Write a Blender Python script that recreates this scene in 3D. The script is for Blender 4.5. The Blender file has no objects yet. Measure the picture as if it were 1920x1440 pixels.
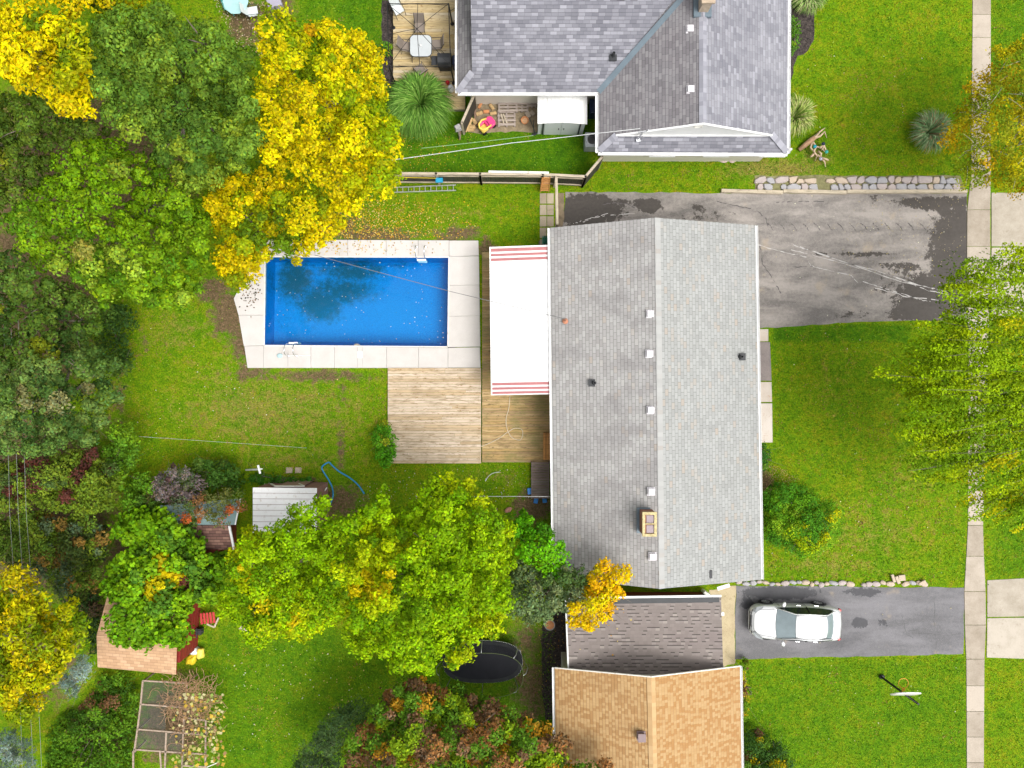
import bpy, math, random
import numpy as np
from mathutils import Vector, Matrix, noise as mnoise
R = math.radians
random.seed(7)
rng = np.random.default_rng(11)
scene = bpy.context.scene
COL = scene.collection

# ---------------------------------------------------------------- camera, world, sun, exposure
CAM_H = 37.0                      # drone height over the lawn, metres
FPX = 1346.0                      # focal length in photo pixels (1920 wide)
cam_d = bpy.data.cameras.new('camera'); cam = bpy.data.objects.new('camera', cam_d); COL.objects.link(cam)
cam.location = (0, 0, CAM_H); cam.rotation_euler = (0, 0, 0)
cam_d.sensor_width = 36; cam_d.lens = FPX / 1920 * 36
cam_d.clip_start = 0.1; cam_d.clip_end = 2000
scene.camera = cam

SUN_EL, SUN_AZ = R(63), R(125)    # compass angle: 0 = up in the picture, clockwise
w = bpy.data.worlds.new('World'); scene.world = w; w.use_nodes = True
nt = w.node_tree; bg = nt.nodes['Background']
sky = nt.nodes.new('ShaderNodeTexSky'); sky.sky_type = 'NISHITA'; sky.sun_disc = False
sky.sun_elevation = SUN_EL; sky.sun_rotation = SUN_AZ
sky.air_density = 1.0; sky.dust_density = 6.0; sky.ozone_density = 1.0
hs = nt.nodes.new('ShaderNodeHueSaturation'); hs.inputs['Saturation'].default_value = 0.15   # high thin overcast
nt.links.new(sky.outputs[0], hs.inputs['Color']); nt.links.new(hs.outputs[0], bg.inputs['Color'])
bg.inputs['Strength'].default_value = 0.15
sd = bpy.data.lights.new('sun', 'SUN'); sun = bpy.data.objects.new('sun', sd); COL.objects.link(sun)
sd.energy = 1.15; sd.angle = R(28); sd.color = (1.0, 0.96, 0.90)
sdir = Vector((math.sin(SUN_AZ)*math.cos(SUN_EL), math.cos(SUN_AZ)*math.cos(SUN_EL), math.sin(SUN_EL)))
sun.rotation_euler = (-sdir).to_track_quat('-Z', 'Y').to_euler()
sun.location = (20, -20, 40)
scene.render.engine = 'CYCLES'
scene.view_settings.view_transform = 'Standard'; scene.view_settings.look = 'None'
scene.view_settings.gamma = 1; scene.view_settings.exposure = 0.56
scene.cycles.max_bounces = 6; scene.cycles.transparent_max_bounces = 16
scene.render.resolution_x = 1024; scene.render.resolution_y = 768

# ---------------------------------------------------------------- helpers
def P(px, py, h=0.0):
    """world point that stands h metres high where the photo shows pixel (px, py)"""
    k = (CAM_H - h) / FPX
    return Vector(((px - 960) * k, -(py - 720) * k, h))
def PP(pts, h=0.0): return [P(a, b, h) for a, b in pts]

def tag(o, label=None, cat=None, group=None, kind=None):
    if label: o['label'] = label
    if cat: o['category'] = cat
    if group: o['group'] = group
    if kind: o['kind'] = kind
    return o
def thing(name, label, cat, loc=(0, 0, 0), rz=0, group=None):
    o = bpy.data.objects.new(name, None); COL.objects.link(o)
    o.location = loc; o.rotation_euler = (0, 0, rz); o.empty_display_size = 0.3
    return tag(o, label, cat, group)

class MB:
    def __init__(s): s.v = []; s.f = []; s.mi = []; s.uv = []
    def add(s, vs, fs, mi=0, uvs=None):
        b = len(s.v); s.v += [tuple(x) for x in vs]
        for k, f in enumerate(fs):
            s.f.append([b + i for i in f]); s.mi.append(mi)
            s.uv.append(uvs[k] if uvs else None)
        return s
    def box(s, c, size, rz=0, mi=0, M=None, taper=1.0):
        x, y, z = [a / 2 for a in size]; c = Vector(c)
        m = M if M is not None else Matrix.Rotation(rz, 3, 'Z')
        vs = []
        for dz in (-1, 1):
            t = taper if dz > 0 else 1
            for dx, dy in ((-1, -1), (1, -1), (1, 1), (-1, 1)):
                vs.append(c + m @ Vector((dx*x*t, dy*y*t, dz*z)))
        return s.add(vs, [(3, 2, 1, 0), (4, 5, 6, 7), (0, 1, 5, 4), (1, 2, 6, 5), (2, 3, 7, 6), (3, 0, 4, 7)], mi)
    def beam(s, a, b, wd, ht, mi=0):
        """bar from a to b, wd wide (sideways), ht thick (along its up)"""
        a = Vector(a); b = Vector(b); d = b - a; L = d.length; d.normalize()
        side = d.cross(Vector((0, 0, 1)))
        if side.length < 1e-4: side = Vector((1, 0, 0))
        side.normalize(); up = side.cross(d)
        M = Matrix((d, side, up)).transposed()
        return s.box((a + b) / 2, (L, wd, ht), M=M, mi=mi)
    def prism(s, pts, z0, z1, mi=0):
        n = len(pts); area = sum(pts[i][0]*pts[(i+1) % n][1] - pts[(i+1) % n][0]*pts[i][1] for i in range(n))
        if area < 0: pts = list(reversed(pts))
        vs = [(p[0], p[1], z0) for p in pts] + [(p[0], p[1], z1) for p in pts]
        fs = [tuple(range(n - 1, -1, -1)), tuple(range(n, 2*n))] + [(i, (i+1) % n, n + (i+1) % n, n + i) for i in range(n)]
        return s.add(vs, fs, mi)
    def tube(s, path, r, n=8, mi=0, closed=False, cap=True):
        path = [Vector(p) for p in path]; m = len(path)
        rs = r if isinstance(r, (list, tuple)) else [r] * m
        vs = []; fs = []; prev = None
        for i, p in enumerate(path):
            if closed: d = path[(i+1) % m] - path[i-1]
            else: d = path[min(i+1, m-1)] - path[max(i-1, 0)]
            if d.length < 1e-6: d = Vector((0, 0, 1))
            d.normalize()
            if prev is None:
                a = d.cross(Vector((0, 0, 1)))
                if a.length < 0.05: a = d.cross(Vector((1, 0, 0)))
            else:
                a = prev - d * prev.dot(d)
                if a.length < 1e-4: a = d.orthogonal()
            a.normalize(); prev = a; b = d.cross(a)
            for k in range(n):
                t = 2*math.pi*k/n; vs.append(p + (a*math.cos(t) + b*math.sin(t)) * rs[i])
        for i in range(m if closed else m - 1):
            j = (i + 1) % m
            for k in range(n):
                l = (k + 1) % n; fs.append((i*n + k, i*n + l, j*n + l, j*n + k))
        if cap and not closed:
            fs.append(tuple(range(n))[::-1]); fs.append(tuple((m-1)*n + k for k in range(n)))
        return s.add(vs, fs, mi)
    def lathe(s, c, prof, n=20, mi=0, sx=1, sy=1):
        c = Vector(c); vs = []; fs = []
        for r, z in prof:
            for k in range(n):
                t = 2*math.pi*k/n; vs.append(c + Vector((r*sx*math.cos(t), r*sy*math.sin(t), z)))
        for i in range(len(prof) - 1):
            for k in range(n):
                l = (k+1) % n; fs.append((i*n + k, i*n + l, (i+1)*n + l, (i+1)*n + k))
        fs.append(tuple(range(n))[::-1]); fs.append(tuple((len(prof)-1)*n + k for k in range(n)))
        return s.add(vs, fs, mi)
    def blob(s, c, size, rz=0, jit=0.12, n=1, mi=0, seed=0):
        """lumpy stone / log-end: a jittered ico-like sphere"""
        import bmesh
        bm = bmesh.new(); bmesh.ops.create_icosphere(bm, subdivisions=n + 1, radius=0.5)
        rr = random.Random(seed); off = Vector((rr.random()*50, rr.random()*50, rr.random()*50))
        m = Matrix.Rotation(rz, 3, 'Z'); c = Vector(c); vs = []
        for v in bm.verts:
            k = 1 + jit * 2 * mnoise.noise(v.co * 2.2 + off)
            q = Vector((v.co.x, v.co.y, max(-.4, min(.4, v.co.z)))) * k
            vs.append(c + m @ Vector((q.x*size[0], q.y*size[1], q.z*size[2])))
        bm.verts.index_update(); fs = [tuple(v.index for v in f.verts) for f in bm.faces]; bm.free()
        return s.add(vs, fs, mi)
    def build(s, name, mats, parent=None, smooth=False, bevel=0, local=False, loc=None):
        me = bpy.data.meshes.new(name)
        if local: L = Vector((0, 0, 0)); 
        elif parent is not None: L = Vector(parent.location)
        elif loc is not None: L = Vector(loc)
        else:
            xs = [v[0] for v in s.v]; ys = [v[1] for v in s.v]; zs = [v[2] for v in s.v]
            L = Vector(((min(xs)+max(xs))/2, (min(ys)+max(ys))/2, min(zs)))
        me.from_pydata([(v[0]-L.x, v[1]-L.y, v[2]-L.z) for v in s.v], [], s.f)
        if not isinstance(mats, (list, tuple)): mats = [mats]
        for m in mats: me.materials.append(m)
        for p, k in zip(me.polygons, s.mi): p.material_index = k; p.use_smooth = smooth
        if any(u is not None for u in s.uv):
            lay = me.uv_layers.new(name='UVMap')
            for p, u in zip(me.polygons, s.uv):
                if u:
                    for li, c in zip(p.loop_indices, u): lay.data[li].uv = c
        o = bpy.data.objects.new(name, me); COL.objects.link(o)
        if parent is not None: o.parent = parent
        elif not local: o.location = L
        if parent is not None and parent.parent is not None and not local: pass
        if bevel:
            b = o.modifiers.new('bevel', 'BEVEL'); b.width = bevel; b.segments = 2; b.limit_method = 'ANGLE'
        return o
def sub(mb, name, mats, parent, **k):
    """sub-part given in world coordinates; its parent part sits at its thing's origin"""
    root = parent
    while root.parent: root = root.parent
    o = mb.build(name, mats, None, loc=root.location, **k)
    o.location = (0, 0, 0); o.parent = parent
    return o
def copy_tree(o, parent=None):
    c = o.copy(); COL.objects.link(c); c.parent = parent
    for ch in o.children: copy_tree(ch, c)
    return c

# ---------------------------------------------------------------- node helper + materials
class NT:
    def __init__(s, name):
        s.m = bpy.data.materials.new(name); s.m.use_nodes = True; s.t = s.m.node_tree
        s.bsdf = s.t.nodes['Principled BSDF']; s.out = s.t.nodes['Material Output']
        s.bsdf.inputs['Specular IOR Level'].default_value = 0.3
    def n(s, typ, **k):
        x = s.t.nodes.new('ShaderNode' + typ)
        for a, b in k.items(): setattr(x, a, b)
        return x
    def l(s, a, b): s.t.links.new(a, b)
    def put(s, sock, v):
        if hasattr(v, 'is_output') or isinstance(v, bpy.types.NodeSocket): s.l(v, sock)
        else:
            if isinstance(v, (tuple, list)) and len(v) == 3 and sock.type == 'RGBA': v = (*v, 1)
            sock.default_value = v
    def math(s, op, a, b=0.0, c=None, clamp=False):
        x = s.n('Math', operation=op); x.use_clamp = clamp; s.put(x.inputs[0], a); s.put(x.inputs[1], b)
        if c is not None: s.put(x.inputs[2], c)
        return x.outputs[0]
    def mix(s, fac, a, b, blend='MIX'):
        x = s.n('Mix', data_type='RGBA', blend_type=blend); s.put(x.inputs[0], fac); s.put(x.inputs[6], a); s.put(x.inputs[7], b)
        return x.outputs[2]
    def obj(s): return s.n('TexCoord').outputs['Object']
    def geo(s): return s.n('NewGeometry').outputs['Position']
    def uv(s): return s.n('TexCoord').outputs['UV']
    def mapv(s, vec, scale=(1, 1, 1), rot=(0, 0, 0), loc=(0, 0, 0)):
        x = s.n('Mapping'); s.l(vec, x.inputs[0]); x.inputs[1].default_value = loc; x.inputs[2].default_value = rot; x.inputs[3].default_value = scale
        return x.outputs[0]
    def noise(s, vec, scale, detail=3, rough=0.55, dist=0.0, out=0):
        x = s.n('TexNoise'); s.l(vec, x.inputs['Vector']); x.inputs['Scale'].default_value = scale
        x.inputs['Detail'].default_value = detail; x.inputs['Roughness'].default_value = rough; x.inputs['Distortion'].default_value = dist
        return x.outputs[out]
    def vor(s, vec, scale, feature='F1', out='Distance', rnd=1.0):
        x = s.n('TexVoronoi', feature=feature); s.l(vec, x.inputs['Vector']); x.inputs['Scale'].default_value = scale
        x.inputs['Randomness'].default_value = rnd
        return x.outputs[out]
    def ramp(s, fac, stops, interp='LINEAR'):
        x = s.n('ValToRGB'); s.put(x.inputs[0], fac); cr = x.color_ramp; cr.interpolation = interp
        while len(cr.elements) < len(stops): cr.elements.new(0.5)
        for e, (p, c) in zip(cr.elements, stops):
            e.position = p; e.color = (c, c, c, 1) if isinstance(c, (int, float)) else (*c, 1)
        return x.outputs[0]
    def step(s, v, a, b):
        x = s.n('MapRange', interpolation_type='SMOOTHSTEP'); s.put(x.inputs[0], v); x.inputs[1].default_value = a; x.inputs[2].default_value = b
        return x.outputs[0]
    def attr(s, name, out='Fac'):
        x = s.n('Attribute'); x.attribute_name = name; return x.outputs[out]
    def bump(s, h, strength=0.5, dist=0.02):
        x = s.n('Bump'); x.inputs['Strength'].default_value = strength; x.inputs['Distance'].default_value = dist
        s.put(x.inputs['Height'], h); s.l(x.outputs[0], s.bsdf.inputs['Normal'])
    def base(s, c, rough=0.7, metal=0):
        s.put(s.bsdf.inputs['Base Color'], c); s.put(s.bsdf.inputs['Roughness'], rough); s.bsdf.inputs['Metallic'].default_value = metal
        return s.m
def S(r, g, b, k=1.0):
    """photo sRGB (0-255) -> linear, times k"""
    f = lambda c: ((c/255 + 0.055)/1.055)**2.4 if c > 10 else c/255/12.92
    return (f(r)*k, f(g)*k, f(b)*k)

def mat(name, col, rough=0.6, var=0.18, scale=2.0, bump=0.0, metal=0.0, spec=0.3, dirt=None, fine=25.0):
    n = NT(name); v = n.obj()
    a = n.noise(v, scale, 4); b = n.noise(v, fine, 2)
    f = n.math('ADD', n.math('MULTIPLY', a, 0.7), n.math('MULTIPLY', b, 0.3))
    lo = tuple(c*(1-var) for c in col); hi = tuple(min(1, c*(1+var)) for c in col)
    c = n.ramp(f, [(0.3, lo), (0.7, hi)])
    if dirt: c = n.mix(n.step(n.noise(v, scale*1.7, 5, 0.7), 0.55, 0.72), c, dirt)
    if bump: n.bump(b, bump, 0.01)
    n.bsdf.inputs['Specular IOR Level'].default_value = spec
    return n.base(c, rough, metal)

def wood(name, cols, stretch=(1.5, 14, 14), dark=(0.10, 0.06, 0.03), stain=0.5, green=None):
    """weathered boards: random tone per board, grain drawn out along X, knots"""
    n = NT(name); v = n.geo()
    isl = n.n('NewGeometry').outputs['Random Per Island']
    g = n.noise(n.mapv(v, stretch), 1.0, 5, 0.65)
    c = n.ramp(isl, [(i/(len(cols)-1), c) for i, c in enumerate(cols)])
    c = n.mix(n.step(g, 0.45, 0.72), c, tuple(x*0.62 for x in cols[0]), 'MIX')
    kn = n.step(n.noise(n.mapv(v, (4, 9, 9), loc=(3, 1, 0)), 1.0, 3, 0.6), 0.60, 0.72)
    c = n.mix(n.math('MULTIPLY', kn, stain), c, dark)
    bl = n.step(n.noise(n.mapv(v, (.5, 1.1, 1)), 1.0, 5, .7), 0.46, 0.68); c = n.mix(n.math('MULTIPLY', bl, stain*.5), c, tuple(x*.58 for x in cols[min(2, len(cols)-1)]))
    if green: c = n.mix(n.math('MULTIPLY', n.step(n.noise(v, 0.9, 4, 0.6), 0.45, 0.7), 0.7), c, green)
    n.bump(g, 0.4, 0.01)
    return n.base(c, 0.75)

def shingle(name, stops, rowh=0.145, tabw=0.30, line=0.45, slot=0.6, stagger=True, dash=0.0, weather=None, interp='LINEAR', linew=0.14, slotw=0.05, moss=None):
    n = NT(name); uv = n.uv(); sp = n.n('SeparateXYZ'); n.l(uv, sp.inputs[0]); u, v = sp.outputs[0], sp.outputs[1]
    wob = n.noise(n.geo(), 1.3, 2)
    v = n.math('ADD', v, n.math('MULTIPLY', wob, 0.02))
    vr = n.math('DIVIDE', v, rowh); row = n.math('FLOOR', vr); fv = n.math('FRACT', vr)
    if stagger: off = n.math('MULTIPLY', n.math('MODULO', row, 2.0), 0.5)
    else:
        wn = n.n('TexWhiteNoise', noise_dimensions='1D'); n.l(row, wn.inputs['W']); off = wn.outputs['Value']
    uu = n.math('ADD', n.math('DIVIDE', u, tabw), off); cl = n.math('FLOOR', uu); fu = n.math('FRACT', uu)
    cb = n.n('CombineXYZ'); n.l(cl, cb.inputs[0]); n.l(row, cb.inputs[1])
    wn = n.n('TexWhiteNoise', noise_dimensions='2D'); n.l(cb.outputs[0], wn.inputs['Vector']); r = wn.outputs['Value']
    c = n.ramp(r, stops, interp)
    g = n.noise(n.geo(), 40, 2); c = n.mix(n.math('MULTIPLY', g, 0.35), c, tuple(x*0.6 for x in stops[0][1]))
    if weather:
        big = n.noise(n.mapv(n.geo(), (0.35, 0.8, 0.5)), 1.0, 5, 0.6); c = n.mix(n.math('MULTIPLY', n.step(big, 0.42, 0.68), weather[1]), c, weather[0])
    e1 = n.math('LESS_THAN', fv, linew)
    if dash:
        e1 = n.math('MULTIPLY', n.math('LESS_THAN', fv, linew), n.math('GREATER_THAN', r, dash))  # shadow under the course edges put in as dark dashes
    e2 = n.math('LESS_THAN', fu, slotw)
    dk = n.math('MAXIMUM', n.math('MULTIPLY', e1, line), n.math('MULTIPLY', e2, slot))
    c = n.mix(dk, c, tuple(x*0.25 for x in stops[0][1]))
    if moss:
        c = n.mix(n.step(n.noise(n.geo(), 2.5, 6, 0.7), moss[1], moss[1] + .08), c, moss[0])
    h = n.math('SUBTRACT', n.math('MULTIPLY', n.math('SUBTRACT', 1.0, fv), 0.6), n.math('MULTIPLY', e2, 0.5))
    h = n.math('ADD', h, n.math('MULTIPLY', r, 0.25))
    n.bump(h, 0.6, 0.012)
    n.bsdf.inputs['Specular IOR Level'].default_value = 0.25
    return n.base(c, 0.85)

M = {}
M['white'] = mat('white_paint', (0.80, 0.80, 0.79), 0.5, 0.05)
M['white_old'] = mat('aged_white_paint', (0.70, 0.68, 0.62), 0.6, 0.08, dirt=(0.45, 0.38, 0.30))
M['siding'] = mat('cream_siding', (0.66, 0.62, 0.54), 0.6, 0.06)
M['brick'] = mat('brick', (0.30, 0.13, 0.08), 0.8, 0.3, 6)
M['red'] = mat('barn_red', (0.25, 0.025, 0.02), 0.6, 0.25, 3)
M['darkred'] = mat('dark_red_siding', (0.16, 0.03, 0.02), 0.6, 0.2, 3)
M['glass'] = mat('window_glass', (0.03, 0.04, 0.05), 0.08, 0.1, spec=0.6)
M['alu'] = mat('aluminium', (0.62, 0.63, 0.64), 0.35, 0.08, metal=0.7)
M['steel'] = mat('steel', (0.75, 0.76, 0.78), 0.2, 0.05, metal=0.9)
M['dark'] = mat('dark_metal', (0.035, 0.037, 0.04), 0.5, 0.2)
M['black'] = mat('black_plastic', (0.012, 0.012, 0.014), 0.5, 0.2)
M['lead'] = mat('lead_flashing', (0.13, 0.17, 0.20), 0.5, 0.15)
M['grey_vent'] = mat('vent_metal', (0.60, 0.58, 0.60), 0.5, 0.05)
M['rust'] = mat('rusty_metal', (0.45, 0.20, 0.12), 0.7, 0.3, 6)
M['wire'] = mat('wire_insulation', (0.16, 0.16, 0.16), 0.6, 0.1)
M['wire_light'] = mat('bare_wire', (0.55, 0.56, 0.56), 0.5, 0.1)
M['terracotta'] = mat('terracotta', (0.55, 0.24, 0.10), 0.7, 0.2, 6)
M['bark'] = mat('bark', (0.17, 0.14, 0.11), 0.9, 0.35, 5, bump=0.6)
M['bark_pale'] = mat('pale_bark', (0.36, 0.33, 0.28), 0.9, 0.3, 5, bump=0.6)
M['timber'] = wood('weathered_timber', [(0.40, 0.34, 0.24), (0.52, 0.44, 0.32), (0.36, 0.32, 0.26)])
M['timber_y'] = wood('weathered_timber_cross', [(0.40, 0.34, 0.24), (0.52, 0.44, 0.32), (0.36, 0.32, 0.26)], stretch=(14, 1.5, 14))
M['plank_dark'] = wood('mossy_fence_plank', [(0.045, 0.042, 0.035), (0.07, 0.06, 0.045), (0.055, 0.055, 0.05)], stretch=(12, 12, 2))
M['grey_wood'] = wood('grey_pallet_wood', [(0.26, 0.20, 0.17), (0.36, 0.30, 0.26), (0.44, 0.38, 0.33)])
# ================================================================ ground, driveways, paths, pool
def blobs(px, py, lst):
    out = np.zeros_like(px)
    for cx, cy, rx, ry, s in lst:
        d = ((px-cx)/rx)**2 + ((py-cy)/ry)**2
        out = np.maximum(out, s*np.exp(-d*0.9)) if s > 0 else np.minimum(out, 9)
    return out
def rectm(px, py, x0, y0, x1, y1, soft=8):
    f = lambda t: 1/(1+np.exp(-np.clip(t/soft*4, -40, 40)))
    return f(px-x0)*f(x1-px)*f(py-y0)*f(y1-py)

POOL = [(497, 480), (843, 481), (840, 652), (494, 648)]        # water edge, photo pixels
SLAB = [(505, 449), (897, 451), (901, 690), (464, 690), (438, 560), (441, 540), (470, 500)]

def make_ground():
    fx = np.concatenate([[-600, -300, -150, -80, -50, -36], np.arange(-30, 30.01, 0.22), [36, 50, 80, 150, 300, 600]])
    fy = np.concatenate([[-600, -300, -150, -80, -50, -30], np.arange(-23, 23.01, 0.22), [30, 50, 80, 150, 300, 600]])
    X, Y = np.meshgrid(fx, fy); nx, ny = len(fx), len(fy)
    px = X/CAM_H*FPX + 960; py = -Y/CAM_H*FPX + 720
    Z = np.zeros_like(X)
    co = np.stack([X.ravel(), Y.ravel(), Z.ravel()], 1)
    i = np.arange(ny-1)[:, None]*nx + np.arange(nx-1)[None, :]
    q = np.stack([i, i+1, i+1+nx, i+nx], -1).reshape(-1, 4)
    cx = px.ravel()[q].mean(1); cy = py.ravel()[q].mean(1)
    keep = ~((cx > 486) & (cx < 852) & (cy > 470) & (cy < 661))
    q = q[keep]
    me = bpy.data.meshes.new('ground')
    me.from_pydata(co.tolist(), [], q.tolist())
    def att(n, arr):
        a = me.attributes.new(n, 'FLOAT', 'POINT'); a.data.foreach_set('value', arr.ravel().astype(np.float32))
    dirt = blobs(px, py, [(430, 590, 45, 60, 1.0), (455, 640, 30, 60, .9), (470, 700, 60, 22, .8), (600, 705, 130, 16, .85), (640, 740, 18, 60, .6),
        (640, 840, 14, 70, .7), (700, 440, 130, 20, .9), (860, 440, 60, 22, .9), (640, 430, 80, 40, .8), (910, 462, 25, 22, .9), (225, 750, 30, 90, .6),
        (400, 545, 40, 30, 1.0), (1000, 950, 50, 40, 1.0), (960, 900, 40, 18, .5), (640, 940, 60, 40, .9), (560, 905, 70, 14, .8), (470, 1240, 50, 30, .2),
        (1000, 1290, 60, 90, .8), (990, 1200, 50, 60, .75), (200, 800, 60, 40, .6), (300, 1000, 150, 120, .6), (100, 900, 160, 200, .5), (1435, 905, 22, 30, .9), (1428, 880, 10, 60, .8),
        (470, 40, 60, 50, 1.0), (520, 20, 40, 40, 1.0), (725, 100, 14, 110, .7), (1070, 340, 50, 16, .5), (270, 640, 30, 60, .5), (350, 1270, 40, 30, .6), (320, 1360, 80, 90, 1.0), (60, 560, 130, 170, 1.3), (150, 330, 230, 200, 1.1), (60, 950, 150, 170, 1.4), (280, 1060, 100, 90, 1.2), (60, 1230, 120, 120, .9), (180, 1380, 70, 70, 1.0), (160, 1130, 60, 50, .8), (1383, 1350, 8, 90, .8)])
    dirt = np.maximum(dirt, 0.62*rectm(px, py, 400, 20, 760, 470, 60)*0)
    dry = blobs(px, py, [(1450, 318, 110, 26, 1.0), (1530, 300, 40, 30, .8), (640, 760, 120, 70, .55), (330, 620, 80, 40, .5), (500, 770, 230, 90, .75), (420, 700, 150, 60, .5), (330, 620, 90, 60, .6), (560, 860, 200, 30, .6), (650, 800, 60, 50, .6),
        (1180, 335, 60, 20, .5), (1620, 1000, 200, 90, .55), (1560, 720, 110, 130, .38), (1640, 160, 90, 80, .35), (1560, 1060, 160, 30, .6), (850, 400, 130, 25, .5),
        (920, 890, 100, 20, .5), (700, 720, 30, 30, .5), (1300, 330, 60, 25, .35), (1700, 900, 90, 70, .5)])
    lush_shade = np.clip(0.9*rectm(px, py, 1450, 606, 1705, 640, 5) + 0.9*rectm(px, py, 760, 160, 1110, 325, 12) + .75*rectm(px, py, 560, -50, 735, 240, 25)
        + 0.6*rectm(px, py, 380, 1180, 1040, 1500, 30) + 0.45*rectm(px, py, 1385, 1240, 1830, 1500, 10) + .6*rectm(px, py, 1855, -50, 2100, 340, 12) + .7*rectm(px, py, 1870, 640, 2200, 1080, 30), 0, 1)  # greener turf; on the south-west lawn tree shade is put into the green
    # past the photo's edge everything goes on as ordinary lawn
    att('dirt', dirt); att('dry', dry); att('lush', lush_shade)
    global GM; GM = (fx, fy, dirt, dry, lush_shade)
    n = NT('lawn'); v = n.geo()
    big = n.noise(v, 0.55, 4, 0.6); mid = n.noise(v, 2.2, 4, 0.65); fine = n.noise(v, 6, 5, 0.8); blade = n.noise(v, 13, 4, 0.75)
    mixn = n.math('ADD', n.math('MULTIPLY', mid, 0.33), n.math('ADD', n.math('MULTIPLY', fine, 0.42), n.math('MULTIPLY', big, 0.25)))
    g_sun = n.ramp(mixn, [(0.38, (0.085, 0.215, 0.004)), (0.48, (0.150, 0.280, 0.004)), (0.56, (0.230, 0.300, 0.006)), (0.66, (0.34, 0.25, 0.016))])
    g_lush_shade = n.ramp(mixn, [(0.38, (0.035, 0.115, 0.004)), (0.5, (0.070, 0.200, 0.004)), (0.62, (0.140, 0.245, 0.005))])
    c = n.mix(n.attr('lush'), g_sun, g_lush_shade)
    straw = n.ramp(fine, [(0.3, (0.22, 0.17, 0.035)), (0.7, (0.40, 0.29, 0.10))])
    dm = n.step(n.math('ADD', n.math('MULTIPLY', n.attr('dry'), 0.42), n.math('ADD', n.math('MULTIPLY', mid, 0.75), n.math('MULTIPLY', fine, 0.40))), 0.72, 0.98)
    c = n.mix(n.math('MULTIPLY', dm, 0.7), c, straw)
    soil = n.ramp(n.noise(v, 6, 5, 0.7), [(0.3, (0.085, 0.050, 0.028)), (0.7, (0.26, 0.165, 0.10))])
    sm = n.step(n.math('ADD', n.math('MULTIPLY', n.attr('dirt'), 0.50), n.math('ADD', n.math('MULTIPLY', mid, 0.70), n.math('MULTIPLY', fine, 0.40))), 0.74, 0.96)
    c = n.mix(sm, c, soil)
    c = n.mix(n.math('MULTIPLY', n.step(blade, 0.62, 0.34), 0.62), c, (0.020, 0.055, 0.003))
    cl = n.math('GREATER_THAN', n.noise(v, 60, 1), 0.74)
    c = n.mix(n.math('MULTIPLY', cl, 0.25), c, (0.35, 0.45, 0.08))
    n.bump(n.math('ADD', blade, fine), 0.9, 0.04)
    n.bsdf.inputs['Specular IOR Level'].default_value = 0.1
    me.materials.append(n.base(c, 0.95))
    o = bpy.data.objects.new('ground', me); COL.objects.link(o); tag(o, kind='structure')
make_ground()

import bmesh
def sheet(name, pts_px, z, material, res=0.3, attrs=None, thick=0.0, ground_h=None):
    """flat sheet inside a pixel outline, cut by a grid so it can carry masks"""
    bm = bmesh.new(); vs = [bm.verts.new(P(a, b, z)) for a, b in pts_px]; bm.faces.new(vs)
    bmesh.ops.recalc_face_normals(bm, faces=bm.faces[:])
    if bm.faces and list(bm.faces)[0].normal.z < 0: bmesh.ops.reverse_faces(bm, faces=bm.faces[:])
    if attrs:
        for ax in (0, 1):
            lo = min(v.co[ax] for v in bm.verts); hi = max(v.co[ax] for v in bm.verts); t = lo + res
            while t < hi:
                no = [0, 0, 0]; no[ax] = 1; co = [0, 0, 0]; co[ax] = t
                bmesh.ops.bisect_plane(bm, geom=bm.verts[:] + bm.edges[:] + bm.faces[:], plane_co=co, plane_no=no); t += res
    if thick:
        e = [x for x in bm.edges if x.is_boundary]
        r = bmesh.ops.extrude_edge_only(bm, edges=e)
        for g in r['geom']:
            if isinstance(g, bmesh.types.BMVert): g.co.z -= thick
        bmesh.ops.recalc_face_normals(bm, faces=bm.faces[:])
    me = bpy.data.meshes.new(name); bm.to_mesh(me); bm.free()
    co = np.empty(len(me.vertices)*3, np.float32); me.vertices.foreach_get('co', co); co = co.reshape(-1, 3)
    px = co[:, 0]/(CAM_H - z)*FPX + 960; py = -co[:, 1]/(CAM_H - z)*FPX + 720
    for k, fn in (attrs or {}).items():
        a = me.attributes.new(k, 'FLOAT', 'POINT'); a.data.foreach_set('value', fn(px, py).astype(np.float32))
    me.materials.append(material)
    o = bpy.data.objects.new(name, me); COL.objects.link(o); tag(o, kind='structure')
    return o
def ragged(pts, amp=2.0, step=14, seed=1, skip=()):
    rr = random.Random(seed); out = []
    for i, a in enumerate(pts):
        b = pts[(i+1) % len(pts)]; L = math.hypot(b[0]-a[0], b[1]-a[1]); k = max(1, int(L/step))
        out.append(a)
        if i in skip: continue
        for j in range(1, k):
            t = j/k; out.append((a[0]+(b[0]-a[0])*t + rr.uniform(-amp, amp), a[1]+(b[1]-a[1])*t + rr.uniform(-amp, amp)))
    return out

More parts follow.
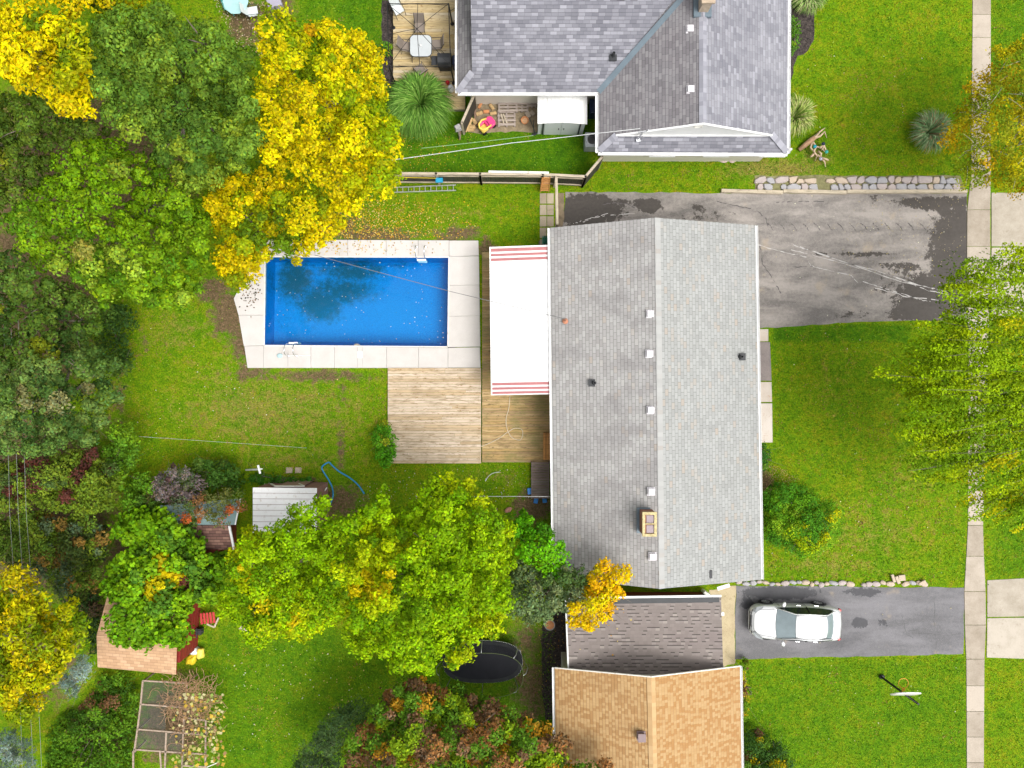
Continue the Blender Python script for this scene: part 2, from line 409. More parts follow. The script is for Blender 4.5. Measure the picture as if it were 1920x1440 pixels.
# ---- asphalt
def asphalt(name, lo, hi, wet_shade_col):
    n = NT(name); v = n.geo()
    a = n.noise(n.mapv(v, (0.35, 1.1, 1)), 1.0, 6, 0.62, 0.4); f = n.noise(v, 55, 2); g = n.noise(v, 7, 4, 0.7)
    t = n.math('ADD', n.math('MULTIPLY', a, 0.75), n.math('MULTIPLY', g, 0.25))
    c = n.ramp(t, [(0.40, lo), (0.5, tuple((x+y)/2 for x, y in zip(lo, hi))), (0.60, hi)])
    c = n.mix(n.math('MULTIPLY', n.math('GREATER_THAN', f, 0.6), 0.25), c, (0.5, 0.48, 0.45))
    tan = n.step(n.noise(v, 0.9, 3), 0.6, 0.75); c = n.mix(n.math('MULTIPLY', tan, 0.35), c, (0.42, 0.33, 0.22))
    wn = n.noise(v, 2.4, 9, 0.80, 0.2)
    wet_shade = n.step(n.math('ADD', n.math('MULTIPLY', n.attr('wet'), 0.65), n.math('MULTIPLY', wn, 0.9)), 0.79, 0.84)
    c = n.mix(n.math('MULTIPLY', wet_shade, 0.9), c, n.mix(g, wet_shade_col, tuple(x*1.9 for x in wet_shade_col)))
    cr = n.vor(n.mapv(v, (0.16, 0.20, 1), rot=(0, 0, 0.4)), 1.0, 'DISTANCE_TO_EDGE')
    cr2 = n.math('ADD', cr, n.math('MULTIPLY', n.noise(v, 2.0, 4), 0.06))
    
    n.bump(f, 0.4, 0.01)
    r = n.math('SUBTRACT', 0.85, n.math('MULTIPLY', wet_shade, 0.25))
    return n.base(c, r)
WET_SHADE_N = lambda x, y: np.clip(blobs(x, y, [(1790, 480, 60, 130, 1), (1740, 560, 80, 60, 1), (1690, 500, 60, 14, .8), (1620, 478, 90, 10, .75), (1760, 380, 110, 14, 1), (1800, 420, 30, 60, .9),
    (1600, 590, 60, 8, .8), (1660, 540, 40, 40, .55), (1700, 590, 60, 14, .9), (1100, 395, 90, 40, 1), (1215, 385, 28, 16, 1.1), (1150, 380, 60, 10, .7), (1310, 384, 18, 8, 1), (1330, 405, 120, 14, .6), (1640, 372, 20, 8, .9),
    (1540, 476, 20, 5, .8), (1350, 400, 60, 14, .5)]), 0, 1)  # damp stains, with the shade north of the house painted in
M['asph_n'] = asphalt('old_asphalt', (0.145, 0.132, 0.122), (0.32, 0.288, 0.260), (0.027, 0.022, 0.018))
DRIVE_N = [(1060, 360), (1352, 362), (1813, 362), (1812, 600), (1700, 601), (1620, 603), (1490, 612), (1421, 616), (1200, 616), (1060, 600), (1055, 440)]
sheet('driveway', ragged(DRIVE_N, 1.6, 16, 3, skip=(2,)), 0.012, M['asph_n'], 0.3, {'wet': WET_SHADE_N}, thick=0.02)
M['asph_s'] = asphalt('newer_asphalt', (0.115, 0.113, 0.118), (0.185, 0.18, 0.19), (0.028, 0.028, 0.032))
WET_SHADE_S = lambda x, y: np.clip(blobs(x, y, [(1460, 1112, 90, 16, 1), (1620, 1110, 50, 12, .85), (1612, 1167, 20, 14, .95), (1655, 1168, 14, 14, .7), (1400, 1130, 20, 20, .8), (1587, 1168, 8, 8, .6)]), 0, 1)  # damp spots, plus shade on the car's north side painted in
sheet('driveway', ragged([(1380, 1098), (1808, 1102), (1806, 1226), (1378, 1236)], 1.2, 16, 5), 0.014, M['asph_s'], 0.25, {'wet': WET_SHADE_S}, thick=0.02)

# ---- concrete
def concrete(name, lo, hi, stain=(0.20, 0.16, 0.11), amt=0.5, lines=0):
    n = NT(name); v = n.geo()
    isl = n.n('NewGeometry').outputs['Random Per Island']
    t = n.math('ADD', n.math('MULTIPLY', n.noise(v, 1.2, 5, 0.65), 0.6), n.math('ADD', n.math('MULTIPLY', n.noise(v, 18, 3), 0.25), n.math('MULTIPLY', n.math('SUBTRACT', isl, .2), 0.34 if not lines else .15)))
    c = n.ramp(t, [(0.3, lo), (0.65, hi)])
    c = n.mix(n.math('MULTIPLY', n.step(n.noise(v, 3.5, 6, 0.75), 0.56, 0.7), amt), c, stain)
    c = n.mix(n.math('MULTIPLY', n.math('GREATER_THAN', n.noise(v, 30, 1), 0.7), amt*0.7), c, stain)
    if lines:
        wv = n.n('TexWave', bands_direction='Y' if lines == 1 else 'X'); n.l(v, wv.inputs['Vector']); wv.inputs['Scale'].default_value = 9; wv.inputs['Distortion'].default_value = 1.5
        n.bump(wv.outputs['Fac'], 0.25, 0.01)
    else: n.bump(n.noise(v, 30, 3), 0.3, 0.01)
    return n.base(c, 0.85)
M['walk'] = concrete('pavement_concrete', (0.28, 0.235, 0.18), (0.45, 0.39, 0.32))
M['slab'] = concrete('pool_concrete', (0.52, 0.49, 0.46), (0.61, 0.58, 0.55), (0.42, 0.36, 0.30), 0.12, lines=1)
M['apron'] = concrete('apron_concrete', (0.30, 0.26, 0.20), (0.46, 0.41, 0.34))
M['paver'] = concrete('paver_concrete', (0.28, 0.23, 0.16), (0.44, 0.37, 0.27), (0.12, 0.13, 0.05), 0.6)
M['porch'] = concrete('porch_concrete', (0.50, 0.42, 0.34), (0.62, 0.56, 0.50), (0.40, 0.24, 0.14), 0.6)
M['porch_wet'] = concrete('weathered_walk', (0.20, 0.17, 0.16), (0.34, 0.29, 0.27), (0.06, 0.05, 0.05), 0.5)

def slabs(name, cells, z, m, gap=0.012, th=0.06, parent=None):
    mb = MB()
    for c in cells:
        pts = PP(c, z); ctr = sum(pts, Vector())/len(pts)
        q = []
        for p in pts:
            d = (ctr - p); q.append(p + d.normalized()*gap)
        mb.prism(q, z - th, z)
    o = mb.build(name, m, bevel=0.006); tag(o, kind='structure'); return o
# pavement: single slabs from top to bottom
ys = [-40, 27, 70, 137, 205, 270, 330, 393, 462, 528, 594, 660, 726, 790, 856, 920, 985, 1043, 1109, 1172, 1236, 1286, 1334, 1382, 1430, 1480]
def wl(y): return np.interp(y, [0, 330, 360, 500, 720, 1000, 1100, 1170, 1240, 1440], [1824, 1821, 1814, 1813, 1816, 1815, 1808, 1809, 1812, 1813])
def wr(y): return np.interp(y, [0, 330, 360, 500, 720, 1000, 1100, 1170, 1240, 1440], [1858, 1858, 1857, 1857, 1851, 1843, 1848, 1849, 1846, 1845])
slabs('pavement', [[(wl(a), a), (wr(a), a), (wr(b), b), (wl(b), b)] for a, b in zip(ys, ys[1:])], 0.035, M['walk'])
slabs('pavement', [[(1859, 361), (2010, 361), (2010, 462), (1859, 462)], [(1859, 464), (2010, 464), (2010, 600), (1859, 600)]], 0.03, M['apron'])
slabs('pavement', [[(1851, 1088), (2000, 1080), (2000, 1155), (1851, 1157)], [(1851, 1159), (2000, 1157), (2000, 1238), (1850, 1233)]], 0.03, M['apron'])
# front walk beside the grey roofed house
slabs('path', [[(1400, 617), (1441, 617), (1441, 640), (1400, 640)]], 0.05, M['porch'])
slabs('path', [[(1400, 641), (1444, 641), (1447, 714), (1400, 714)]], 0.04, M['porch_wet'])
slabs('path', [[(1400, 716), (1447, 716), (1448, 754), (1400, 754)], [(1400, 756), (1448, 756), (1449, 830), (1400, 830)]], 0.06, M['porch'])
# stepping pavers on the side path
cells = []
for r_ in range(5):
    y0 = 362 + r_*21.5
    for c_ in range(2): cells.append([(1012 + c_*13.5, y0), (1025 + c_*13.5, y0), (1025 + c_*13.5, y0 + 20), (1012 + c_*13.5, y0 + 20)])
slabs('path', cells, 0.03, M['paver'], gap=0.015)
sheet('path', ragged([(1040, 362), (1058, 362), (1060, 470), (1010, 470), (1010, 452), (1040, 450)], 2, 10, 4), 0.006, mat('packed_dirt', (0.20, 0.155, 0.10), 0.95, 0.4, 3, bump=.4))
# gravel strip by the garage and dark side path
M['gravel'] = concrete('gravel_strip', (0.18, 0.13, 0.06), (0.46, 0.38, 0.24), (0.16, 0.13, 0.03), 0.75)
sheet('path', ragged([(1330, 1106), (1380, 1098), (1378, 1245), (1330, 1258)], 2, 10, 8), 0.010, M['gravel'])
M['mulch'] = mat('dark_mulch', (0.050, 0.040, 0.036), 0.95, 0.9, 7, bump=1.0, fine=14)
sheet('path', ragged([(1018, 1150), (1075, 1140), (1075, 1350), (1022, 1350), (1015, 1240)], 3, 12, 9), 0.008, M['mulch'])
sheet('mulch_bed', ragged([(1470, -20), (1520, -20), (1527, 30), (1526, 75), (1515, 95), (1495, 105), (1480, 160), (1470, 160)], 2, 10, 10), 0.012, M['mulch'])
sheet('mulch_bed', ragged([(716, 0), (742, 0), (742, 170), (730, 175), (716, 120)], 2, 10, 12), 0.012, M['mulch'])

# ---- pool: concrete surround with the basin let into it
def make_pool():
    z = 0.10; inner = PP(POOL, z); outer = PP(SLAB, z)
    # surround as slab cells, all clipped outside the water
    T, Bm = 481, 650; L, Rr = 496, 842
    cells = []
    top = [505, 590, 652, 724, 784, 842]
    cells += [[(a, 449 + (a-505)*0.005), (b, 449 + (b-505)*0.005), (b, T), (a, T)] for a, b in zip(top, top[1:])]
    cells.append([(842, 451), (897, 451), (898, 479), (842, 481)])
    rt = [481, 535, 593, 651]
    cells += [[(843 - i*0.8, a), (898 + i*0.8, a - 1), (899 + i*0.8, b - 1), (842.3 - i*0.8, b)] for i, (a, b) in enumerate(zip(rt, rt[1:]))]
    cells.append([(840, 652), (900, 651), (901, 689.5), (840, 689.5)])
    bt = [494, 540, 583, 627, 670, 680, 725, 785, 840]
    cells += [[(a, 648.5 + (a-494)*0.011), (b, 648.5 + (b-494)*0.011), (b, 690), (a, 690)] for a, b in zip(bt, bt[1:])]
    cells.append([(458, 649), (494, 648), (494, 690), (464, 690)])
    cells.append([(447, 591), (494.5, 591), (494, 648), (457, 649)])
    cells.append([(505, 449), (505, T), (497, T), (495, 591), (447, 591), (438, 560), (470, 500)])
    mb = MB()
    for c in cells:
        pts = PP(c, z); ctr = sum(pts, Vector())/len(pts)
        q = [p + (ctr-p).normalized()*0.009 for p in pts]
        mb.prism(q, -0.3, z)
    # joint filler just below the slab tops
    o = mb.build('pool_surround', M['slab']); tag(o, kind='structure')
    mb = MB()
    # coping lip
    k = lambda a, o_: (a[0], a[1])
    cop = PP([(497, 481), (842, 482), (840, 650.5), (495, 648)], z)
    n4 = 4
    for i in range(4):
        a, b = cop[i], cop[(i+1) % 4]
        mb.beam(a + Vector((0, 0, -0.006)), b + Vector((0, 0, -0.006)), 0.07, 0.035)
    o = mb.build('pool_coping', M['white_old']); tag(o, kind='structure')
    # basin
    n = NT('pool_liner'); v = n.geo()
    sp = n.n('SeparateXYZ'); n.l(v, sp.inputs[0])
    tl = n.noise(v, 14, 3); c = n.ramp(tl, [(0.35, (0.0, 0.195, 0.51)), (0.65, (0.001, 0.255, 0.60))])
    alg_refl = n.attr('algae'); an = n.noise(v, 3.2, 9, 0.85)  # algae stain with dark tree reflections painted into its ragged shape
    am = n.step(n.math('ADD', n.math('MULTIPLY', alg_refl, 0.75), n.math('MULTIPLY', an, 1.05)), 0.92, 1.20)
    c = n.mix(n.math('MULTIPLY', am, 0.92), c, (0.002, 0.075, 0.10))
    deep = n.attr('deep'); c = n.mix(n.math('MULTIPLY', deep, 0.35), c, (0.0, 0.36, 0.72))
    spk = n.math('MULTIPLY', n.math('LESS_THAN', n.vor(v, 3.0), 0.05), 0.9); c = n.mix(spk, c, (0.10, 0.16, 0.10))
    n.base(c, 0.5); liner = n.m
    bm = bmesh.new()
    fl = -1.5; NX, NY = 60, 32
    a, b, c3, d = [Vector((p.x, p.y, 0)) for p in PP(POOL, 0)]
    def pt(u, w_): return (a*(1-u) + b*u)*(1-w_) + (d*(1-u) + c3*u)*w_
    grid = []
    for j in range(NY+1):
        rowv = []
        for i in range(NX+1):
            u, w_ = i/NX, j/NY; p = pt(u, w_)
            edge = min(u*9.5, (1-u)*9.5, w_*4.7, (1-w_)*4.7)
            dep = 1.15 + 0.25*math.sin(math.pi*u)
            zz = 0.06 if edge < 1e-6 else -min(dep, 0.06 + edge*7)
            rowv.append(bm.verts.new((p.x, p.y, zz)))
        grid.append(rowv)
    for j in range(NY):
        for i in range(NX):
            f = bm.faces.new((grid[j][i], grid[j+1][i], grid[j+1][i+1], grid[j][i+1])); f.smooth = False
    me = bpy.data.meshes.new('pool_basin'); bm.to_mesh(me); bm.free()
    co = np.empty(len(me.vertices)*3, np.float32); me.vertices.foreach_get('co', co); co = co.reshape(-1, 3)
    px = co[:, 0]/CAM_H*FPX + 960; py = -co[:, 1]/CAM_H*FPX + 720
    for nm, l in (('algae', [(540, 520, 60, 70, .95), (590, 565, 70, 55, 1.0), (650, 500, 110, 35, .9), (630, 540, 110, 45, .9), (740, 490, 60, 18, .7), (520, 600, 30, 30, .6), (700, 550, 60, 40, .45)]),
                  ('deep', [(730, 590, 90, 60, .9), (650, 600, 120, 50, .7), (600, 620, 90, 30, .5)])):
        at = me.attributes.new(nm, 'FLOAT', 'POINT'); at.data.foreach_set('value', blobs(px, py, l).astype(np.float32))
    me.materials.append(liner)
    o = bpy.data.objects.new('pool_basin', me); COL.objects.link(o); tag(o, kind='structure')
    # water sheet: clear, faintly blue, mirrors the sky and trees at its surface
    n = NT('pool_water'); v = n.geo()
    fr = n.n('Fresnel'); fr.inputs['IOR'].default_value = 1.40
    tr = n.n('BsdfTransparent'); tr.inputs[0].default_value = (0.62, 0.88, 0.97, 1)
    gl = n.n('BsdfGlossy'); gl.inputs['Roughness'].default_value = 0.03
    bp = n.n('Bump'); bp.inputs['Strength'].default_value = 0.15; bp.inputs['Distance'].default_value = 0.01; n.l(n.noise(v, 5, 3), bp.inputs['Height']); n.l(bp.outputs[0], gl.inputs['Normal'])
    mx = n.n('MixShader'); n.l(fr.outputs[0], mx.inputs[0]); n.l(tr.outputs[0], mx.inputs[1]); n.l(gl.outputs[0], mx.inputs[2]); n.l(mx.outputs[0], n.out.inputs['Surface'])
    mb = MB(); mb.add([(p.x, p.y, -0.03) for p in (a, d, c3, b)], [(0, 1, 2, 3)])
    o = mb.build('water', n.m); tag(o, kind='structure')
make_pool()
# ================================================================ houses
def panel(mb, pts, udir, thick=0.12, m_top=0, m_side=1):
    """roof plane with uv in metres, u along the eave, v up the slope"""
    pts = [Vector(p) for p in pts]
    nrm = Vector((0, 0, 0))
    for i in range(len(pts)):
        nrm += (pts[i]).cross(pts[(i+1) % len(pts)])
    nrm.normalize()
    if nrm.z < 0: pts = pts[::-1]; nrm = -nrm
    u = Vector(udir); u -= nrm*u.dot(nrm); u.normalize(); v = nrm.cross(u)
    if v.z < 0: v = -v
    uvs = [(p.dot(u), p.dot(v)) for p in pts]
    n = len(pts); mb.add(pts, [tuple(range(n))], m_top, [uvs])
    low = [p - Vector((0, 0, thick)) for p in pts]
    mb.add(low, [tuple(range(n))[::-1]], m_side)
    for i in range(n):
        j = (i+1) % n; mb.add([pts[i], low[i], low[j], pts[j]], [(0, 1, 2, 3)], m_side)

def gutter(mb, a, b, out, r=0.06, clips=0):
    """open half-round gutter from a to b, pushed 'out' from the fascia"""
    a = Vector(a) + Vector(out)*0.075; b = Vector(b) + Vector(out)*0.075
    d = (b - a).normalized(); s_ = Vector(out).normalized()
    prof = [(-1, 0.03), (-1, -0.09), (0.8, -0.09), (1, 0.03), (0.86, 0.03), (0.7, -0.07), (-0.86, -0.07), (-0.86, 0.03)]
    vs = []
    for p in (a, b):
        for x, z in prof: vs.append(p + s_*x*r + Vector((0, 0, z)))
    k = len(prof); mb.add(vs, [(i, (i+1) % k, k + (i+1) % k, k + i) for i in range(k)] + [tuple(range(k))[::-1], tuple(range(k, 2*k))])
    if clips:
        L = (b-a).length; m = int(L/clips)
        for i in range(m+1):
            p = a + d*(i*clips + 0.2)
            mb.box(p + Vector((0, 0, 0.02)), (0.03 if abs(d.x) > .5 else 2*r, 2*r if abs(d.x) > .5 else 0.03, 0.02))

def louvre_vent(x, y, z, slope_dir, root, name='roof_vent'):
    """square galvanised attic vent with a raised cap"""
    mb = MB(); mb.box((x, y, z - 0.01), (0.38, 0.38, 0.07)); mb.box((x, y, z + 0.05), (0.22, 0.22, 0.10)); mb.box((x, y, z + 0.11), (0.31, 0.31, 0.05), taper=0.94)
    return mb.build(name, M['grey_vent'], root, bevel=0.01)
def pipe_vent(x, y, z, ux, uy, root, s=1.0):
    """dark flashing plate with a short open pipe"""
    mb = MB(); mb.box((x - ux*0.1, y - uy*0.1, z), (0.30*s if ux else .34*s, 0.34*s if ux else .30*s, 0.05))
    mb.lathe((x, y, z), [(0.11*s, 0), (0.075*s, 0.12), (0.065*s, 0.3), (0.045*s, 0.3), (0.045*s, 0.16)], 14)
    return mb.build('plumbing_vent', M['dark'], root)
def window(root, x, y, z, w_, h_, face, mullions=1):
    """face: 'E','W','N','S'"""
    dx, dy = {'E': (1, 0), 'W': (-1, 0), 'N': (0, 1), 'S': (0, -1)}[face]
    mb = MB(); t = 0.07
    def b(cx, cz, ww, hh, mb_, d, dep):
        if dx: mb_.box((x + dx*d, y + cx, z + cz), (dep, ww, hh))
        else: mb_.box((x + cx, y + dy*d, z + cz), (ww, dep, hh))
    b(0, h_/2 + t/2, w_ + 2*t, t, mb, 0.03, 0.08); b(0, -h_/2 - t/2, w_ + 2*t + .06, t, mb, 0.05, 0.12)
    b(-w_/2 - t/2, 0, t, h_, mb, 0.03, 0.08); b(w_/2 + t/2, 0, t, h_, mb, 0.03, 0.08)
    for i in range(mullions): b(-w_/2 + w_*(i+1)/(mullions+1), 0, 0.05, h_, mb, 0.025, 0.05)
    fr = mb.build('window', M['white'], root)
    g = MB(); b(0, 0, w_, h_, g, 0.008, 0.02); sub(g, 'pane', M['glass'], fr)
def door(root, x, y, face, m, w_=0.95):
    dx, dy = {'E': (1, 0), 'W': (-1, 0), 'N': (0, 1), 'S': (0, -1)}[face]
    mb = MB(); sz = (0.06, w_, 2.05) if dx else (w_, 0.06, 2.05)
    mb.box((x + dx*0.02, y + dy*0.02, 1.12), sz)
    for zz in (0.65, 1.55):
        s2 = (0.02, w_*0.7, 0.7) if dx else (w_*0.7, 0.02, 0.7); mb.box((x + dx*0.055, y + dy*0.055, zz), s2)
    d = mb.build('door', m, root, bevel=0.004)
    k = MB(); off = w_/2 - 0.09
    k.lathe((x + dx*0.09 + (0 if dx else off), y + dy*0.09 + (off if dx else 0), 1.1), [(0.02, -.03), (0.035, 0), (0.02, .03)], 10)
    sub(k, 'door_handle', M['steel'], d)
def wall_box(mb, x0, y0, x1, y1, z1, gable=None, mi=0):
    mb.box(((x0+x1)/2, (y0+y1)/2, z1/2 - 0.1), (x1-x0, y1-y0, z1 + 0.2), mi=mi)

# ---------------- the grey roofed house (centre)
M['grey_shingle_w'] = shingle('grey_shingles_west', [(0, (0.33, 0.318, 0.308)), (.35, (0.37, 0.36, 0.35)), (.7, (0.40, 0.392, 0.382)), (.93, (0.44, 0.432, 0.42)), (1, (0.40, 0.35, 0.30))], rowh=0.165, tabw=0.31, line=0.5, slot=0.55, weather=((0.22, 0.21, 0.21), 0.5), slotw=0.055)  # west and east tones set apart; light on each slope put into colour
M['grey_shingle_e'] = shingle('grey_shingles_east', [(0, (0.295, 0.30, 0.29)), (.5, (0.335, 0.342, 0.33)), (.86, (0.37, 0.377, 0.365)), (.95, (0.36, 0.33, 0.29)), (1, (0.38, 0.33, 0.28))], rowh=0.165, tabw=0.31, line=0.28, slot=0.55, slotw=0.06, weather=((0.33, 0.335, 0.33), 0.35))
HE, HR = 2.75, 4.55
NW, NE, SE, SW = P(1032, 427, HE), P(1416, 422, HE), P(1427, 1087, HE), P(1040, 1084, HE)
RN, RS = P(1228, 408, HR), P(1236, 1104, HR)
house = thing('house', 'long house with pale grey gable roof between pool and front lawn', 'house', (RN.x, (RN.y+RS.y)/2, 0))
def build_main():
    mb = MB(); panel(mb, [NW, SW, RS, RN], RS - RN); mb_e = MB(); 
    panel(mb_e, [NE, RN, RS, SE], RS - RN)
    mb.v = [tuple(v) for v in mb.v]
    # one roof mesh, two shingle faces
    b = MB(); panel(b, [NW, SW, RS, RN], RS - RN, m_top=0, m_side=2); panel(b, [NE, RN, RS, SE], RS - RN, m_top=1, m_side=2)
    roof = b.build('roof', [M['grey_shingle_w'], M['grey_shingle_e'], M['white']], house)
    # ridge cap of single tabs
    c = MB(); L = (RS-RN).length; d = (RS-RN).normalized(); k = int(L/0.2); rr = random.Random(3)
    sl_w = (SW - RS); sl_w.y = 0; sl_w.normalize(); sl_e = (SE - RS); sl_e.y = 0; sl_e.normalize()
    for i in range(k):
        p0 = RN + d*(i*L/k); p1 = RN + d*((i+1.0)*L/k); up = Vector((0, 0, 0.030 - 0.008)); lift = Vector((0, 0, 0.012))
        for sl, wd in ((sl_w, 0.03), (sl_e, 0.28)):
            q = [p0 + up, p1 + up + lift, p1 + sl*wd + up*0.8 + lift, p0 + sl*wd + up*0.8]
            c.add(q, [(0, 1, 2, 3)] if sl is sl_w else [(3, 2, 1, 0)])
    n = NT('ridge_cap_shingle'); isl = n.n('NewGeometry').outputs['Random Per Island']
    n.base(n.ramp(isl, [(0, (0.34, 0.34, 0.33)), (.8, (0.38, 0.38, 0.37)), (1, (0.32, 0.29, 0.26))]), 0.9)
    sub(c, 'ridge_cap', n.m, roof)
    # walls under the eaves with gable ends
    w_ = MB(); x0, x1 = NW.x + 0.55, NE.x - 0.45; y1, y0 = NW.y - 0.35, SW.y + 0.35
    x1 = SE.x - 0.5; x0 = SW.x + 0.4
    w_.box(((x0+x1)/2, (y0+y1)/2, 1.2), (x1-x0, y1-y0, 2.8))
    for yy in (y0 + 0.02, y1 - 0.02):
        s_ = 0.1 if yy < 0 else -0.1
        w_.add([(x0, yy, 2.55), (x1, yy, 2.55), ((x0+x1)/2, yy, HR - 0.2), (x0, yy + s_, 2.55), (x1, yy + s_, 2.55), ((x0+x1)/2, yy + s_, HR - 0.2)],
               [(0, 1, 2), (5, 4, 3), (0, 3, 4, 1), (1, 4, 5, 2), (2, 5, 3, 0)])
    w_.build('wall', mat('grey_siding', (0.42, 0.42, 0.40), 0.7, 0.06), house)
    g = MB(); gutter(g, NW + Vector((0, 0, -.03)), SW + Vector((0, 0, -.03)), (-1, 0, 0)); g.build('gutter', M['white'], house)
    g = MB(); gutter(g, NE + Vector((0, 0, -.03)), SE + Vector((0, 0, -.03)), (1, 0, 0)); g.build('gutter', M['white'], house)
    # downpipe + gutter board on the west side
    g = MB(); g.tube([SW + Vector((0.1, 0.5, -.1)), SW + Vector((.35, .5, -.35)), (SW.x + .35, SW.y + .5, 0.1)], 0.04, 8); g.build('downpipe', M['white'], house)
    def zw(x): return HR - (HR-HE)*(RN.x + 0.1 - x)/(RN.x + 0.1 - NW.x)
    def ze(x): return HR - (HR-HE)*(x - RN.x - .1)/(NE.x - RN.x)
    for px, py in ((1220, 588), (1219, 663), (1221, 769), (1222, 922), (1224, 1044)):
        h = HR - 0.07; p = P(px, py, h + .1); louvre_vent(p.x, p.y, zw(p.x) + 0.02, None, house)
    p = P(1114, 718, 3.6); pipe_vent(p.x, p.y, zw(p.x) + .02, 1, 0, house)
    p = P(1388, 669, 3.1); pipe_vent(p.x, p.y, ze(p.x) + .03, -1, 0, house)
    p = P(1332, 1076, 3.6); v = MB(); v.box((p.x, p.y, ze(p.x) + 0.06), (0.12, 0.36, 0.10)); v.build('roof_vent', M['dark'], house, bevel=.01)
    # chimney: brick shaft, stone rim, two flues
    p = P(1217, 982, 5.2); hx, hy = 0.30, 0.52
    ch = MB(); ch.box((p.x, p.y, 4.5), (0.56, 1.0, 1.5)); cho = ch.build('chimney', M['brick'], house)
    r = MB()
    for (cx, cy, sx, sy) in ((0, -0.48, .64, .12), (0, .48, .64, .12), (-.26, 0, .12, .84), (.26, 0, .12, .84), (0, 0.02, .40, .05)): r.box((p.x+cx, p.y+cy, 5.28), (sx, sy, 0.14))
    sub(r, 'cap', mat('mossy_mortar', (0.50, 0.42, 0.22), 0.9, 0.4, 8, bump=.4), cho, bevel=0.01)
    f = MB()
    for cy in (-0.22, 0.22): f.box((p.x + .03, p.y + cy, 5.24), (0.32, 0.34, 0.10))
    sub(f, 'flue_lid', mat('flue_lid', (0.30, 0.24, 0.25), 0.6, .15), cho)
    s_ = MB(); s_.box((p.x - .05, p.y, zw(p.x) + .03), (0.72, 1.16, 0.05)); s_.build('flashing', M['lead'], house)
    # windows and doors
    for yy in (5.8, 3.4, -2.2, -5.4, -8): window(house, x1, yy, 1.55, 1.4, 1.1, 'E', 1)
    door(house, x1, -0.9, 'E', M['darkred'])
    for yy in (5.5, 3.0, -1.0, -6.5): window(house, x0, yy, 1.6, 1.2, 1.0, 'W', 1)
    door(house, x0, 1.2, 'W', M['white'])
    # mast where the service wire lands
    p = P(1060, 602, 3.1); m_ = MB(); m_.lathe((p.x, p.y, zw(p.x)), [(0.13, 0), (.14, .04), (.09, .10), (.035, .14), (.035, .55), (.05, .60), (.02, .66)], 14)
    m_.build('service_mast', M['rust'], house)
    # metal patio awning on posts
    zA0, zA1 = 2.62, 2.35
    A = [P(920, 463, zA1), P(1032, 459, zA0), P(1035, 739, zA0), P(923, 741, zA1)]
    aw = MB(); nrib = 34
    n = NT('awning_white'); v = n.geo(); sc = n.step(n.noise(n.mapv(v, (1.0, 12, 1)), 1.0, 4, .7), 0.56, 0.68)
    sm_ = n.step(n.noise(v, .8, 2), .45, .6)
    n.base(n.mix(n.math('MULTIPLY', n.math('MULTIPLY', sc, sm_), 0.55), (0.84, 0.84, 0.84), (0.45, 0.44, 0.43)), 0.55); mw = n.m
    mr = mat('awning_red', (0.40, 0.16, 0.16), 0.6, 0.15, 2)
    # 280 px long; ribs of about 8 px; stripes near both ends
    L = 280.0; edges = [0, 3.5, 9, 13, 18.5, 22.5, 28]; 
    bands = [(0, 3.5, 0), (3.5, 9.5, 1), (9.5, 13.5, 0), (13.5, 18, 1), (18, 22, 0), (22, 27, 1)]
    k = 27
    while k < 256: bands.append((k, k + 8.2, 0)); k += 8.2
    bands += [(k, 258, 0)] if k < 258 else []
    bands[-1] = (bands[-1][0], 256.5, 0)
    bands += [(256.5, 262, 1), (262, 265.5, 0), (265.5, 270, 1), (270, 273.5, 0), (273.5, 278, 1), (278, 280, 0)]
    for i, (s0, s1, mi) in enumerate(bands):
        t0, t1 = s0/L, s1/L
        o0, i0 = A[0].lerp(A[3], t0), A[1].lerp(A[2], t0); o1, i1 = A[0].lerp(A[3], t1), A[1].lerp(A[2], t1)
        up = Vector((0, 0, 0.03 if i % 2 else 0.0)); dn = Vector((0, 0, -0.05))
        e = 0.004 * (1 if i % 2 else 0)
        aw.add([o0+up, o1+up, i1+up, i0+up, o0+dn, o1+dn, i1+dn, i0+dn], [(0, 1, 2, 3), (7, 6, 5, 4), (0, 3, 7, 4), (1, 5, 6, 2), (0, 4, 5, 1), (3, 2, 6, 7)], mi)
    awn = aw.build('patio_awning', [mw, mr], house); awn['label'] = 'white metal awning with dusty red stripes at both ends'
    fb = MB(); fb.beam(A[0] + Vector((-.03, 0, -.04)), A[3] + Vector((-.03, 0, -.04)), 0.06, 0.12); sub(fb, 'front_beam', M['white'], awn)
    for t in (0.02, 0.5, 0.98):
        q = A[0].lerp(A[3], t); ps = MB(); ps.box((q.x + .06, q.y, 1.2), (0.07, 0.07, 2.2)); sub(ps, 'post', M['white'], awn)
build_main()

# ---------------- the slate grey house with the L shaped roof (top)
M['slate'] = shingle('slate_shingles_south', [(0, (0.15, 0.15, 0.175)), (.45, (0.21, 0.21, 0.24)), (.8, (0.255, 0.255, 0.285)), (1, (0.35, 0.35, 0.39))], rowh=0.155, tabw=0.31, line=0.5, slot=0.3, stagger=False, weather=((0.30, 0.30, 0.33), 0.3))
M['slate_w'] = shingle('slate_shingles_west', [(0, (0.17, 0.16, 0.17)), (.5, (0.225, 0.215, 0.225)), (1, (0.28, 0.27, 0.275))], rowh=0.155, tabw=0.31, line=0.6, slot=0.5, stagger=False, weather=((0.20, 0.18, 0.19), 0.3))  # darker copy for the west slope, its shade put into the tones
M['slate_e'] = shingle('slate_shingles_east', [(0, (0.19, 0.19, 0.22)), (.5, (0.25, 0.25, 0.28)), (.85, (0.29, 0.29, 0.32)), (1, (0.35, 0.35, 0.39))], rowh=0.155, tabw=0.31, line=0.4, slot=0.3, stagger=False, weather=((0.34, 0.34, 0.37), 0.3))  # lighter copy for the east slope, sunlight put into the tones
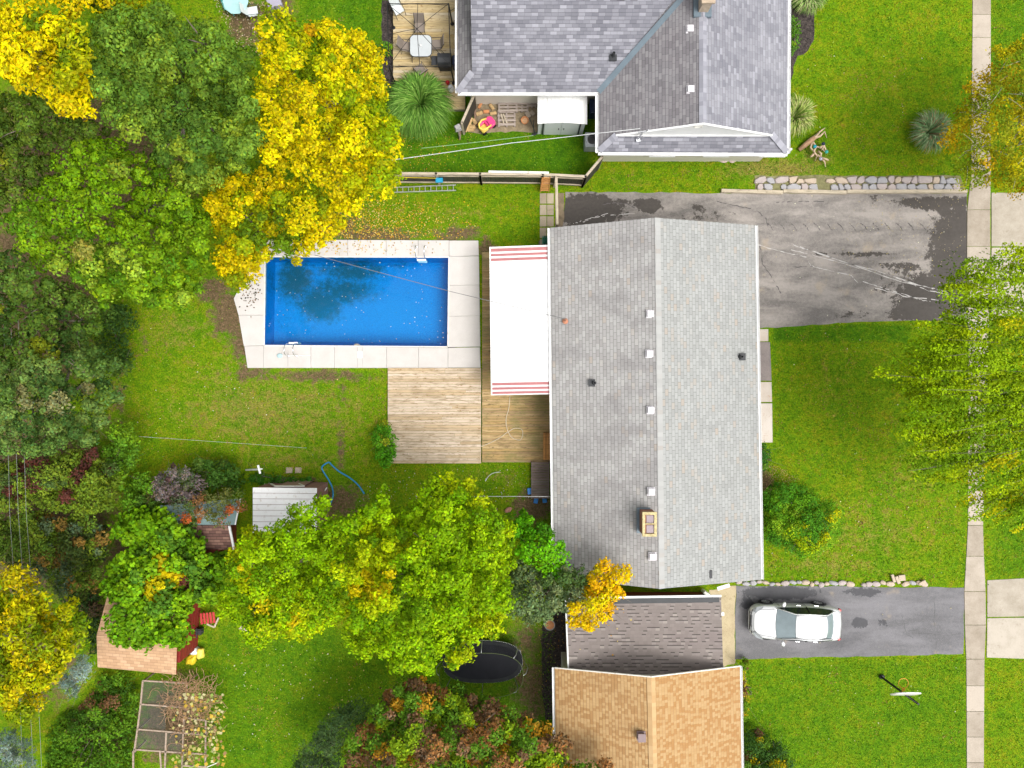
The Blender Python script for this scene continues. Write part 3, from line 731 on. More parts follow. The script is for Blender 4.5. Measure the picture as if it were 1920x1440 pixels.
north = thing('house', 'slate grey shingled house with L shaped roof and a white gable facing the driveway', 'house', (12, 14, 0))
def build_north():
    he = 2.75; f0 = 2.95
    a = P(1122, 285, he); b = P(1476, 287, he); tE = P(1478, -60, he)          # east wing eaves
    ridge_s = P(1318, 232, 4.65); ridge_n = P(1312, -90, 4.65)
    j = P(1122, 173, he)                                                      # inner corner of the L
    gw, ge = P(1155, 254, 3.15), P(1447, 252, 3.15)                            # foot of the white gable
    # valley climbs at 45 degrees in plan
    rise = 0.393
    vy = ridge_n.y
    vx = ridge_s.x - 0.3; k = (4.65 - he)
    val = Vector((j.x + k/rise, j.y + k/rise, 4.65))
    mb = MB()
    panel(mb, [a, gw, Vector((ridge_s.x, gw.y, 4.65)), Vector((ridge_n.x, val.y + 3, 4.65)), Vector((val.x, val.y, 4.65)) if False else Vector((ridge_n.x, val.y + .01, 4.65)), j], (0, 1, 0), m_top=1, m_side=3)
    panel(mb, [b, tE, Vector((ridge_n.x, tE.y, 4.65)), Vector((ridge_s.x, ge.y, 4.65)), ge], (0, 1, 0), m_top=2, m_side=3)
    panel(mb, [a, b, ge, gw], (1, 0, 0), m_top=0, m_side=3)
    # west wing: south slope, hipped skirt at its west end
    sw = P(858, 173, he); hip = P(885, 136, 3.2)
    ridY = j.y + (4.65-he)/rise
    ws = [sw, j, Vector((ridge_n.x, ridY, 4.65)), Vector((hip.x, ridY, 4.65)), hip]
    panel(mb, ws, (1, 0, 0), m_top=0, m_side=3)
    nwp = Vector((sw.x, ridY + 2, he))
    panel(mb, [sw, hip, Vector((hip.x, ridY + 1, 3.2)), nwp], (0, 1, 0), m_top=1, m_side=3)
    panel(mb, [Vector((hip.x, ridY, 4.65)), Vector((ridge_n.x, ridY, 4.65)), Vector((ridge_n.x, ridY + 4.5, he)), Vector((hip.x, ridY + 4.5, he))], (1, 0, 0), m_top=0, m_side=3)
    roof = mb.build('roof', [M['slate'], M['slate_w'], M['slate_e'], M['white']], north)
    # metal valley strip
    d = Vector((ridge_n.x, j.y + (ridge_n.x - j.x), 4.65)) - j; d.normalize()
    v = MB(); v.beam(j + Vector((.0, .0, .03)), j + d*((4.65-he)/d.z*0.98) + Vector((0, 0, .03)), 0.26, 0.03); sub(v, 'valley_flashing', M['lead'], roof)
    # ridge cap + hip caps
    c = MB(); y = gw.y
    while y < tE.y:
        for s_ in (-1, 1):
            c.add([(ridge_s.x, y, 4.69), (ridge_s.x, y + .21, 4.70), (ridge_s.x + s_*.17, y + .21, 4.70 - .17*rise), (ridge_s.x + s_*.17, y, 4.69 - .17*rise)], [(0, 1, 2, 3)] if s_ < 0 else [(3, 2, 1, 0)])
        y += 0.2
    def hipcap(p, q, c):
        dd = q - p; L = dd.length; dd.normalize(); k2 = int(L/.16); side = dd.cross(Vector((0, 0, 1))).normalized()
        for i in range(k2):
            s0 = p + dd*(i*L/k2) + Vector((0, 0, .035)); s1 = p + dd*((i+1.1)*L/k2) + Vector((0, 0, .022))
            c.beam(s0, s1, 0.30, 0.012)
    caps = [c]
    for pq in ((a + Vector((.03, .05, 0)), gw), (b + Vector((-.03, .05, 0)), ge), (sw, hip)):
        c = MB(); caps.append(c); hipcap(*pq, c)
    n = NT('slate_cap'); isl = n.n('NewGeometry').outputs['Random Per Island']
    n.base(n.ramp(isl, [(0, (0.22, 0.22, 0.25)), (1, (0.33, 0.33, 0.37))]), 0.9); [sub(c, 'ridge_cap' if i == 0 else 'hip_cap', n.m, roof) for i, c in enumerate(caps)]
    # white gable face, a wall standing on the skirt roof
    g = MB(); yb = gw.y + 0.02; zb = 3.1
    g.add([(gw.x, yb, zb), (ge.x, yb, zb), (ridge_s.x, yb, 4.66), (gw.x, yb + .3, zb), (ge.x, yb + .3, zb), (ridge_s.x, yb + .3, 4.60)], [(0, 1, 2), (5, 4, 3), (0, 3, 4, 1), (1, 4, 5, 2), (2, 5, 3, 0)])
    go = g.build('gable', M['white'], north)
    o = MB(); o.lathe((ridge_s.x - .1, yb, 4.32), [(0.2, 0)], 4) if False else o.tube([(ridge_s.x - .12 + .18*math.cos(t*math.pi/8), yb - .015, 4.28 + .12*math.sin(t*math.pi/8)) for t in range(16)], 0.018, 6, closed=True)
    sub(o, 'gable_vent', M['white_old'], go)
    r = MB()
    for s_, e in ((gw, -1), (ge, 1)):
        r.beam((s_.x, yb - .03, s_.z + .03), (ridge_s.x, yb - .03, 4.70), 0.08, 0.06)
    r.beam((gw.x, yb - .03, zb + .04), (ge.x, yb - .03, zb + .04), 0.05, 0.04)
    sub(r, 'trim', M['white'], go)
    # walls
    w_ = MB()
    w_.box(((a.x + b.x)/2 + .05, (a.y + 22)/2 + .2, 1.3), (b.x - a.x - 0.9, 22 - a.y - .4 + .0, 2.7))
    w_.box(((sw.x + j.x)/2 + .5, j.y + 4.6, 1.28), (j.x - sw.x, 8.2, 2.66))
    w_.build('wall', M['siding'], north)
    # gutters, white, with clips along the open ones
    g = MB(); gutter(g, a + Vector((0, 0, -.03)), b + Vector((0, 0, -.03)), (0, -1, 0), 0.07, 0.8); g.build('gutter', M['white'], north)
    g = MB(); gutter(g, b + Vector((0, 0, -.03)), tE + Vector((0, 0, -.03)), (1, 0, 0), 0.07, 0.8); g.build('gutter', M['white'], north)
    g = MB(); gutter(g, j + Vector((0, -.1, -.03)), a + Vector((0, 0, -.03)), (-1, 0, 0), 0.07); g.build('gutter', M['white'], north)
    g = MB(); gutter(g, sw + Vector((0, 0, -.03)), j + Vector((0, 0, -.03)), (0, -1, 0), 0.07); g.build('gutter', M['white'], north)
    g = MB(); gutter(g, sw + Vector((0, 0, -.03)), nwp + Vector((0, 0, -.03)), (-1, 0, 0), 0.05, 0.9); g.build('gutter', M['white'], north)
    # vents, chimney, aerial bracket
    for px, py in ((1296, 50), (1297, 164)):
        p = P(px, py, 4.65); louvre_vent(p.x, p.y, 4.62 - (ridge_s.x - p.x)*rise, None, north)
    for px, py in ((1151, 100), (1163, 4)):
        p = P(px, py, 3.6); pipe_vent(p.x, p.y, he + (p.y - j.y)*rise + .04, 0, 1, north)
    p = P(1328, 0, 5.5); c2 = MB(); c2.box((p.x, p.y + .5, 4.9), (0.42, 1.2, 1.3)); co = c2.build('chimney', mat('chimney_board', (0.45, 0.36, 0.28), .8, .3, 6), north)
    f = MB(); f.box((p.x - .02, p.y + .5, 5.6), (0.60, 1.4, 0.08)); f2 = sub(f, 'cap', mat('chimney_cap', (0.42, 0.33, 0.24), .8, .3, 5), co)
    f = MB(); f.box((p.x - .02, p.y + .5, 4.6), (0.8, 1.6, 0.12)); sub(f, 'flashing', M['lead'], co)
    p = P(1197, 262, 3.1); m_ = MB()
    m_.box((p.x, p.y - .05, 3.1), (0.22, 0.1, 0.1)); m_.tube([(p.x, p.y, 3.1), (p.x + .05, p.y + .1, 3.9)], 0.035, 8)
    m_.tube([(p.x - .12, p.y, 3.15), (p.x + .05, p.y + .08, 3.7)], 0.02, 6); m_.tube([(p.x + .2, p.y, 3.15), (p.x + .05, p.y + .08, 3.7)], 0.02, 6)
    m_.tube([(p.x - .15, p.y + .06, 3.9), (p.x + .22, p.y + .12, 3.9), (p.x + .28, p.y + .12, 4.1)], 0.03, 6)
    m_.build('aerial_bracket', M['steel'], north)
    for xx in (7.5, 10.2, 13): window(north, xx, a.y + .4 - .02 - .0, 1.6, 1.1, 0.9, 'S', 1)
    for yy in (13.5, 17): window(north, b.x - .42, yy + 1, 1.6, 1.4, 1.1, 'E', 1)
    # pale siding ledge seen past the east gutter
    l = MB(); q = P(1480, 40, 2.2); l.box((b.x - .15, q.y + 1.5, 1.35), (0.4, 5.5, 2.5)); l.build('bay', M['white_old'], north)
build_north()

# ---------------- the low attached garage (mauve shingles) and the tan roofed house (bottom)
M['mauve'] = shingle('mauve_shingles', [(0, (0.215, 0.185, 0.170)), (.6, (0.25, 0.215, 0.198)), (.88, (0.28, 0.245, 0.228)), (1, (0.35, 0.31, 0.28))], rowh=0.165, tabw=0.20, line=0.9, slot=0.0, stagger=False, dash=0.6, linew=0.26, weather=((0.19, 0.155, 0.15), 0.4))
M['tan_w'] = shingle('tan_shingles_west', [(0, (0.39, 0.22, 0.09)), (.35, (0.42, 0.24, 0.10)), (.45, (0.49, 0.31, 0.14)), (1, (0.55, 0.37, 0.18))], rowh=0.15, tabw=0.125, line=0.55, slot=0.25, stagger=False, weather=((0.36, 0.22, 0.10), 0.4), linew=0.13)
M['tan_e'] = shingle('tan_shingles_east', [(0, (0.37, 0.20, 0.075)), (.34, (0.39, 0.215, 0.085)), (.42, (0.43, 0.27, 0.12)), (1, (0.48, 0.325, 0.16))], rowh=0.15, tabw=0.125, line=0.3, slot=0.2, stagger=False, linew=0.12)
gar = thing('garage', 'low garage with mauve brown shingles between the grey and the tan roofed houses', 'garage', (6.2, -11.5, 0))
def build_garage():
    z0, z1 = 2.45, 2.95
    a, b = P(1063, 1122, z0), P(1352, 1118, z0); c, d = P(1357, 1262, z1), P(1067, 1262, z1)
    c.y -= 1.2; d.y -= 1.2; z = z1 + 1.2*.05; c.z = d.z = z
    mb = MB(); panel(mb, [a, b, c, d], (1, 0, 0), m_top=0, m_side=1); mb.build('roof', [M['mauve'], M['white']], gar)
    f = MB(); f.beam(a + Vector((0, .03, .03)), b + Vector((0, .03, .03)), 0.10, 0.05); f.build('fascia', M['white'], gar)
    f = MB(); f.beam(a + Vector((.1, -.16, .025)), b + Vector((-.1, -.16, .025)), 0.24, 0.03); f.build('flashing', M['dark'], gar)
    w_ = MB(); w_.box(((a.x+b.x)/2 - .03, (a.y + c.y)/2 - .15, 1.15), (b.x - a.x - .3, a.y - c.y - .5, 2.5)); w_.build('wall', M['darkred'], gar)
    g = MB(); g.beam(a + Vector((-.05, -.15, -.25)), Vector((d.x - .02, d.y + 1.0, d.z - .2)), 0.07, 0.34); g.build('side_board', M['white'], gar)
    p = P(1355, 1152, 2.5); g = MB(); g.box((p.x + .02, p.y, 2.4), (0.14, 0.16, 0.10)); g.tube([(p.x + .05, p.y, 2.4), (p.x - .1, p.y - .05, 2.1), (p.x - .1, p.y - .05, .1)], .035, 8); g.build('downpipe', M['white'], gar)
    q = MB(); xg = b.x - .14; yg = (a.y + c.y)/2 + .2; q.box((xg, yg, 1.1), (.05, 2.4, 2.1))
    for i in range(4): q.box((xg + .03, yg, .35 + i*.5), (.03, 2.3, .42))
    gd = q.build('garage_door', M['white'], gar); hq = MB(); hq.box((xg + .07, yg, .3), (.03, .2, .03)); sub(hq, 'door_handle', M['dark'], gd)
build_garage()
# little lean-to wing and sloping white sill by the red wall
tan_ = thing('house', 'house with orange tan shingle roof at the bottom of the photo', 'house', (6, -18, 0))
def build_tan():
    he, hr = 2.9, 4.6
    a, b = P(1040, 1253, he), P(1387, 1250, he); r0 = P(1221, 1270, hr); c, d = P(1392, 1560, he), P(1044, 1560, he); r1 = P(1228, 1580, hr)
    mb = MB(); panel(mb, [a, d, r1, r0], r1 - r0, m_top=0, m_side=2); panel(mb, [b, r0, r1, c], r1 - r0, m_top=1, m_side=2)
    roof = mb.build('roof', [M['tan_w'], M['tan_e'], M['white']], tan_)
    cp = MB(); L = (r1-r0).length; dd = (r1-r0).normalized(); k = int(L/.16)
    for i in range(k):
        p0 = r0 + dd*(i*L/k) + Vector((0, 0, .02)); p1 = r0 + dd*((i+1.1)*L/k) + Vector((0, 0, .032))
        for s_ in (-1, 1):
            o = Vector((s_*.19, 0, -.19*.35)); cp.add([p0, p1, p1+o, p0+o], [(0, 1, 2, 3)] if s_ < 0 else [(3, 2, 1, 0)])
    n = NT('tan_cap'); isl = n.n('NewGeometry').outputs['Random Per Island']; n.base(n.ramp(isl, [(0, (0.44, 0.28, 0.13)), (1, (0.52, 0.35, 0.18))]), .9); sub(cp, 'ridge_cap', n.m, roof)
    w_ = MB(); x0, x1 = a.x + .5, b.x - .45; y1 = a.y - .3; w_.box(((x0+x1)/2, (y1 - 26)/2, 1.3), (x1-x0, y1 + 26, 2.9))
    w_.add([(x0, y1, 2.7), (x1, y1, 2.7), ((x0+x1)/2, y1, hr - .15), (x0, y1 - .2, 2.7), (x1, y1 - .2, 2.7), ((x0+x1)/2, y1 - .2, hr - .15)], [(0, 2, 1), (3, 4, 5), (0, 3, 5, 2), (1, 2, 5, 4)])
    w_.build('wall', M['siding'], tan_)
    for (p, q) in ((a, d), (b, c)):
        g = MB(); gutter(g, p + Vector((0, 0, -.03)), q + Vector((0, 0, -.03)), (-1 if p is a else 1, 0, 0), .05); g.build('gutter', M['white'], tan_)
    f = MB(); f.beam(a + Vector((0, .03, .0)), r0 + Vector((0, .03, .0)), .05, .07); f.beam(r0 + Vector((0, .03, .0)), b + Vector((0, .03, .0)), .05, .07); f.build('trim', M['white_old'], tan_)
    p = P(1203, 1382, 4.6); zz = hr - (r0.x - p.x)*.35
    v = MB(); v.box((p.x, p.y, zz + .02), (.40, .42, .08)); v.box((p.x, p.y, zz + .12), (.28, .30, .2)); v.box((p.x, p.y, zz + .24), (.36, .38, .06)); v.build('roof_vent', mat('bronze_vent', (0.22, 0.16, 0.16), .5, .1), tan_, bevel=.01)
    for yy in (-17, -20): window(tan_, x1, yy, 1.6, 1.3, 1.1, 'E', 1)
    for yy in (-17, -21): window(tan_, x0, yy, 1.6, 1.2, 1.0, 'W', 1)
build_tan()
# ================================================================ vegetation
def leafmat(name='foliage', trans=0.12, gloss=0.10):
    n = NT(name); c = n.attr('leafcol', 'Color')
    g = n.n('TexNoise'); g.inputs['Scale'].default_value = 9; n.l(n.geo(), g.inputs['Vector'])
    c = n.mix(n.math('MULTIPLY', g.outputs[0], 0.25), c, (0.02, 0.05, 0.005))
    n.put(n.bsdf.inputs['Base Color'], c); n.bsdf.inputs['Roughness'].default_value = 0.6; n.bsdf.inputs['Specular IOR Level'].default_value = gloss
    tr = n.n('BsdfTranslucent'); n.l(c, tr.inputs[0]); mx = n.n('MixShader'); mx.inputs[0].default_value = trans
    n.l(n.bsdf.outputs[0], mx.inputs[1]); n.l(tr.outputs[0], mx.inputs[2]); n.l(mx.outputs[0], n.out.inputs['Surface'])
    return n.m
M['leaf'] = leafmat()

def leaf_mesh(name, C, Nn, size, colr, parent, aspect=0.62, loc=None, rs=None, dirs=None, tone=0.90):
    """many leaf sized faces: centres C, normals Nn, sizes, colours"""
    rs = rs or rng; n = len(C)
    if dirs is None: dirs = rs.normal(size=(n, 3))
    T = dirs - Nn*(dirs*Nn).sum(1, keepdims=True); T /= np.linalg.norm(T, axis=1, keepdims=True) + 1e-9
    B = np.cross(Nn, T); s = size[:, None]
    fold = Nn*s*0.16
    V = np.stack([C - T*s*0.5, C + B*s*aspect*0.5 + fold + T*s*.05, C + T*s*0.55, C - B*s*aspect*0.5 + fold + T*s*.05], 1).reshape(-1, 3)
    L = np.array(parent.location if parent is not None else (loc if loc is not None else (0, 0, 0)))
    V = (V - L).astype(np.float32)
    me = bpy.data.meshes.new(name)
    me.vertices.add(4*n); me.vertices.foreach_set('co', V.ravel())
    me.loops.add(4*n); me.loops.foreach_set('vertex_index', np.arange(4*n, dtype=np.int32))
    me.polygons.add(n); me.polygons.foreach_set('loop_start', np.arange(0, 4*n, 4, dtype=np.int32))
    me.update(calc_edges=True)
    lum = colr @ np.array([.3, .6, .1]); colr = (lum[:, None] + 1.05*(colr - lum[:, None]))*tone
    a = me.attributes.new('leafcol', 'FLOAT_COLOR', 'FACE')
    cc = np.concatenate([np.clip(colr, 0, 1), np.ones((n, 1))], 1).astype(np.float32); a.data.foreach_set('color', cc.ravel())
    me.materials.append(M['leaf'])
    o = bpy.data.objects.new(name, me); COL.objects.link(o)
    if parent is not None: o.parent = parent
    else: o.location = L
    return o

def inside(px, py, poly):
    r = np.zeros(len(px), bool); n = len(poly); j = n - 1
    for i in range(n):
        xi, yi = poly[i]; xj, yj = poly[j]
        c = ((yi > py) != (yj > py)) & (px < (xj-xi)*(py-yi)/((yj-yi) + 1e-9) + xi); r ^= c; j = i
    return r
def edge_d(px, py, poly):
    d = np.full(len(px), 1e9); n = len(poly)
    for i in range(n):
        ax, ay = poly[i]; bx, by = poly[(i+1) % n]; dx, dy = bx-ax, by-ay; L = dx*dx + dy*dy + 1e-9
        t = np.clip(((px-ax)*dx + (py-ay)*dy)/L, 0, 1); d = np.minimum(d, np.hypot(px-ax-t*dx, py-ay-t*dy))
    return d
def scatter(poly, spacing, rs, tries=30, inset=0.0):
    xs = [p[0] for p in poly]; ys = [p[1] for p in poly]; x0, x1, y0, y1 = min(xs), max(xs), min(ys), max(ys)
    m = int((x1-x0)*(y1-y0)/(spacing**2)*tries) + 20
    c = np.stack([rs.uniform(x0, x1, m), rs.uniform(y0, y1, m)], 1)
    ok = inside(c[:, 0], c[:, 1], poly); c = c[ok]
    if inset: c = c[edge_d(c[:, 0], c[:, 1], poly) > inset]
    out = []; cell = {}; g = spacing
    for x, y in c:
        k = (int(x//g), int(y//g)); bad = False
        for a in (-1, 0, 1):
            for b in (-1, 0, 1):
                for (u, v) in cell.get((k[0]+a, k[1]+b), ()):
                    if (u-x)**2 + (v-y)**2 < g*g: bad = True; break
                if bad: break
            if bad: break
        if not bad: cell.setdefault(k, []).append((x, y)); out.append((x, y))
    return np.array(out) if out else np.zeros((0, 2))

def puffs(cs, rad, nl, ls, cols, rs, flat=0.75, up=0.55, colj=0.22, full=0.25, lump_a=.42, nrm=.42):
    """leaf clusters: centres cs (k,3), radii (k,), leaves per puff, leaf size, one colour per puff"""
    k = len(cs); tot = nl*k
    d = rs.normal(size=(tot, 3)); d /= np.linalg.norm(d, axis=1, keepdims=True)
    lowm = d[:, 2] < -full; d[lowm, 2] *= -1
    rr = rs.uniform(0.62, 1.06, tot)**0.8
    idx = np.repeat(np.arange(k), nl)
    lump = 1 + lump_a*np.sin(d[:, 0]*6.5 + idx*1.7) * np.cos(d[:, 1]*6.5 + idx*2.3)
    off = d*(rr*lump*rad[idx])[:, None]; off[:, 2] *= flat
    C = cs[idx] + off
    N_ = d*(1.17 - nrm) + np.array([0, 0, up]) + rs.normal(size=(tot, 3))*nrm; N_ /= np.linalg.norm(N_, axis=1, keepdims=True)
    size = ls*rs.uniform(0.7, 1.3, tot)
    j = 1 + rs.normal(size=(tot, 1))*colj; hue = rs.normal(size=(tot, 1))*0.10
    c = cols[idx]*np.clip(j, 0.4, 1.7); c = c*np.concatenate([1+hue, np.ones_like(hue), 1-hue], 1)
    return C, N_, size, c

def pick(cs, pal, rs, patch=0.28, mix=0.35):
    """palette colour per puff, in patches: pal = [(weight, rgb)...]"""
    wts = np.array([p[0] for p in pal], float); cum = np.cumsum(wts/wts.sum()); cl = np.array([p[1] for p in pal])
    u = np.array([mnoise.noise(Vector((x*patch + 31, y*patch + 7, 3.1)))*0.9 + 0.5 for x, y, z in cs])
    u = np.clip(u*(1-mix) + rs.uniform(0, 1, len(cs))*mix, 0, 0.999)
    # equalise
    o = np.argsort(np.argsort(u))/max(1, len(u)); i = np.searchsorted(cum, o, side='right'); i = np.minimum(i, len(pal)-1)
    return cl[i]*rs.uniform(0.85, 1.15, (len(cs), 1))

def limbs(root, base, tops, r0, m, name='trunk', seed=0, split=0.4):
    """tapered trunk that forks into limbs reaching for the clumps"""
    rr = random.Random(seed); base = Vector(base); mb = MB()
    ctr = sum([Vector(t) for t in tops], Vector())/len(tops); h = ctr.z
    fork = Vector((base.x*.7 + ctr.x*.3, base.y*.7 + ctr.y*.3, h*split))
    mid = base.lerp(fork, 0.5) + Vector((rr.uniform(-.15, .15), rr.uniform(-.15, .15), 0))
    mb.tube([base + Vector((0, 0, -.2)), base + Vector((0, 0, .25)), mid, fork], [r0*1.35, r0*1.05, r0*.9, r0*.75], 10)
    t = mb.build(name, m, root, smooth=True)
    for q in tops:
        q = Vector(q); b = MB(); m1 = fork.lerp(q, .4) + Vector((rr.uniform(-.3, .3), rr.uniform(-.3, .3), rr.uniform(.1, .5)))
        m2 = fork.lerp(q, .75) + Vector((rr.uniform(-.3, .3), rr.uniform(-.3, .3), rr.uniform(0, .4)))
        k = r0*rr.uniform(.35, .5); b.tube([fork - Vector((0, 0, .1)), m1, m2, q], [k*1.1, k*.8, k*.5, k*.15], 7)
        for _ in range(2):
            e = m2 + Vector((rr.uniform(-1, 1), rr.uniform(-1, 1), rr.uniform(.1, .8))); b.tube([m2, m2.lerp(e, .5) + Vector((0, 0, .1)), e], [k*.4, k*.25, k*.08], 5)
        b.build('branch', m, root, smooth=True)

def tree(name, label, cat, poly, ze, zt, pal, spacing=24, rad=0.62, nl=230, ls=0.15, group=None, seed=1, under=True, trunk=0.2, bark='bark', rough=0.35, flat=0.75, aspect=.62,
         up=.55, patch=.28, mixp=.35, core=None, dome=0.85, colj=.30, nlimb=6, sub_n=0.45, keep=1.0, lobk=1.0, puffy=False):
    pk = dict(lump_a=.18, nrm=.30) if puffy else {}
    if puffy: up = .25
    rs = np.random.default_rng(seed)
    cx = sum(p[0] for p in poly)/len(poly); cy = sum(p[1] for p in poly)/len(poly)
    g = P(cx, cy, 0); root = thing(name, label, cat, (g.x, g.y, 0), group=group)
    lsp = spacing*(2.9 if puffy else 2.1); lob = scatter(poly, lsp, rs); lob = lob if len(lob) else np.array([[cx, cy]]); lobz = rs.normal(size=len(lob))*rough*.8; lobe = min(1.5, (zt-ze)*.55)*lobk
    def lay(sp, dz, inset, keepf=1.0):
        pts = scatter(poly, sp, rs, inset=inset)
        if keepf < 1: pts = pts[rs.uniform(0, 1, len(pts)) < keepf]
        d = edge_d(pts[:, 0], pts[:, 1], poly); D = max(d.max(), 1); t = np.clip(d/(D*dome), 0, 1)
        z = ze + (zt-ze)*np.sqrt(np.clip(1-(1-t)**2, 0, 1)) + rs.normal(size=len(pts))*rough*.7 - dz
        ld = np.hypot(pts[:, 0:1] - lob[None, :, 0], pts[:, 1:2] - lob[None, :, 1]); li = ld.argmin(1)
        z = z + lobz[li] - lobe*np.clip(ld.min(1)/lsp*1.5, 0, 1.3)**2
        z = np.maximum(z, 0.25)
        k = (CAM_H - z)/FPX
        return np.stack([(pts[:, 0]-960)*k, -(pts[:, 1]-720)*k, z], 1)
    kk = (CAM_H - (ze+zt)/2)/FPX
    ins = rad*0.55/kk
    top = lay(spacing, 0, ins, keep)
    r = rad*rs.uniform(0.7, 1.25, len(top)); cols = pick(top, pal, rs, patch, mixp)
    parts = [puffs(top, r, nl, ls, cols, rs, flat, up, colj, **pk)]
    # small edge clumps make the outline uneven
    ed = lay(spacing*0.75, 0.15, ins*0.45, 0.5); 
    if len(ed):
        parts.append(puffs(ed, rad*0.55*rs.uniform(.6, 1.2, len(ed)), int(nl*.35), ls, pick(ed, pal, rs, patch, mixp), rs, flat, up, colj, **pk))
    if under:
        u = lay(spacing*1.25, (zt-ze)*.35 + rad*1.3, ins*1.5)
        if len(u):
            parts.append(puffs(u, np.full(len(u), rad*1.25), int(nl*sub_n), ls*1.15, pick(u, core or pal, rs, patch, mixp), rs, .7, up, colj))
    C, N_, s, c = [np.concatenate(x) for x in zip(*parts)]
    leaf_mesh('crown', C, N_, s, c, root, aspect, rs=rs)
    if trunk:
        idx = rs.choice(len(top), min(nlimb, len(top)), replace=False); tops = [top[i] - np.array([0, 0, .3]) for i in idx]
        limbs(root, (root.location.x, root.location.y, 0), tops, trunk, M[bark], seed=seed)
    return root

G_MAPLE = [(3, (0.130, 0.235, 0.028)), (3, (0.170, 0.285, 0.036)), (2, (0.095, 0.185, 0.024)), (1.4, (0.23, 0.33, 0.035)), (.12, (.36, .32, .02))]
G_BRIGHT = [(3, (0.17, 0.32, 0.015)), (3, (0.21, 0.36, 0.02)), (2, (0.12, 0.25, 0.015)), (1, (0.27, 0.39, 0.04)), (.15, (.27, .26, .05))]
G_DARK = [(3, (0.075, 0.14, 0.025)), (3, (0.10, 0.17, 0.035)), (2, (0.055, 0.105, 0.022)), (.6, (0.19, 0.20, 0.08))]
G_GREY = [(3, (0.10, 0.18, 0.035)), (3, (0.14, 0.22, 0.05)), (2, (0.06, 0.12, 0.025)), (.8, (0.24, 0.24, 0.10))]
Y_GOLD = [(5, (0.66, 0.55, 0.006)), (4, (0.74, 0.63, 0.01)), (3, (0.47, 0.48, 0.01)), (2, (0.24, 0.33, 0.012)), (.25, (0.68, 0.42, 0.01))]
Y_GREEN = [(3, (0.60, 0.49, 0.008)), (2.5, (0.40, 0.40, 0.012)), (2, (0.20, 0.28, 0.012)), (1.3, (0.12, 0.20, 0.01)), (.2, (0.60, 0.32, 0.01))]
G_LIME = [(3, (0.23, 0.41, 0.008)), (3, (0.31, 0.49, 0.010)), (1.4, (0.16, 0.31, 0.008)), (1.8, (0.42, 0.53, 0.012)), (.3, (0.60, 0.50, 0.02))]
trees = 'trees along the back of the plots'
tree('maple_tree', 'large rounded dark green maple between the two golden trees at top left', 'tree', [(172, 62), (205, 20), (250, 28), (300, 8), (350, 35), (400, 38), (428, 68), (470, 100), (488, 165), (478, 215), (500, 262), (478, 320), (440, 330), (405, 370), (352, 352), (300, 318), (262, 278), (230, 245), (182, 222), (166, 150)],
     7.0, 10.2, G_MAPLE, puffy=True, spacing=30, rad=.50, nl=300, ls=.14, flat=.95, group=trees, seed=21, trunk=.28, rough=.85, patch=.3)
tree('maple_tree', 'wide bright green maple whose lower edge overhangs the grass beside the pool', 'tree', [(2, 425), (40, 372), (95, 330), (112, 285), (165, 255), (232, 262), (300, 310), (350, 352), (392, 372), (402, 420), (396, 470), (388, 520), (372, 552), (342, 590), (300, 572), (262, 572), (235, 556), (190, 582), (178, 545), (135, 520), (110, 522), (70, 498), (28, 470)],
     6.2, 8.8, G_BRIGHT, puffy=True, spacing=27, rad=.44, nl=240, ls=.14, flat=.95, group=trees, seed=22, trunk=.25, rough=.75)
tree('maple_tree', 'dark olive green tree on the left edge just under the golden crown', 'tree', [(-70, 190), (0, 170), (60, 170), (110, 200), (160, 222), (222, 250), (165, 262), (110, 290), (92, 330), (40, 375), (0, 420), (-70, 430)],
     6.2, 8.4, [(3, (0.10, 0.165, 0.02)), (2, (0.13, 0.20, 0.025)), (2, (.075, .125, .015)), (.5, (.20, .22, .02))], puffy=True, rough=.6, spacing=27, rad=.45, nl=210, ls=.14, group=trees, seed=23)
tree('ash_tree', 'golden yellow tree in the top left corner of the photo', 'tree', [(-60, 20), (0, 20), (40, 0), (95, 15), (140, 40), (162, 75), (168, 130), (160, 160), (172, 205), (150, 222), (112, 214), (90, 180), (50, 168), (0, 158), (-60, 170)],
     8.0, 10.5, [(6, (0.78, 0.64, 0.008)), (3, (0.68, 0.55, 0.008)), (1.6, (0.38, 0.40, 0.01)), (.8, (0.16, 0.25, 0.012)), (.2, (0.60, 0.35, 0.01))], spacing=30, rad=.55, nl=240, ls=.20, aspect=.45, group=trees, seed=24, keep=.95)
tree('ash_tree', 'yellow green tree at the top edge behind the large maple', 'tree', [(40, -60), (280, -60), (275, 5), (238, 22), (205, 22), (180, 45), (140, 30), (110, 12), (60, -5)],
     6.5, 8, Y_GREEN, spacing=30, rad=.55, nl=220, ls=.16, group=trees, seed=25)
tree('maple_tree', 'dark green tree with long shadows between the wires on the left edge', 'tree', [(-60, 450), (20, 470), (80, 505), (130, 530), (180, 565), (190, 610), (170, 650), (120, 665), (60, 690), (0, 690), (-60, 700)],
     5.0, 7.0, [(3, (.085, .155, .02)), (2, (.12, .20, .03)), (2, (.05, .10, .018)), (.5, (.2, .24, .02))], puffy=True, rough=.6, spacing=26, rad=.43, nl=200, ls=.14, group=trees, seed=26)
tree('elm_tree', 'dusky grey green tree on the left edge beside the patchy lawn', 'tree', [(-60, 700), (0, 680), (60, 672), (120, 650), (185, 640), (232, 672), (222, 712), (232, 745), (206, 772), (190, 830), (140, 842), (80, 860), (30, 850), (-60, 860)],
     5.5, 7.6, G_GREY, puffy=True, spacing=25, rad=.42, nl=210, ls=.13, group=trees, seed=27, rough=.6)
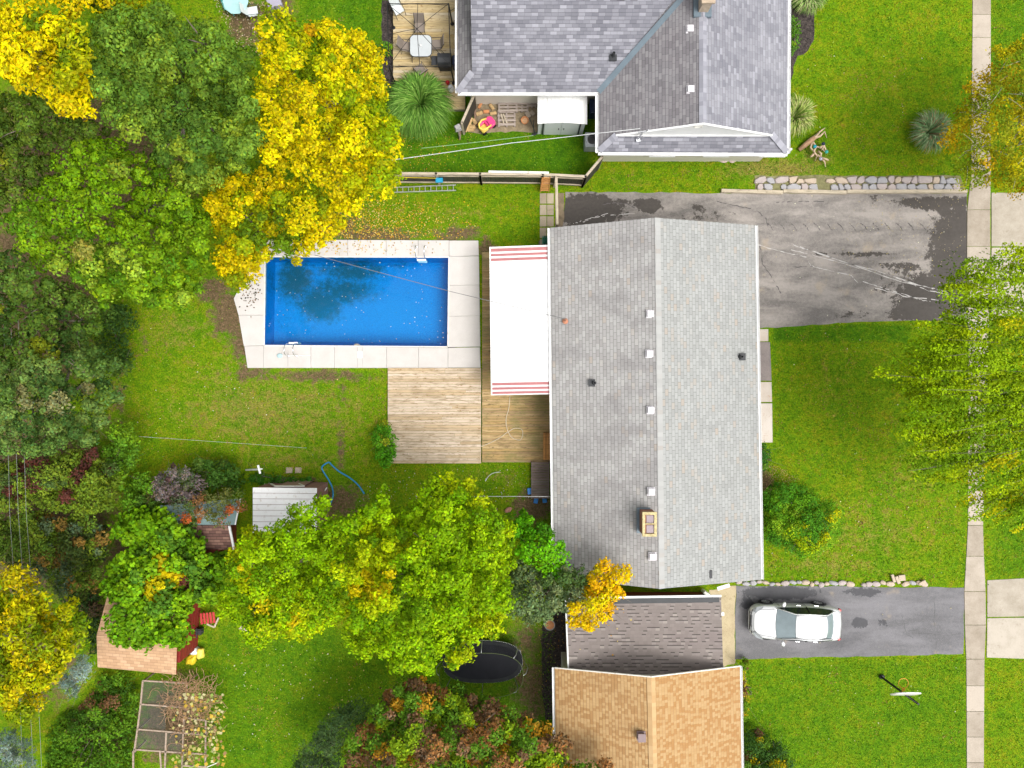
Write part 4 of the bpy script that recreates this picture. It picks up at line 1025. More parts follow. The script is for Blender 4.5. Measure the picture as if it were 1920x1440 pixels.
tree('ash_tree', 'tall golden yellow tree leaning over the north fence beside the patio', 'tree', [(478, 40), (500, 10), (540, 20), (575, 48), (600, 30), (640, 32), (660, 58), (688, 48), (700, 92), (722, 110), (715, 150), (738, 172), (716, 200), (745, 235), (760, 268), (742, 300), (755, 340), (722, 382), (700, 372), (672, 412), (630, 398), (600, 345), (560, 340), (520, 318), (486, 300), (500, 255), (478, 190), (492, 130)],
     7.5, 10, Y_GOLD, spacing=23, rad=.40, nl=190, ls=.14, group=trees, seed=28, trunk=.24, rough=.5)
tree('ash_tree', 'yellow tree mixed with green whose crown hangs over the pool corner', 'tree', [(380, 375), (398, 335), (440, 330), (470, 312), (520, 318), (560, 340), (600, 345), (630, 398), (655, 420), (612, 470), (574, 480), (560, 498), (535, 482), (512, 474), (492, 512), (468, 525), (452, 548), (420, 532), (402, 505), (408, 462), (396, 425)],
     5.8, 8.2, [(4, (0.68, 0.54, 0.006)), (3, (0.55, 0.48, 0.01)), (2.2, (0.27, 0.33, 0.015)), (1.4, (0.13, 0.22, 0.012)), (.2, (0.66, 0.40, 0.01))], spacing=24, rad=.44, nl=220, ls=.14, group=trees, seed=29, trunk=.22, patch=.4)
tree('locust_tree', 'big lime green tree between the wooden deck and the trampoline', 'tree', [(640, 985), (672, 950), (702, 925), (722, 905), (735, 945), (752, 960), (775, 930), (796, 905), (812, 900), (836, 880), (856, 905), (886, 895), (905, 935), (938, 955), (968, 995), (962, 1030), (968, 1070), (958, 1110), (962, 1140), (938, 1165), (932, 1192), (902, 1200), (880, 1232), (845, 1258), (828, 1228), (808, 1262), (768, 1252), (742, 1262), (705, 1238), (662, 1236), (645, 1200), (652, 1150), (640, 1100), (650, 1050)],
     6.0, 9.0, G_LIME, spacing=20, rad=.36, nl=170, ls=.135, group='lime green trees', seed=31, trunk=.28, rough=.6)
tree('locust_tree', 'lime green tree draped over the white roofed shed', 'tree', [(445, 995), (480, 985), (505, 1000), (528, 960), (560, 935), (575, 948), (610, 925), (622, 945), (600, 985), (632, 968), (645, 1000), (648, 1060), (640, 1110), (650, 1160), (612, 1168), (590, 1192), (548, 1205), (520, 1185), (492, 1215), (460, 1200), (440, 1165), (405, 1150), (412, 1115), (432, 1090), (425, 1050), (440, 1025)],
     5.4, 7.8, G_LIME, spacing=19, rad=.35, nl=160, ls=.13, group='lime green trees', seed=32, trunk=.22, rough=.55)
tree('young_tree', 'fresh green small tree touching the west gutter of the grey roof', 'tree', [(945, 975), (972, 955), (1005, 955), (1030, 985), (1042, 1010), (1062, 1012), (1072, 1040), (1052, 1060), (1068, 1085), (1040, 1088), (1000, 1060), (965, 1050), (950, 1015)],
     4.0, 5.8, [(3, (0.10, 0.33, 0.012)), (3, (0.14, 0.40, 0.015)), (1.5, (.07, .22, .012))], spacing=24, rad=.42, nl=200, ls=.14, seed=33, trunk=.12)
tree('olive_tree', 'silvery grey green tree between the lime tree and the garage', 'tree', [(955, 1075), (975, 1052), (1010, 1062), (1045, 1062), (1080, 1070), (1105, 1078), (1102, 1108), (1082, 1130), (1060, 1148), (1030, 1158), (1005, 1170), (975, 1160), (958, 1140)],
     4.6, 6.0, [(3, (0.13, 0.19, 0.07)), (2, (0.19, 0.25, 0.11)), (1, (.07, .12, .03)), (.3, (.4, .28, .05))], spacing=22, rad=.38, nl=220, ls=.12, seed=34, trunk=.12)
tree('maple_sapling', 'small golden orange tree leaning over the garage roof', 'tree', [(1112, 1062), (1128, 1042), (1142, 1050), (1150, 1062), (1178, 1055), (1187, 1070), (1176, 1092), (1164, 1100), (1180, 1122), (1152, 1122), (1148, 1142), (1150, 1155), (1138, 1172), (1122, 1165), (1118, 1186), (1098, 1180), (1075, 1182), (1062, 1168), (1066, 1150), (1054, 1142), (1068, 1128), (1080, 1118), (1098, 1100), (1100, 1080)],
     4.6, 5.9, [(5, (0.84, 0.56, 0.005)), (2, (0.80, 0.44, 0.006)), (2, (0.66, 0.55, 0.01)), (.3, (.75, .30, .01))], spacing=15, rad=.28, nl=150, ls=.11, seed=35, trunk=.09, rough=.25, nlimb=8)
tree('dogwood_tree', 'bushy tree with rust red and green leaf tips at the bottom centre', 'tree', [(640, 1470), (645, 1400), (668, 1362), (700, 1350), (702, 1320), (730, 1290), (768, 1268), (800, 1272), (835, 1290), (858, 1282), (880, 1300), (918, 1302), (942, 1322), (962, 1312), (972, 1340), (995, 1332), (1010, 1352), (1028, 1358), (1040, 1380), (1068, 1372), (1072, 1400), (1060, 1420), (1100, 1418), (1112, 1438), (1140, 1412), (1152, 1425), (1130, 1480), (900, 1530), (700, 1520)],
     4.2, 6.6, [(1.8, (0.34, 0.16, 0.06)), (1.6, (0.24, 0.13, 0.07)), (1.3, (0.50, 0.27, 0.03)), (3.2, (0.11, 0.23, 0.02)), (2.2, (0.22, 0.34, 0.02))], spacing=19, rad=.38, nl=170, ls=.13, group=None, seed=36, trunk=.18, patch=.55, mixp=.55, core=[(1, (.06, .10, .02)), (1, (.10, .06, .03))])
tree('juniper_tree', 'dark needled evergreen beside the rust red tree at the bottom', 'tree', [(535, 1480), (545, 1430), (565, 1400), (590, 1380), (602, 1345), (640, 1325), (690, 1312), (705, 1325), (690, 1350), (660, 1368), (642, 1400), (636, 1480)],
     2.6, 4.4, [(3, (0.06, 0.11, 0.035)), (2, (0.09, 0.15, 0.05)), (2, (0.04, 0.07, 0.03))], spacing=20, rad=.45, nl=330, ls=.16, aspect=.16, seed=37, trunk=.12)
tree('ash_tree', 'yellow and green tree in the lower left corner above the blue spruces', 'tree', [(-60, 1070), (0, 1085), (22, 1062), (52, 1065), (70, 1085), (88, 1120), (118, 1125), (140, 1118), (152, 1148), (166, 1150), (160, 1190), (140, 1215), (146, 1240), (112, 1260), (88, 1300), (72, 1330), (52, 1352), (20, 1348), (0, 1335), (-60, 1340)],
     6.5, 8.5, [(2.4, (0.58, 0.49, 0.01)), (3, (0.42, 0.43, 0.015)), (2.6, (0.26, 0.34, 0.015)), (1.6, (0.14, 0.23, 0.01)), (.25, (0.66, 0.44, 0.01))], spacing=26, rad=.46, nl=210, ls=.17, aspect=.45, group=trees, seed=38)
for i, (pl, lb) in enumerate([([(112, 1290), (120, 1262), (142, 1250), (150, 1228), (166, 1222), (178, 1240), (172, 1262), (158, 1276), (148, 1300), (122, 1308)], 'blue grey spruce tip peeking out beside the tan shed roof'),
                             ([(-40, 1480), (-30, 1375), (10, 1362), (40, 1372), (62, 1395), (75, 1425), (70, 1480)], 'silver blue spruce in the lower left corner of the photo')]):
    tree('spruce_tree', lb, 'tree', pl, 3.0, 4.4, [(3, (0.20, 0.28, 0.24)), (2, (0.28, 0.36, 0.32)), (1, (.10, .15, .12))], spacing=15, rad=.28, nl=190, ls=.13, aspect=.2, seed=40+i, trunk=.08, group='blue spruces')
# thicket of shrubs and vines on the left
sh = 'shrubs in the thicket behind the lawn'
def shrub(lb, poly, ze, zt, pal, seed, sp=20, rad=.4, nl=170, ls=.12, name='shrub', cat='shrub', g=sh, **k):
    return tree(name, lb, cat, poly, ze, zt, pal, spacing=sp, rad=rad, nl=nl, ls=ls, group=g, seed=seed, trunk=.05, nlimb=4, rough=.25, **k)
shrub('dark green shrub under the edge of the bright maple beside the lawn', [(180, 590), (205, 575), (250, 575), (262, 600), (240, 640), (252, 680), (228, 720), (205, 690), (185, 650)], 1.2, 2.6, [(3, (.05, .11, .02)), (2, (.08, .15, .025))], 51)
shrub('mixed green shrub with maroon leaves on the left edge', [(-40, 865), (40, 862), (110, 850), (170, 842), (225, 860), (230, 900), (215, 950), (180, 968), (110, 960), (50, 955), (-40, 960)], 2.2, 3.8, [(3, (.14, .21, .02)), (3, (.19, .27, .03)), (1.3, (.12, .035, .03)), (1, (.08, .13, .03))], 52, sp=17, nl=190, patch=.6)
shrub('olive green brush with orange leaves below the maroon leaved shrub', [(-40, 962), (50, 958), (120, 965), (190, 970), (215, 1000), (195, 1045), (190, 1090), (150, 1115), (110, 1112), (80, 1075), (20, 1058), (-40, 1068)], 1.6, 3.2, [(3, (.12, .20, .025)), (2, (.18, .26, .03)), (1, (.26, .16, .04)), (1, (.12, .17, .08)), (1.2, (.06, .09, .02))], 53, sp=17, nl=190, patch=.6)
shrub('leafy green shrub where the washing line ends beside the dusky tree', [(190, 842), (212, 790), (245, 792), (262, 830), (256, 870), (232, 885), (240, 905), (225, 930), (205, 880)], 1.8, 3.0, [(3, (.11, .24, .02)), (2, (.16, .30, .02))], 54)
shrub('purple grey leaved shrub beside the washing line post', [(285, 905), (300, 878), (330, 868), (365, 880), (385, 905), (375, 940), (345, 958), (320, 945), (290, 935)], 1.8, 3.0, [(3, (.20, .15, .15)), (2, (.27, .22, .21)), (2, (.10, .13, .06)), (1, (.16, .09, .09))], 55, sp=17, rad=.34, aspect=.4)
shrub('low dark green shrub left of the white clothes post', [(352, 880), (375, 862), (420, 860), (450, 880), (462, 905), (440, 920), (400, 915), (380, 900)], 1.0, 1.8, [(3, (.06, .14, .02)), (2, (.10, .18, .03))], 56, sp=17, rad=.32)
shrub('sumac shrub with orange red tips hanging over the old shed roof', [(345, 955), (380, 915), (420, 912), (455, 925), (462, 950), (440, 975), (400, 985), (360, 985), (335, 975)], 2.7, 3.5, [(3, (.16, .18, .05)), (2, (.30, .15, .06)), (1.5, (.52, .13, .04)), (2, (.10, .15, .03))], 57, sp=17, rad=.3, nl=130, aspect=.4, under=False)
shrub('dense vine with heart shaped leaves covering the old shed', [(205, 985), (240, 962), (300, 950), (340, 980), (382, 1000), (386, 1035), (428, 1042), (432, 1072), (418, 1110), (402, 1140), (372, 1128), (352, 1150), (366, 1180), (342, 1218), (300, 1205), (262, 1215), (215, 1208), (196, 1175), (218, 1130), (190, 1110), (205, 1060), (232, 1035), (212, 1010)], 2.8, 4.0,
      [(4, (.15, .32, .015)), (3, (.21, .40, .02)), (2, (.10, .22, .02)), (.6, (.55, .45, .02)), (.25, (.15, .04, .03))], 58, sp=19, rad=.38, nl=130, ls=.17, name='vine', cat='vine', aspect=.9)
shrub('green shrub between the vine and the purple leaved bush', [(230, 925), (262, 890), (290, 900), (290, 940), (330, 955), (300, 960), (250, 965), (222, 955)], 1.5, 2.6, [(3, (.12, .26, .02)), (2, (.08, .17, .02)), (1, (.3, .3, .08))], 59, sp=17)
shrub('low leafy ground shrub in front of the tan roofed shed', [(160, 1320), (185, 1290), (180, 1262), (230, 1262), (262, 1285), (258, 1340), (252, 1400), (245, 1470), (90, 1480), (85, 1420), (95, 1370), (125, 1335)], .35, .9, [(4, (.09, .21, .015)), (3, (.13, .27, .02)), (1.5, (.05, .12, .01)), (.5, (.2, .1, .05))], 60, sp=17, rad=.33, nl=150, ls=.11)
shrub('dark undergrowth between the yellow tree and the tan shed', [(95, 1115), (120, 1105), (180, 1110), (192, 1130), (185, 1200), (178, 1240), (165, 1215), (165, 1160), (120, 1130)], .4, 1.2, [(3, (.04, .08, .02)), (1, (.08, .12, .02)), (1, (.08, .05, .03))], 61, sp=18)
shrub('green bush growing beside the pale wooden deck', [(712, 792), (728, 790), (733, 812), (742, 826), (741, 862), (730, 880), (705, 872), (702, 840), (698, 815)], .5, 1.1, [(3, (.10, .33, .02)), (2, (.16, .40, .03)), (1, (.30, .36, .03))], 62, sp=10, rad=.24, nl=110, ls=.09, g=None)
shrub('rounded dark green bush on the front lawn with a lime vine on one side', [(1426, 930), (1445, 908), (1480, 902), (1515, 912), (1540, 935), (1562, 942), (1585, 955), (1575, 980), (1570, 1000), (1558, 1025), (1530, 1045), (1505, 1045), (1470, 1030), (1435, 1012), (1426, 985)], 0.45, 2.4, [(4, (.09, .27, .02)), (4, (.14, .34, .02)), (2, (.25, .42, .03))], 63, sp=11, rad=.26, nl=150, ls=.075, g=None, name='bush', cat='bush', patch=.8, lobk=0, dome=1.0)
shrub('lime green runner draped over the rounded bush on the front lawn', [(1470, 990), (1500, 985), (1530, 965), (1560, 955), (1582, 958), (1560, 985), (1552, 1010), (1535, 1030), (1512, 1046), (1495, 1025)], 2.1, 2.6, [(3, (.36, .48, .02)), (2, (.48, .50, .02)), (1, (.16, .28, .02))], 64, sp=12, rad=.26, nl=60, ls=.10, g=None, under=False, name='vine', cat='vine', keep=.6)
shrub('small dark bush tucked under the east gutter beside the porch slab', [(1424, 832), (1438, 828), (1443, 845), (1440, 870), (1432, 888), (1424, 885)], .4, 1.0, [(3, (.04, .16, .02)), (1, (.12, .25, .02))], 65, sp=9, rad=.2, nl=100, ls=.08, g=None)
shrub('dark bush with yellow flowers beside the tan roof', [(1394, 1480), (1392, 1385), (1402, 1362), (1425, 1366), (1445, 1385), (1472, 1400), (1485, 1430), (1480, 1480)], .6, 1.4, [(3, (.05, .12, .02)), (2, (.10, .20, .02)), (.7, (.5, .4, .02)), (.6, (.12, .06, .03))], 66, sp=13, rad=.28, nl=140, ls=.09, g=None, patch=.9)
shrub('strip of yellow green flowers along the tan house wall', [(1388, 1240), (1400, 1228), (1408, 1245), (1398, 1262), (1404, 1300), (1402, 1350), (1392, 1362), (1388, 1300)], .2, .6, [(2, (.16, .30, .02)), (1.5, (.5, .42, .03)), (1, (.2, .08, .04))], 67, sp=8, rad=.16, nl=60, ls=.08, g=None, patch=1.5)
shrub('low green shrub in the mulch bed beside the slate roof', [(1480, 30), (1498, 40), (1502, 60), (1495, 88), (1482, 110), (1478, 60)], .3, .8, [(3, (.09, .22, .02)), (1, (.18, .3, .02))], 68, sp=9, rad=.2, nl=90, ls=.09, g=None)
shrub('small leafy plant on the dark bed beside the patio frame', [(716, 78), (735, 76), (738, 100), (725, 108), (714, 98)], .3, .7, [(3, (.09, .22, .02)), (1, (.18, .3, .02))], 69, sp=9, rad=.18, nl=70, ls=.09, g=None)
shrub('small green weeds by the end of the side fence', [(556, 898), (575, 894), (592, 900), (590, 908), (500, 910), (470, 905), (462, 895), (490, 886), (520, 890)], .2, .5, [(3, (.06, .20, .02)), (1, (.12, .3, .02))], 70, sp=10, rad=.2, nl=80, ls=.1, g=None)

# feathery street trees on the right: sprays of small leaves along arching twigs
def feather_tree(name, label, poly, ze, zt, pal, seed, nsp, trunk_px, L=(1.1, 2.2), lead=(-1, -0.1), nl=150, ls=.085, under_keep=.5, bark='bark_pale', width=.15, group=None, base_nl=60, jit=.45, ins=0):
    rs = np.random.default_rng(seed); rr = random.Random(seed)
    t = P(trunk_px[0], trunk_px[1], 0); root = thing(name, label, 'tree', (t.x, t.y, 0), group=group)
    cx = trunk_px[0]; cy = trunk_px[1]
    pts = scatter(poly, 15, rs, inset=ins); rs.shuffle(pts); pts = pts[:nsp]
    d = edge_d(pts[:, 0], pts[:, 1], poly); D = d.max(); tt = np.clip(d/(D*.8), 0, 1)
    z = ze + (zt-ze)*np.sqrt(1-(1-tt)**2) + rs.normal(size=len(pts))*.5 - rs.uniform(0, 1, len(pts))**2*1.6
    k = (CAM_H - z)/FPX; S0 = np.stack([(pts[:, 0]-960)*k, -(pts[:, 1]-720)*k, z], 1)
    c0 = np.array([t.x, t.y, ze])
    dirs = S0 - c0; dirs[:, 2] = 0; dirs /= np.linalg.norm(dirs, axis=1, keepdims=True) + 1e-6
    ld = np.array([lead[0], lead[1], 0]); dirs = dirs*0.65 + ld*0.85 + rs.normal(size=dirs.shape)*jit; dirs[:, 2] = rs.uniform(-.1, .25, len(dirs)); dirs /= np.linalg.norm(dirs, axis=1, keepdims=True)
    LL = rs.uniform(L[0], L[1], len(pts)); cols = pick(S0, pal, rs, .35, .6)
    tot = nl*len(pts); idx = np.repeat(np.arange(len(pts)), nl); s = rs.uniform(-.55, .5, tot)
    side = np.cross(dirs, [0, 0, 1]); side /= np.linalg.norm(side, axis=1, keepdims=True)
    wv = rs.normal(size=tot)*width*(1.15 - np.abs(s)*1.3); droop = -(s + .5)**2*.45*LL[idx]
    C = S0[idx] + dirs[idx]*(s*LL[idx])[:, None] + side[idx]*wv[:, None]; C[:, 2] += droop + rs.normal(size=tot)*.07 - np.abs(wv)*.3
    N_ = np.array([0, 0, 1.0]) + rs.normal(size=(tot, 3))*.45; N_ /= np.linalg.norm(N_, axis=1, keepdims=True)
    c = cols[idx]*(1 + rs.normal(size=(tot, 1))*.2) * (1 + (s[:, None] > .15)*0.25)
    parts = [(C, N_, ls*rs.uniform(.7, 1.3, tot), c)]
    u = scatter(poly, 26, rs, inset=8); u = u[rs.uniform(0, 1, len(u)) < under_keep]
    if len(u) and base_nl:
        zz = np.full(len(u), ze - .8) + rs.normal(size=len(u))*.5; kk = (CAM_H-zz)/FPX; U = np.stack([(u[:, 0]-960)*kk, -(u[:, 1]-720)*kk, zz], 1)
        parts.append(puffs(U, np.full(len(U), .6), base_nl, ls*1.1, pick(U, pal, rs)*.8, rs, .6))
    C, N_, s_, c = [np.concatenate(x) for x in zip(*parts)]
    leaf_mesh('crown', C, N_, s_, c, root, .55, rs=rs, dirs=None)
    tw = MB()
    for i in range(0, len(pts), 3):
        p = Vector(S0[i]); dd = Vector(dirs[i]); l = LL[i]
        tw.tube([p - dd*l*.6 + Vector((0, 0, -.05)), p + Vector((0, 0, -.04)), p + dd*l*.4 + Vector((0, 0, -.3*l*.45))], [.014, .010, .004], 4, cap=False)
    tag(tw.build('twigs', M[bark], root), kind='stuff')
    tops = [S0[i] - np.array([0, 0, .2]) for i in rs.choice(len(S0), 11, replace=False)]
    limbs(root, t, tops, .2, M[bark], seed=seed, split=.45)
    return root
feather_tree('street_tree', 'feathery yellow green street tree spreading over the pavement on the right', [(1668, 690), (1690, 655), (1735, 640), (1742, 600), (1770, 590), (1760, 540), (1775, 520), (1765, 490), (1800, 495), (1840, 455), (1880, 470), (1905, 440), (1990, 440), (2020, 1000), (1920, 1000), (1850, 985), (1800, 960), (1760, 960), (1790, 920), (1705, 920), (1702, 880), (1720, 850), (1690, 800), (1665, 790), (1700, 750), (1668, 735)],
    6.0, 8.8, [(4, (.26, .40, .012)), (3, (.35, .46, .012)), (3, (.16, .29, .012)), (.4, (.52, .50, .015))], 81, 260, (1870, 735), lead=(-.9, -.35), nl=170, ls=.115, width=.13, base_nl=50, under_keep=.35, jit=.26, L=(1.0, 2.3), ins=24, bark='bark')
feather_tree('street_tree', 'thin orange yellow street tree half bare over the pavement at top right', [(1800, 215), (1828, 190), (1818, 160), (1850, 140), (1880, 125), (1872, 92), (1910, 80), (2010, 60), (2030, 370), (1930, 350), (1905, 362), (1870, 335), (1830, 345), (1802, 318), (1815, 290), (1792, 262), (1770, 270)],
    5.5, 7.8, [(4, (.44, .38, .015)), (3, (.30, .32, .02)), (3, (.18, .25, .015)), (1, (.55, .36, .02))], 82, 240, (1905, 235), lead=(-.3, 0), nl=120, ls=.10, width=.2, under_keep=.95, L=(.5, 1.1), base_nl=110, jit=.9)

# ornamental grasses: arching blades
def grass_clump(name, label, c, rad, h, n, pal, seed, lean=(0, 0), group=None, bw=.028, bend=1.0):
    rs = np.random.default_rng(seed); V = []; F = []; Cc = []
    pal = np.array(pal)
    for i in range(n):
        a = rs.uniform(0, 2*math.pi); ro = rad*.28*math.sqrt(rs.uniform(0, 1)); rl = rad*rs.uniform(.45, 1.0); hh = h*rs.uniform(.7, 1.05)
        p0 = np.array([ro*math.cos(a), ro*math.sin(a), 0]); a2 = a + rs.normal()*.35; dv = np.array([math.cos(a2), math.sin(a2), 0]); sd = np.array([-dv[1], dv[0], 0])*bw*rs.uniform(.7, 1.3)
        b = len(V); K = 6
        for j in range(K):
            t = j/(K-1); r = rl*(t**1.25); z = hh*(1 - (1-t*1.15)**2)*(1.0 if t < .9 else .93) - bend*.28*hh*t**3
            q = p0 + dv*r + np.array([lean[0]*t*t, lean[1]*t*t, max(.05, z)]); wd = (1 - t**2.2)
            V.append(q - sd*wd); V.append(q + sd*wd)
            if j: F.append((b+2*j-2, b+2*j-1, b+2*j+1, b+2*j)); Cc.append(i)
    me = bpy.data.meshes.new(name); me.from_pydata([tuple(v) for v in V], [], F)
    bc = pal[rs.integers(0, len(pal), n)]*rs.uniform(.7, 1.3, (n, 1)); cc = np.concatenate([bc[Cc], np.ones((len(Cc), 1))], 1).astype(np.float32)
    at = me.attributes.new('leafcol', 'FLOAT_COLOR', 'FACE'); at.data.foreach_set('color', cc.ravel()); me.materials.append(M['leaf'])
    o = bpy.data.objects.new(name, me); COL.objects.link(o); o.location = c; tag(o, label, 'grass', group); return o
gr = 'ornamental grasses'
GP = [(.10, .24, .03), (.15, .30, .04), (.22, .38, .07), (.07, .17, .02)]
grass_clump('ornamental_grass', 'large arching clump of fountain grass beside the patio deck', P(790, 200, 0), 1.62, 1.5, 2600, GP, 91, lean=(0, -.35), group=gr)
grass_clump('ornamental_grass', 'spiky round grey green grass clump alone on the upper right lawn', P(1735, 252, 0), 1.05, .9, 1100, [(.14, .26, .10), (.19, .32, .13), (.27, .36, .18), (.30, .22, .12)], 92, group=gr, bw=.026)
grass_clump('ornamental_grass', 'pale yellow green grass clump at the south east corner of the slate roof', P(1482, 226, 0), 1.0, 1.1, 1000, [(.35, .42, .10), (.50, .50, .20), (.20, .33, .05)], 93, group=gr)
grass_clump('ornamental_grass', 'green grass clump in the mulch bed at the top edge', P(1503, 4, 0), .95, 1.1, 800, [(.14, .27, .05), (.22, .34, .08), (.4, .42, .2)], 94, group=gr)
# ================================================================ decks, fences, things in the yards
M['deck_pale'] = wood('pale_deck_boards', [(0.46, 0.34, 0.20), (0.64, 0.53, 0.41), (0.52, 0.38, 0.22), (0.60, 0.50, 0.39)], stretch=(2.2, 14, 10), dark=(0.26, 0.15, 0.05), stain=.85)
M['deck_brown'] = wood('weathered_deck_boards', [(0.36, 0.24, 0.10), (0.52, 0.37, 0.18), (0.33, 0.23, 0.12), (0.48, 0.32, 0.12)], stretch=(2.2, 14, 10), dark=(0.14, 0.10, 0.05), stain=.8, green=(0.22, 0.20, 0.07))
M['deck_north'] = wood('golden_deck_boards', [(0.48, 0.36, 0.18), (0.60, 0.48, 0.28), (0.52, 0.37, 0.15), (0.58, 0.50, 0.36)], stretch=(1.6, 22, 10), dark=(0.22, 0.12, 0.04), stain=.8)
M['orange_wood'] = wood('orange_stained_wood', [(0.52, 0.23, 0.07), (0.60, 0.30, 0.10)], dark=(.2, .08, .03))
M['step_wood'] = wood('dark_step_boards', [(0.17, 0.13, 0.11), (0.24, 0.18, 0.15), (0.20, 0.17, 0.15)], dark=(.06, .05, .04))

def deck(name, label, quads_px, z, m, bw=0.14, gap=0.012, seed=1, edge=True, bearer=None):
    """boards laid left to right, butt jointed at random, on a rim; each outline is (x0,y0,x1,y1) in pixels at height z"""
    a0 = P((quads_px[0][0]+quads_px[0][2])/2, (quads_px[0][1]+quads_px[0][3])/2, 0); root = thing(name, label, 'deck', (a0.x, a0.y, 0)); rr = random.Random(seed); mb = MB(); rim = MB()
    for (x0, y0, x1, y1) in quads_px:
        p, q = P(x0, y1, z), P(x1, y0, z); y = p.y
        while y < q.y - bw*.5:
            x = p.x; nxt = p.x + rr.uniform(.8, 4.2)
            while x < q.x - .01:
                e = min(nxt, q.x)
                if q.x - e < .5: e = q.x
                dz = rr.uniform(-.003, .003)
                mb.box(((x+e)/2 + rr.uniform(-.004, .004), y + bw/2, z - .018 + dz), (e - x - .006, bw - gap, .036)); x = e; nxt = e + rr.uniform(2.2, 4.8)
            y += bw
        for (u, v) in (((p.x, p.y), (q.x, p.y)), ((q.x, p.y), (q.x, q.y)), ((q.x, q.y), (p.x, q.y)), ((p.x, q.y), (p.x, p.y))):
            cx_, cy_ = (p.x+q.x)/2, (p.y+q.y)/2; ins = lambda a, c: a + (0.025 if c > a else -0.025)
            rim.beam((ins(u[0], cx_), ins(u[1], cy_), z/2 - .03), (ins(v[0], cx_), ins(v[1], cy_), z/2 - .03), .04, max(.05, z - .05))
    mb.build('boards', m, root); rim.build('rim', M['timber'], root); return root
deck('wooden_deck', 'pale sun bleached plank deck between the pool surround and the lawn', [(727, 691, 902, 869)], 0.16, M['deck_pale'], seed=3)
deck('wooden_deck', 'mossy brown plank deck under and beside the striped awning', [(904, 475, 1040, 867)], 0.18, M['deck_brown'], seed=4)
deck('wooden_deck', 'golden plank deck of the north house under the patio set', [(737, -40, 864, 152), (737 + 80, 154, 872, 205)], 0.30, M['deck_north'], seed=5)
# dark steps with blue sledges poking out
st = thing('wooden_steps', 'dark boarded ramp beside the grey house at the end of the brown deck', 'steps', P(1012, 900, 0))
mb = MB(); p, q = P(996, 935, .3), P(1030, 866, .3); n_ = 14
for i in range(n_):
    t = (i+.5)/n_; mb.box(((p.x+q.x)/2, p.y + (q.y-p.y)*t, .26 + .1*t), (q.x-p.x, (q.y-p.y)/n_ - .015, .03))
mb.build('tread', M['step_wood'], st)
mb = MB()
for x in (p.x + .03, q.x - .03): mb.beam((x, p.y, .12), (x, q.y, .24), .05, .2)
mb.build('stringer', M['step_wood'], st)
blue = mat('blue_plastic', (0.03, 0.20, 0.55), .4, .15)
for (px, py, rz) in ((993, 921, .1), (1005, 938, -.2), (1021, 937, .1)):
    mb = MB(); c = P(px, py, .12); mb.box((c.x, c.y, .12), (.22, .32, .06), rz=rz); o = mb.build('plastic_tub', blue, bevel=.02)
    tag(o, {993: 'blue plastic tub poking out at the left of the dark ramp', 1005: 'blue plastic tub under the foot of the dark ramp on the left', 1021: 'blue plastic tub under the foot of the dark ramp on the right'}[px], 'tub', 'blue tubs under the ramp')
# orange cellar hatch by the house wall
ht = thing('cellar_hatch', 'orange stained wooden hatch frame against the grey house wall', 'hatch', P(1026, 838, 0))
mb = MB(); a, b = P(1021, 862, .55), P(1031, 812, .55)
for x in (a.x, (a.x+b.x)/2, b.x - .02): mb.box((x, (a.y+b.y)/2, .40), (.11, b.y-a.y, .5))
mb.build('side_board', M['orange_wood'], ht)
mb = MB(); mb.box((b.x + .14, (a.y+b.y)/2, .45), (.10, b.y-a.y, .6)); mb.build('panel', M['black'], ht)

# hoses
def hose(name, label, pts, z, r, m, cat='hose'):
    mb = MB(); v = [P(a, b, z) for a, b in pts]; out = []
    for i in range(len(v)-1):
        p0 = v[max(i-1, 0)]; p1 = v[i]; p2 = v[i+1]; p3 = v[min(i+2, len(v)-1)]
        for k in range(6):
            t = k/6; out.append(0.5*((2*p1) + (-p0+p2)*t + (2*p0-5*p1+4*p2-p3)*t*t + (-p0+3*p1-3*p2+p3)*t**3))
    out.append(v[-1]); mb.tube(out, r, 8); o = mb.build(name, m, smooth=True); tag(o, label, cat); return o
hose('garden_hose', 'cream garden hose looped on the brown deck below the awning', [(956, 742), (954, 765), (949, 785), (951, 805), (960, 820), (975, 825), (980, 815), (978, 805), (965, 803), (952, 810), (935, 822), (915, 832), (902, 837)], .21, .017, mat('cream_hose', (.60, .52, .38), .5, .1))
hose('pool_hose', 'blue ribbed pool hose lying on the grass by the white roofed shed', [(618, 948), (624, 932), (623, 915), (615, 898), (606, 884), (604, 875), (616, 867), (622, 872), (636, 884), (656, 896), (672, 910), (683, 926)], .05, .038, mat('blue_hose', (0.03, .25, .48), .4, .2, 30))
hose('garden_hose', 'short pale hose end in the grass below the weathered deck', [(910, 902), (916, 893), (925, 887), (937, 885)], .03, .02, mat('pale_hose', (.55, .58, .5), .5, .1))
hose('plastic_pipe', 'short white curved pipe by the corner of the white roofed shed', [(601, 924), (608, 921), (613, 914)], .6, .03, M['white'], 'pipe')

# ---- pool furniture
def pool_ladder(label, px, py, s, treads_away=True):
    """two bent steel rails with plastic treads; s = +1 water lies towards +y of the rails' feet"""
    c = P(px, py, .1); r = thing('pool_ladder', label, 'ladder', (c.x, c.y, 0), group='pool ladders')
    for i, dx in enumerate((-.22, .22)):
        mb = MB(); x = c.x + dx
        path = [(x, c.y - s*.48, .10), (x, c.y - s*.46, .55), (x, c.y - s*.36, .78), (x, c.y - s*.16, .84), (x, c.y + s*.04, .72), (x, c.y + s*.14, .45), (x, c.y + s*.15, -.9)]
        mb.tube(path, .022, 8); mb.lathe((x, c.y - s*.48, .10), [(.06, 0), (.06, .02), (.03, .03)], 12); mb.build('rail', M['steel'], r, smooth=True)
    for z in (0.03, -.28, -.58):
        mb = MB(); mb.box((c.x, c.y + s*.19, z), (.46, .10, .04)); mb.build('tread', M['white'], r, bevel=.01)
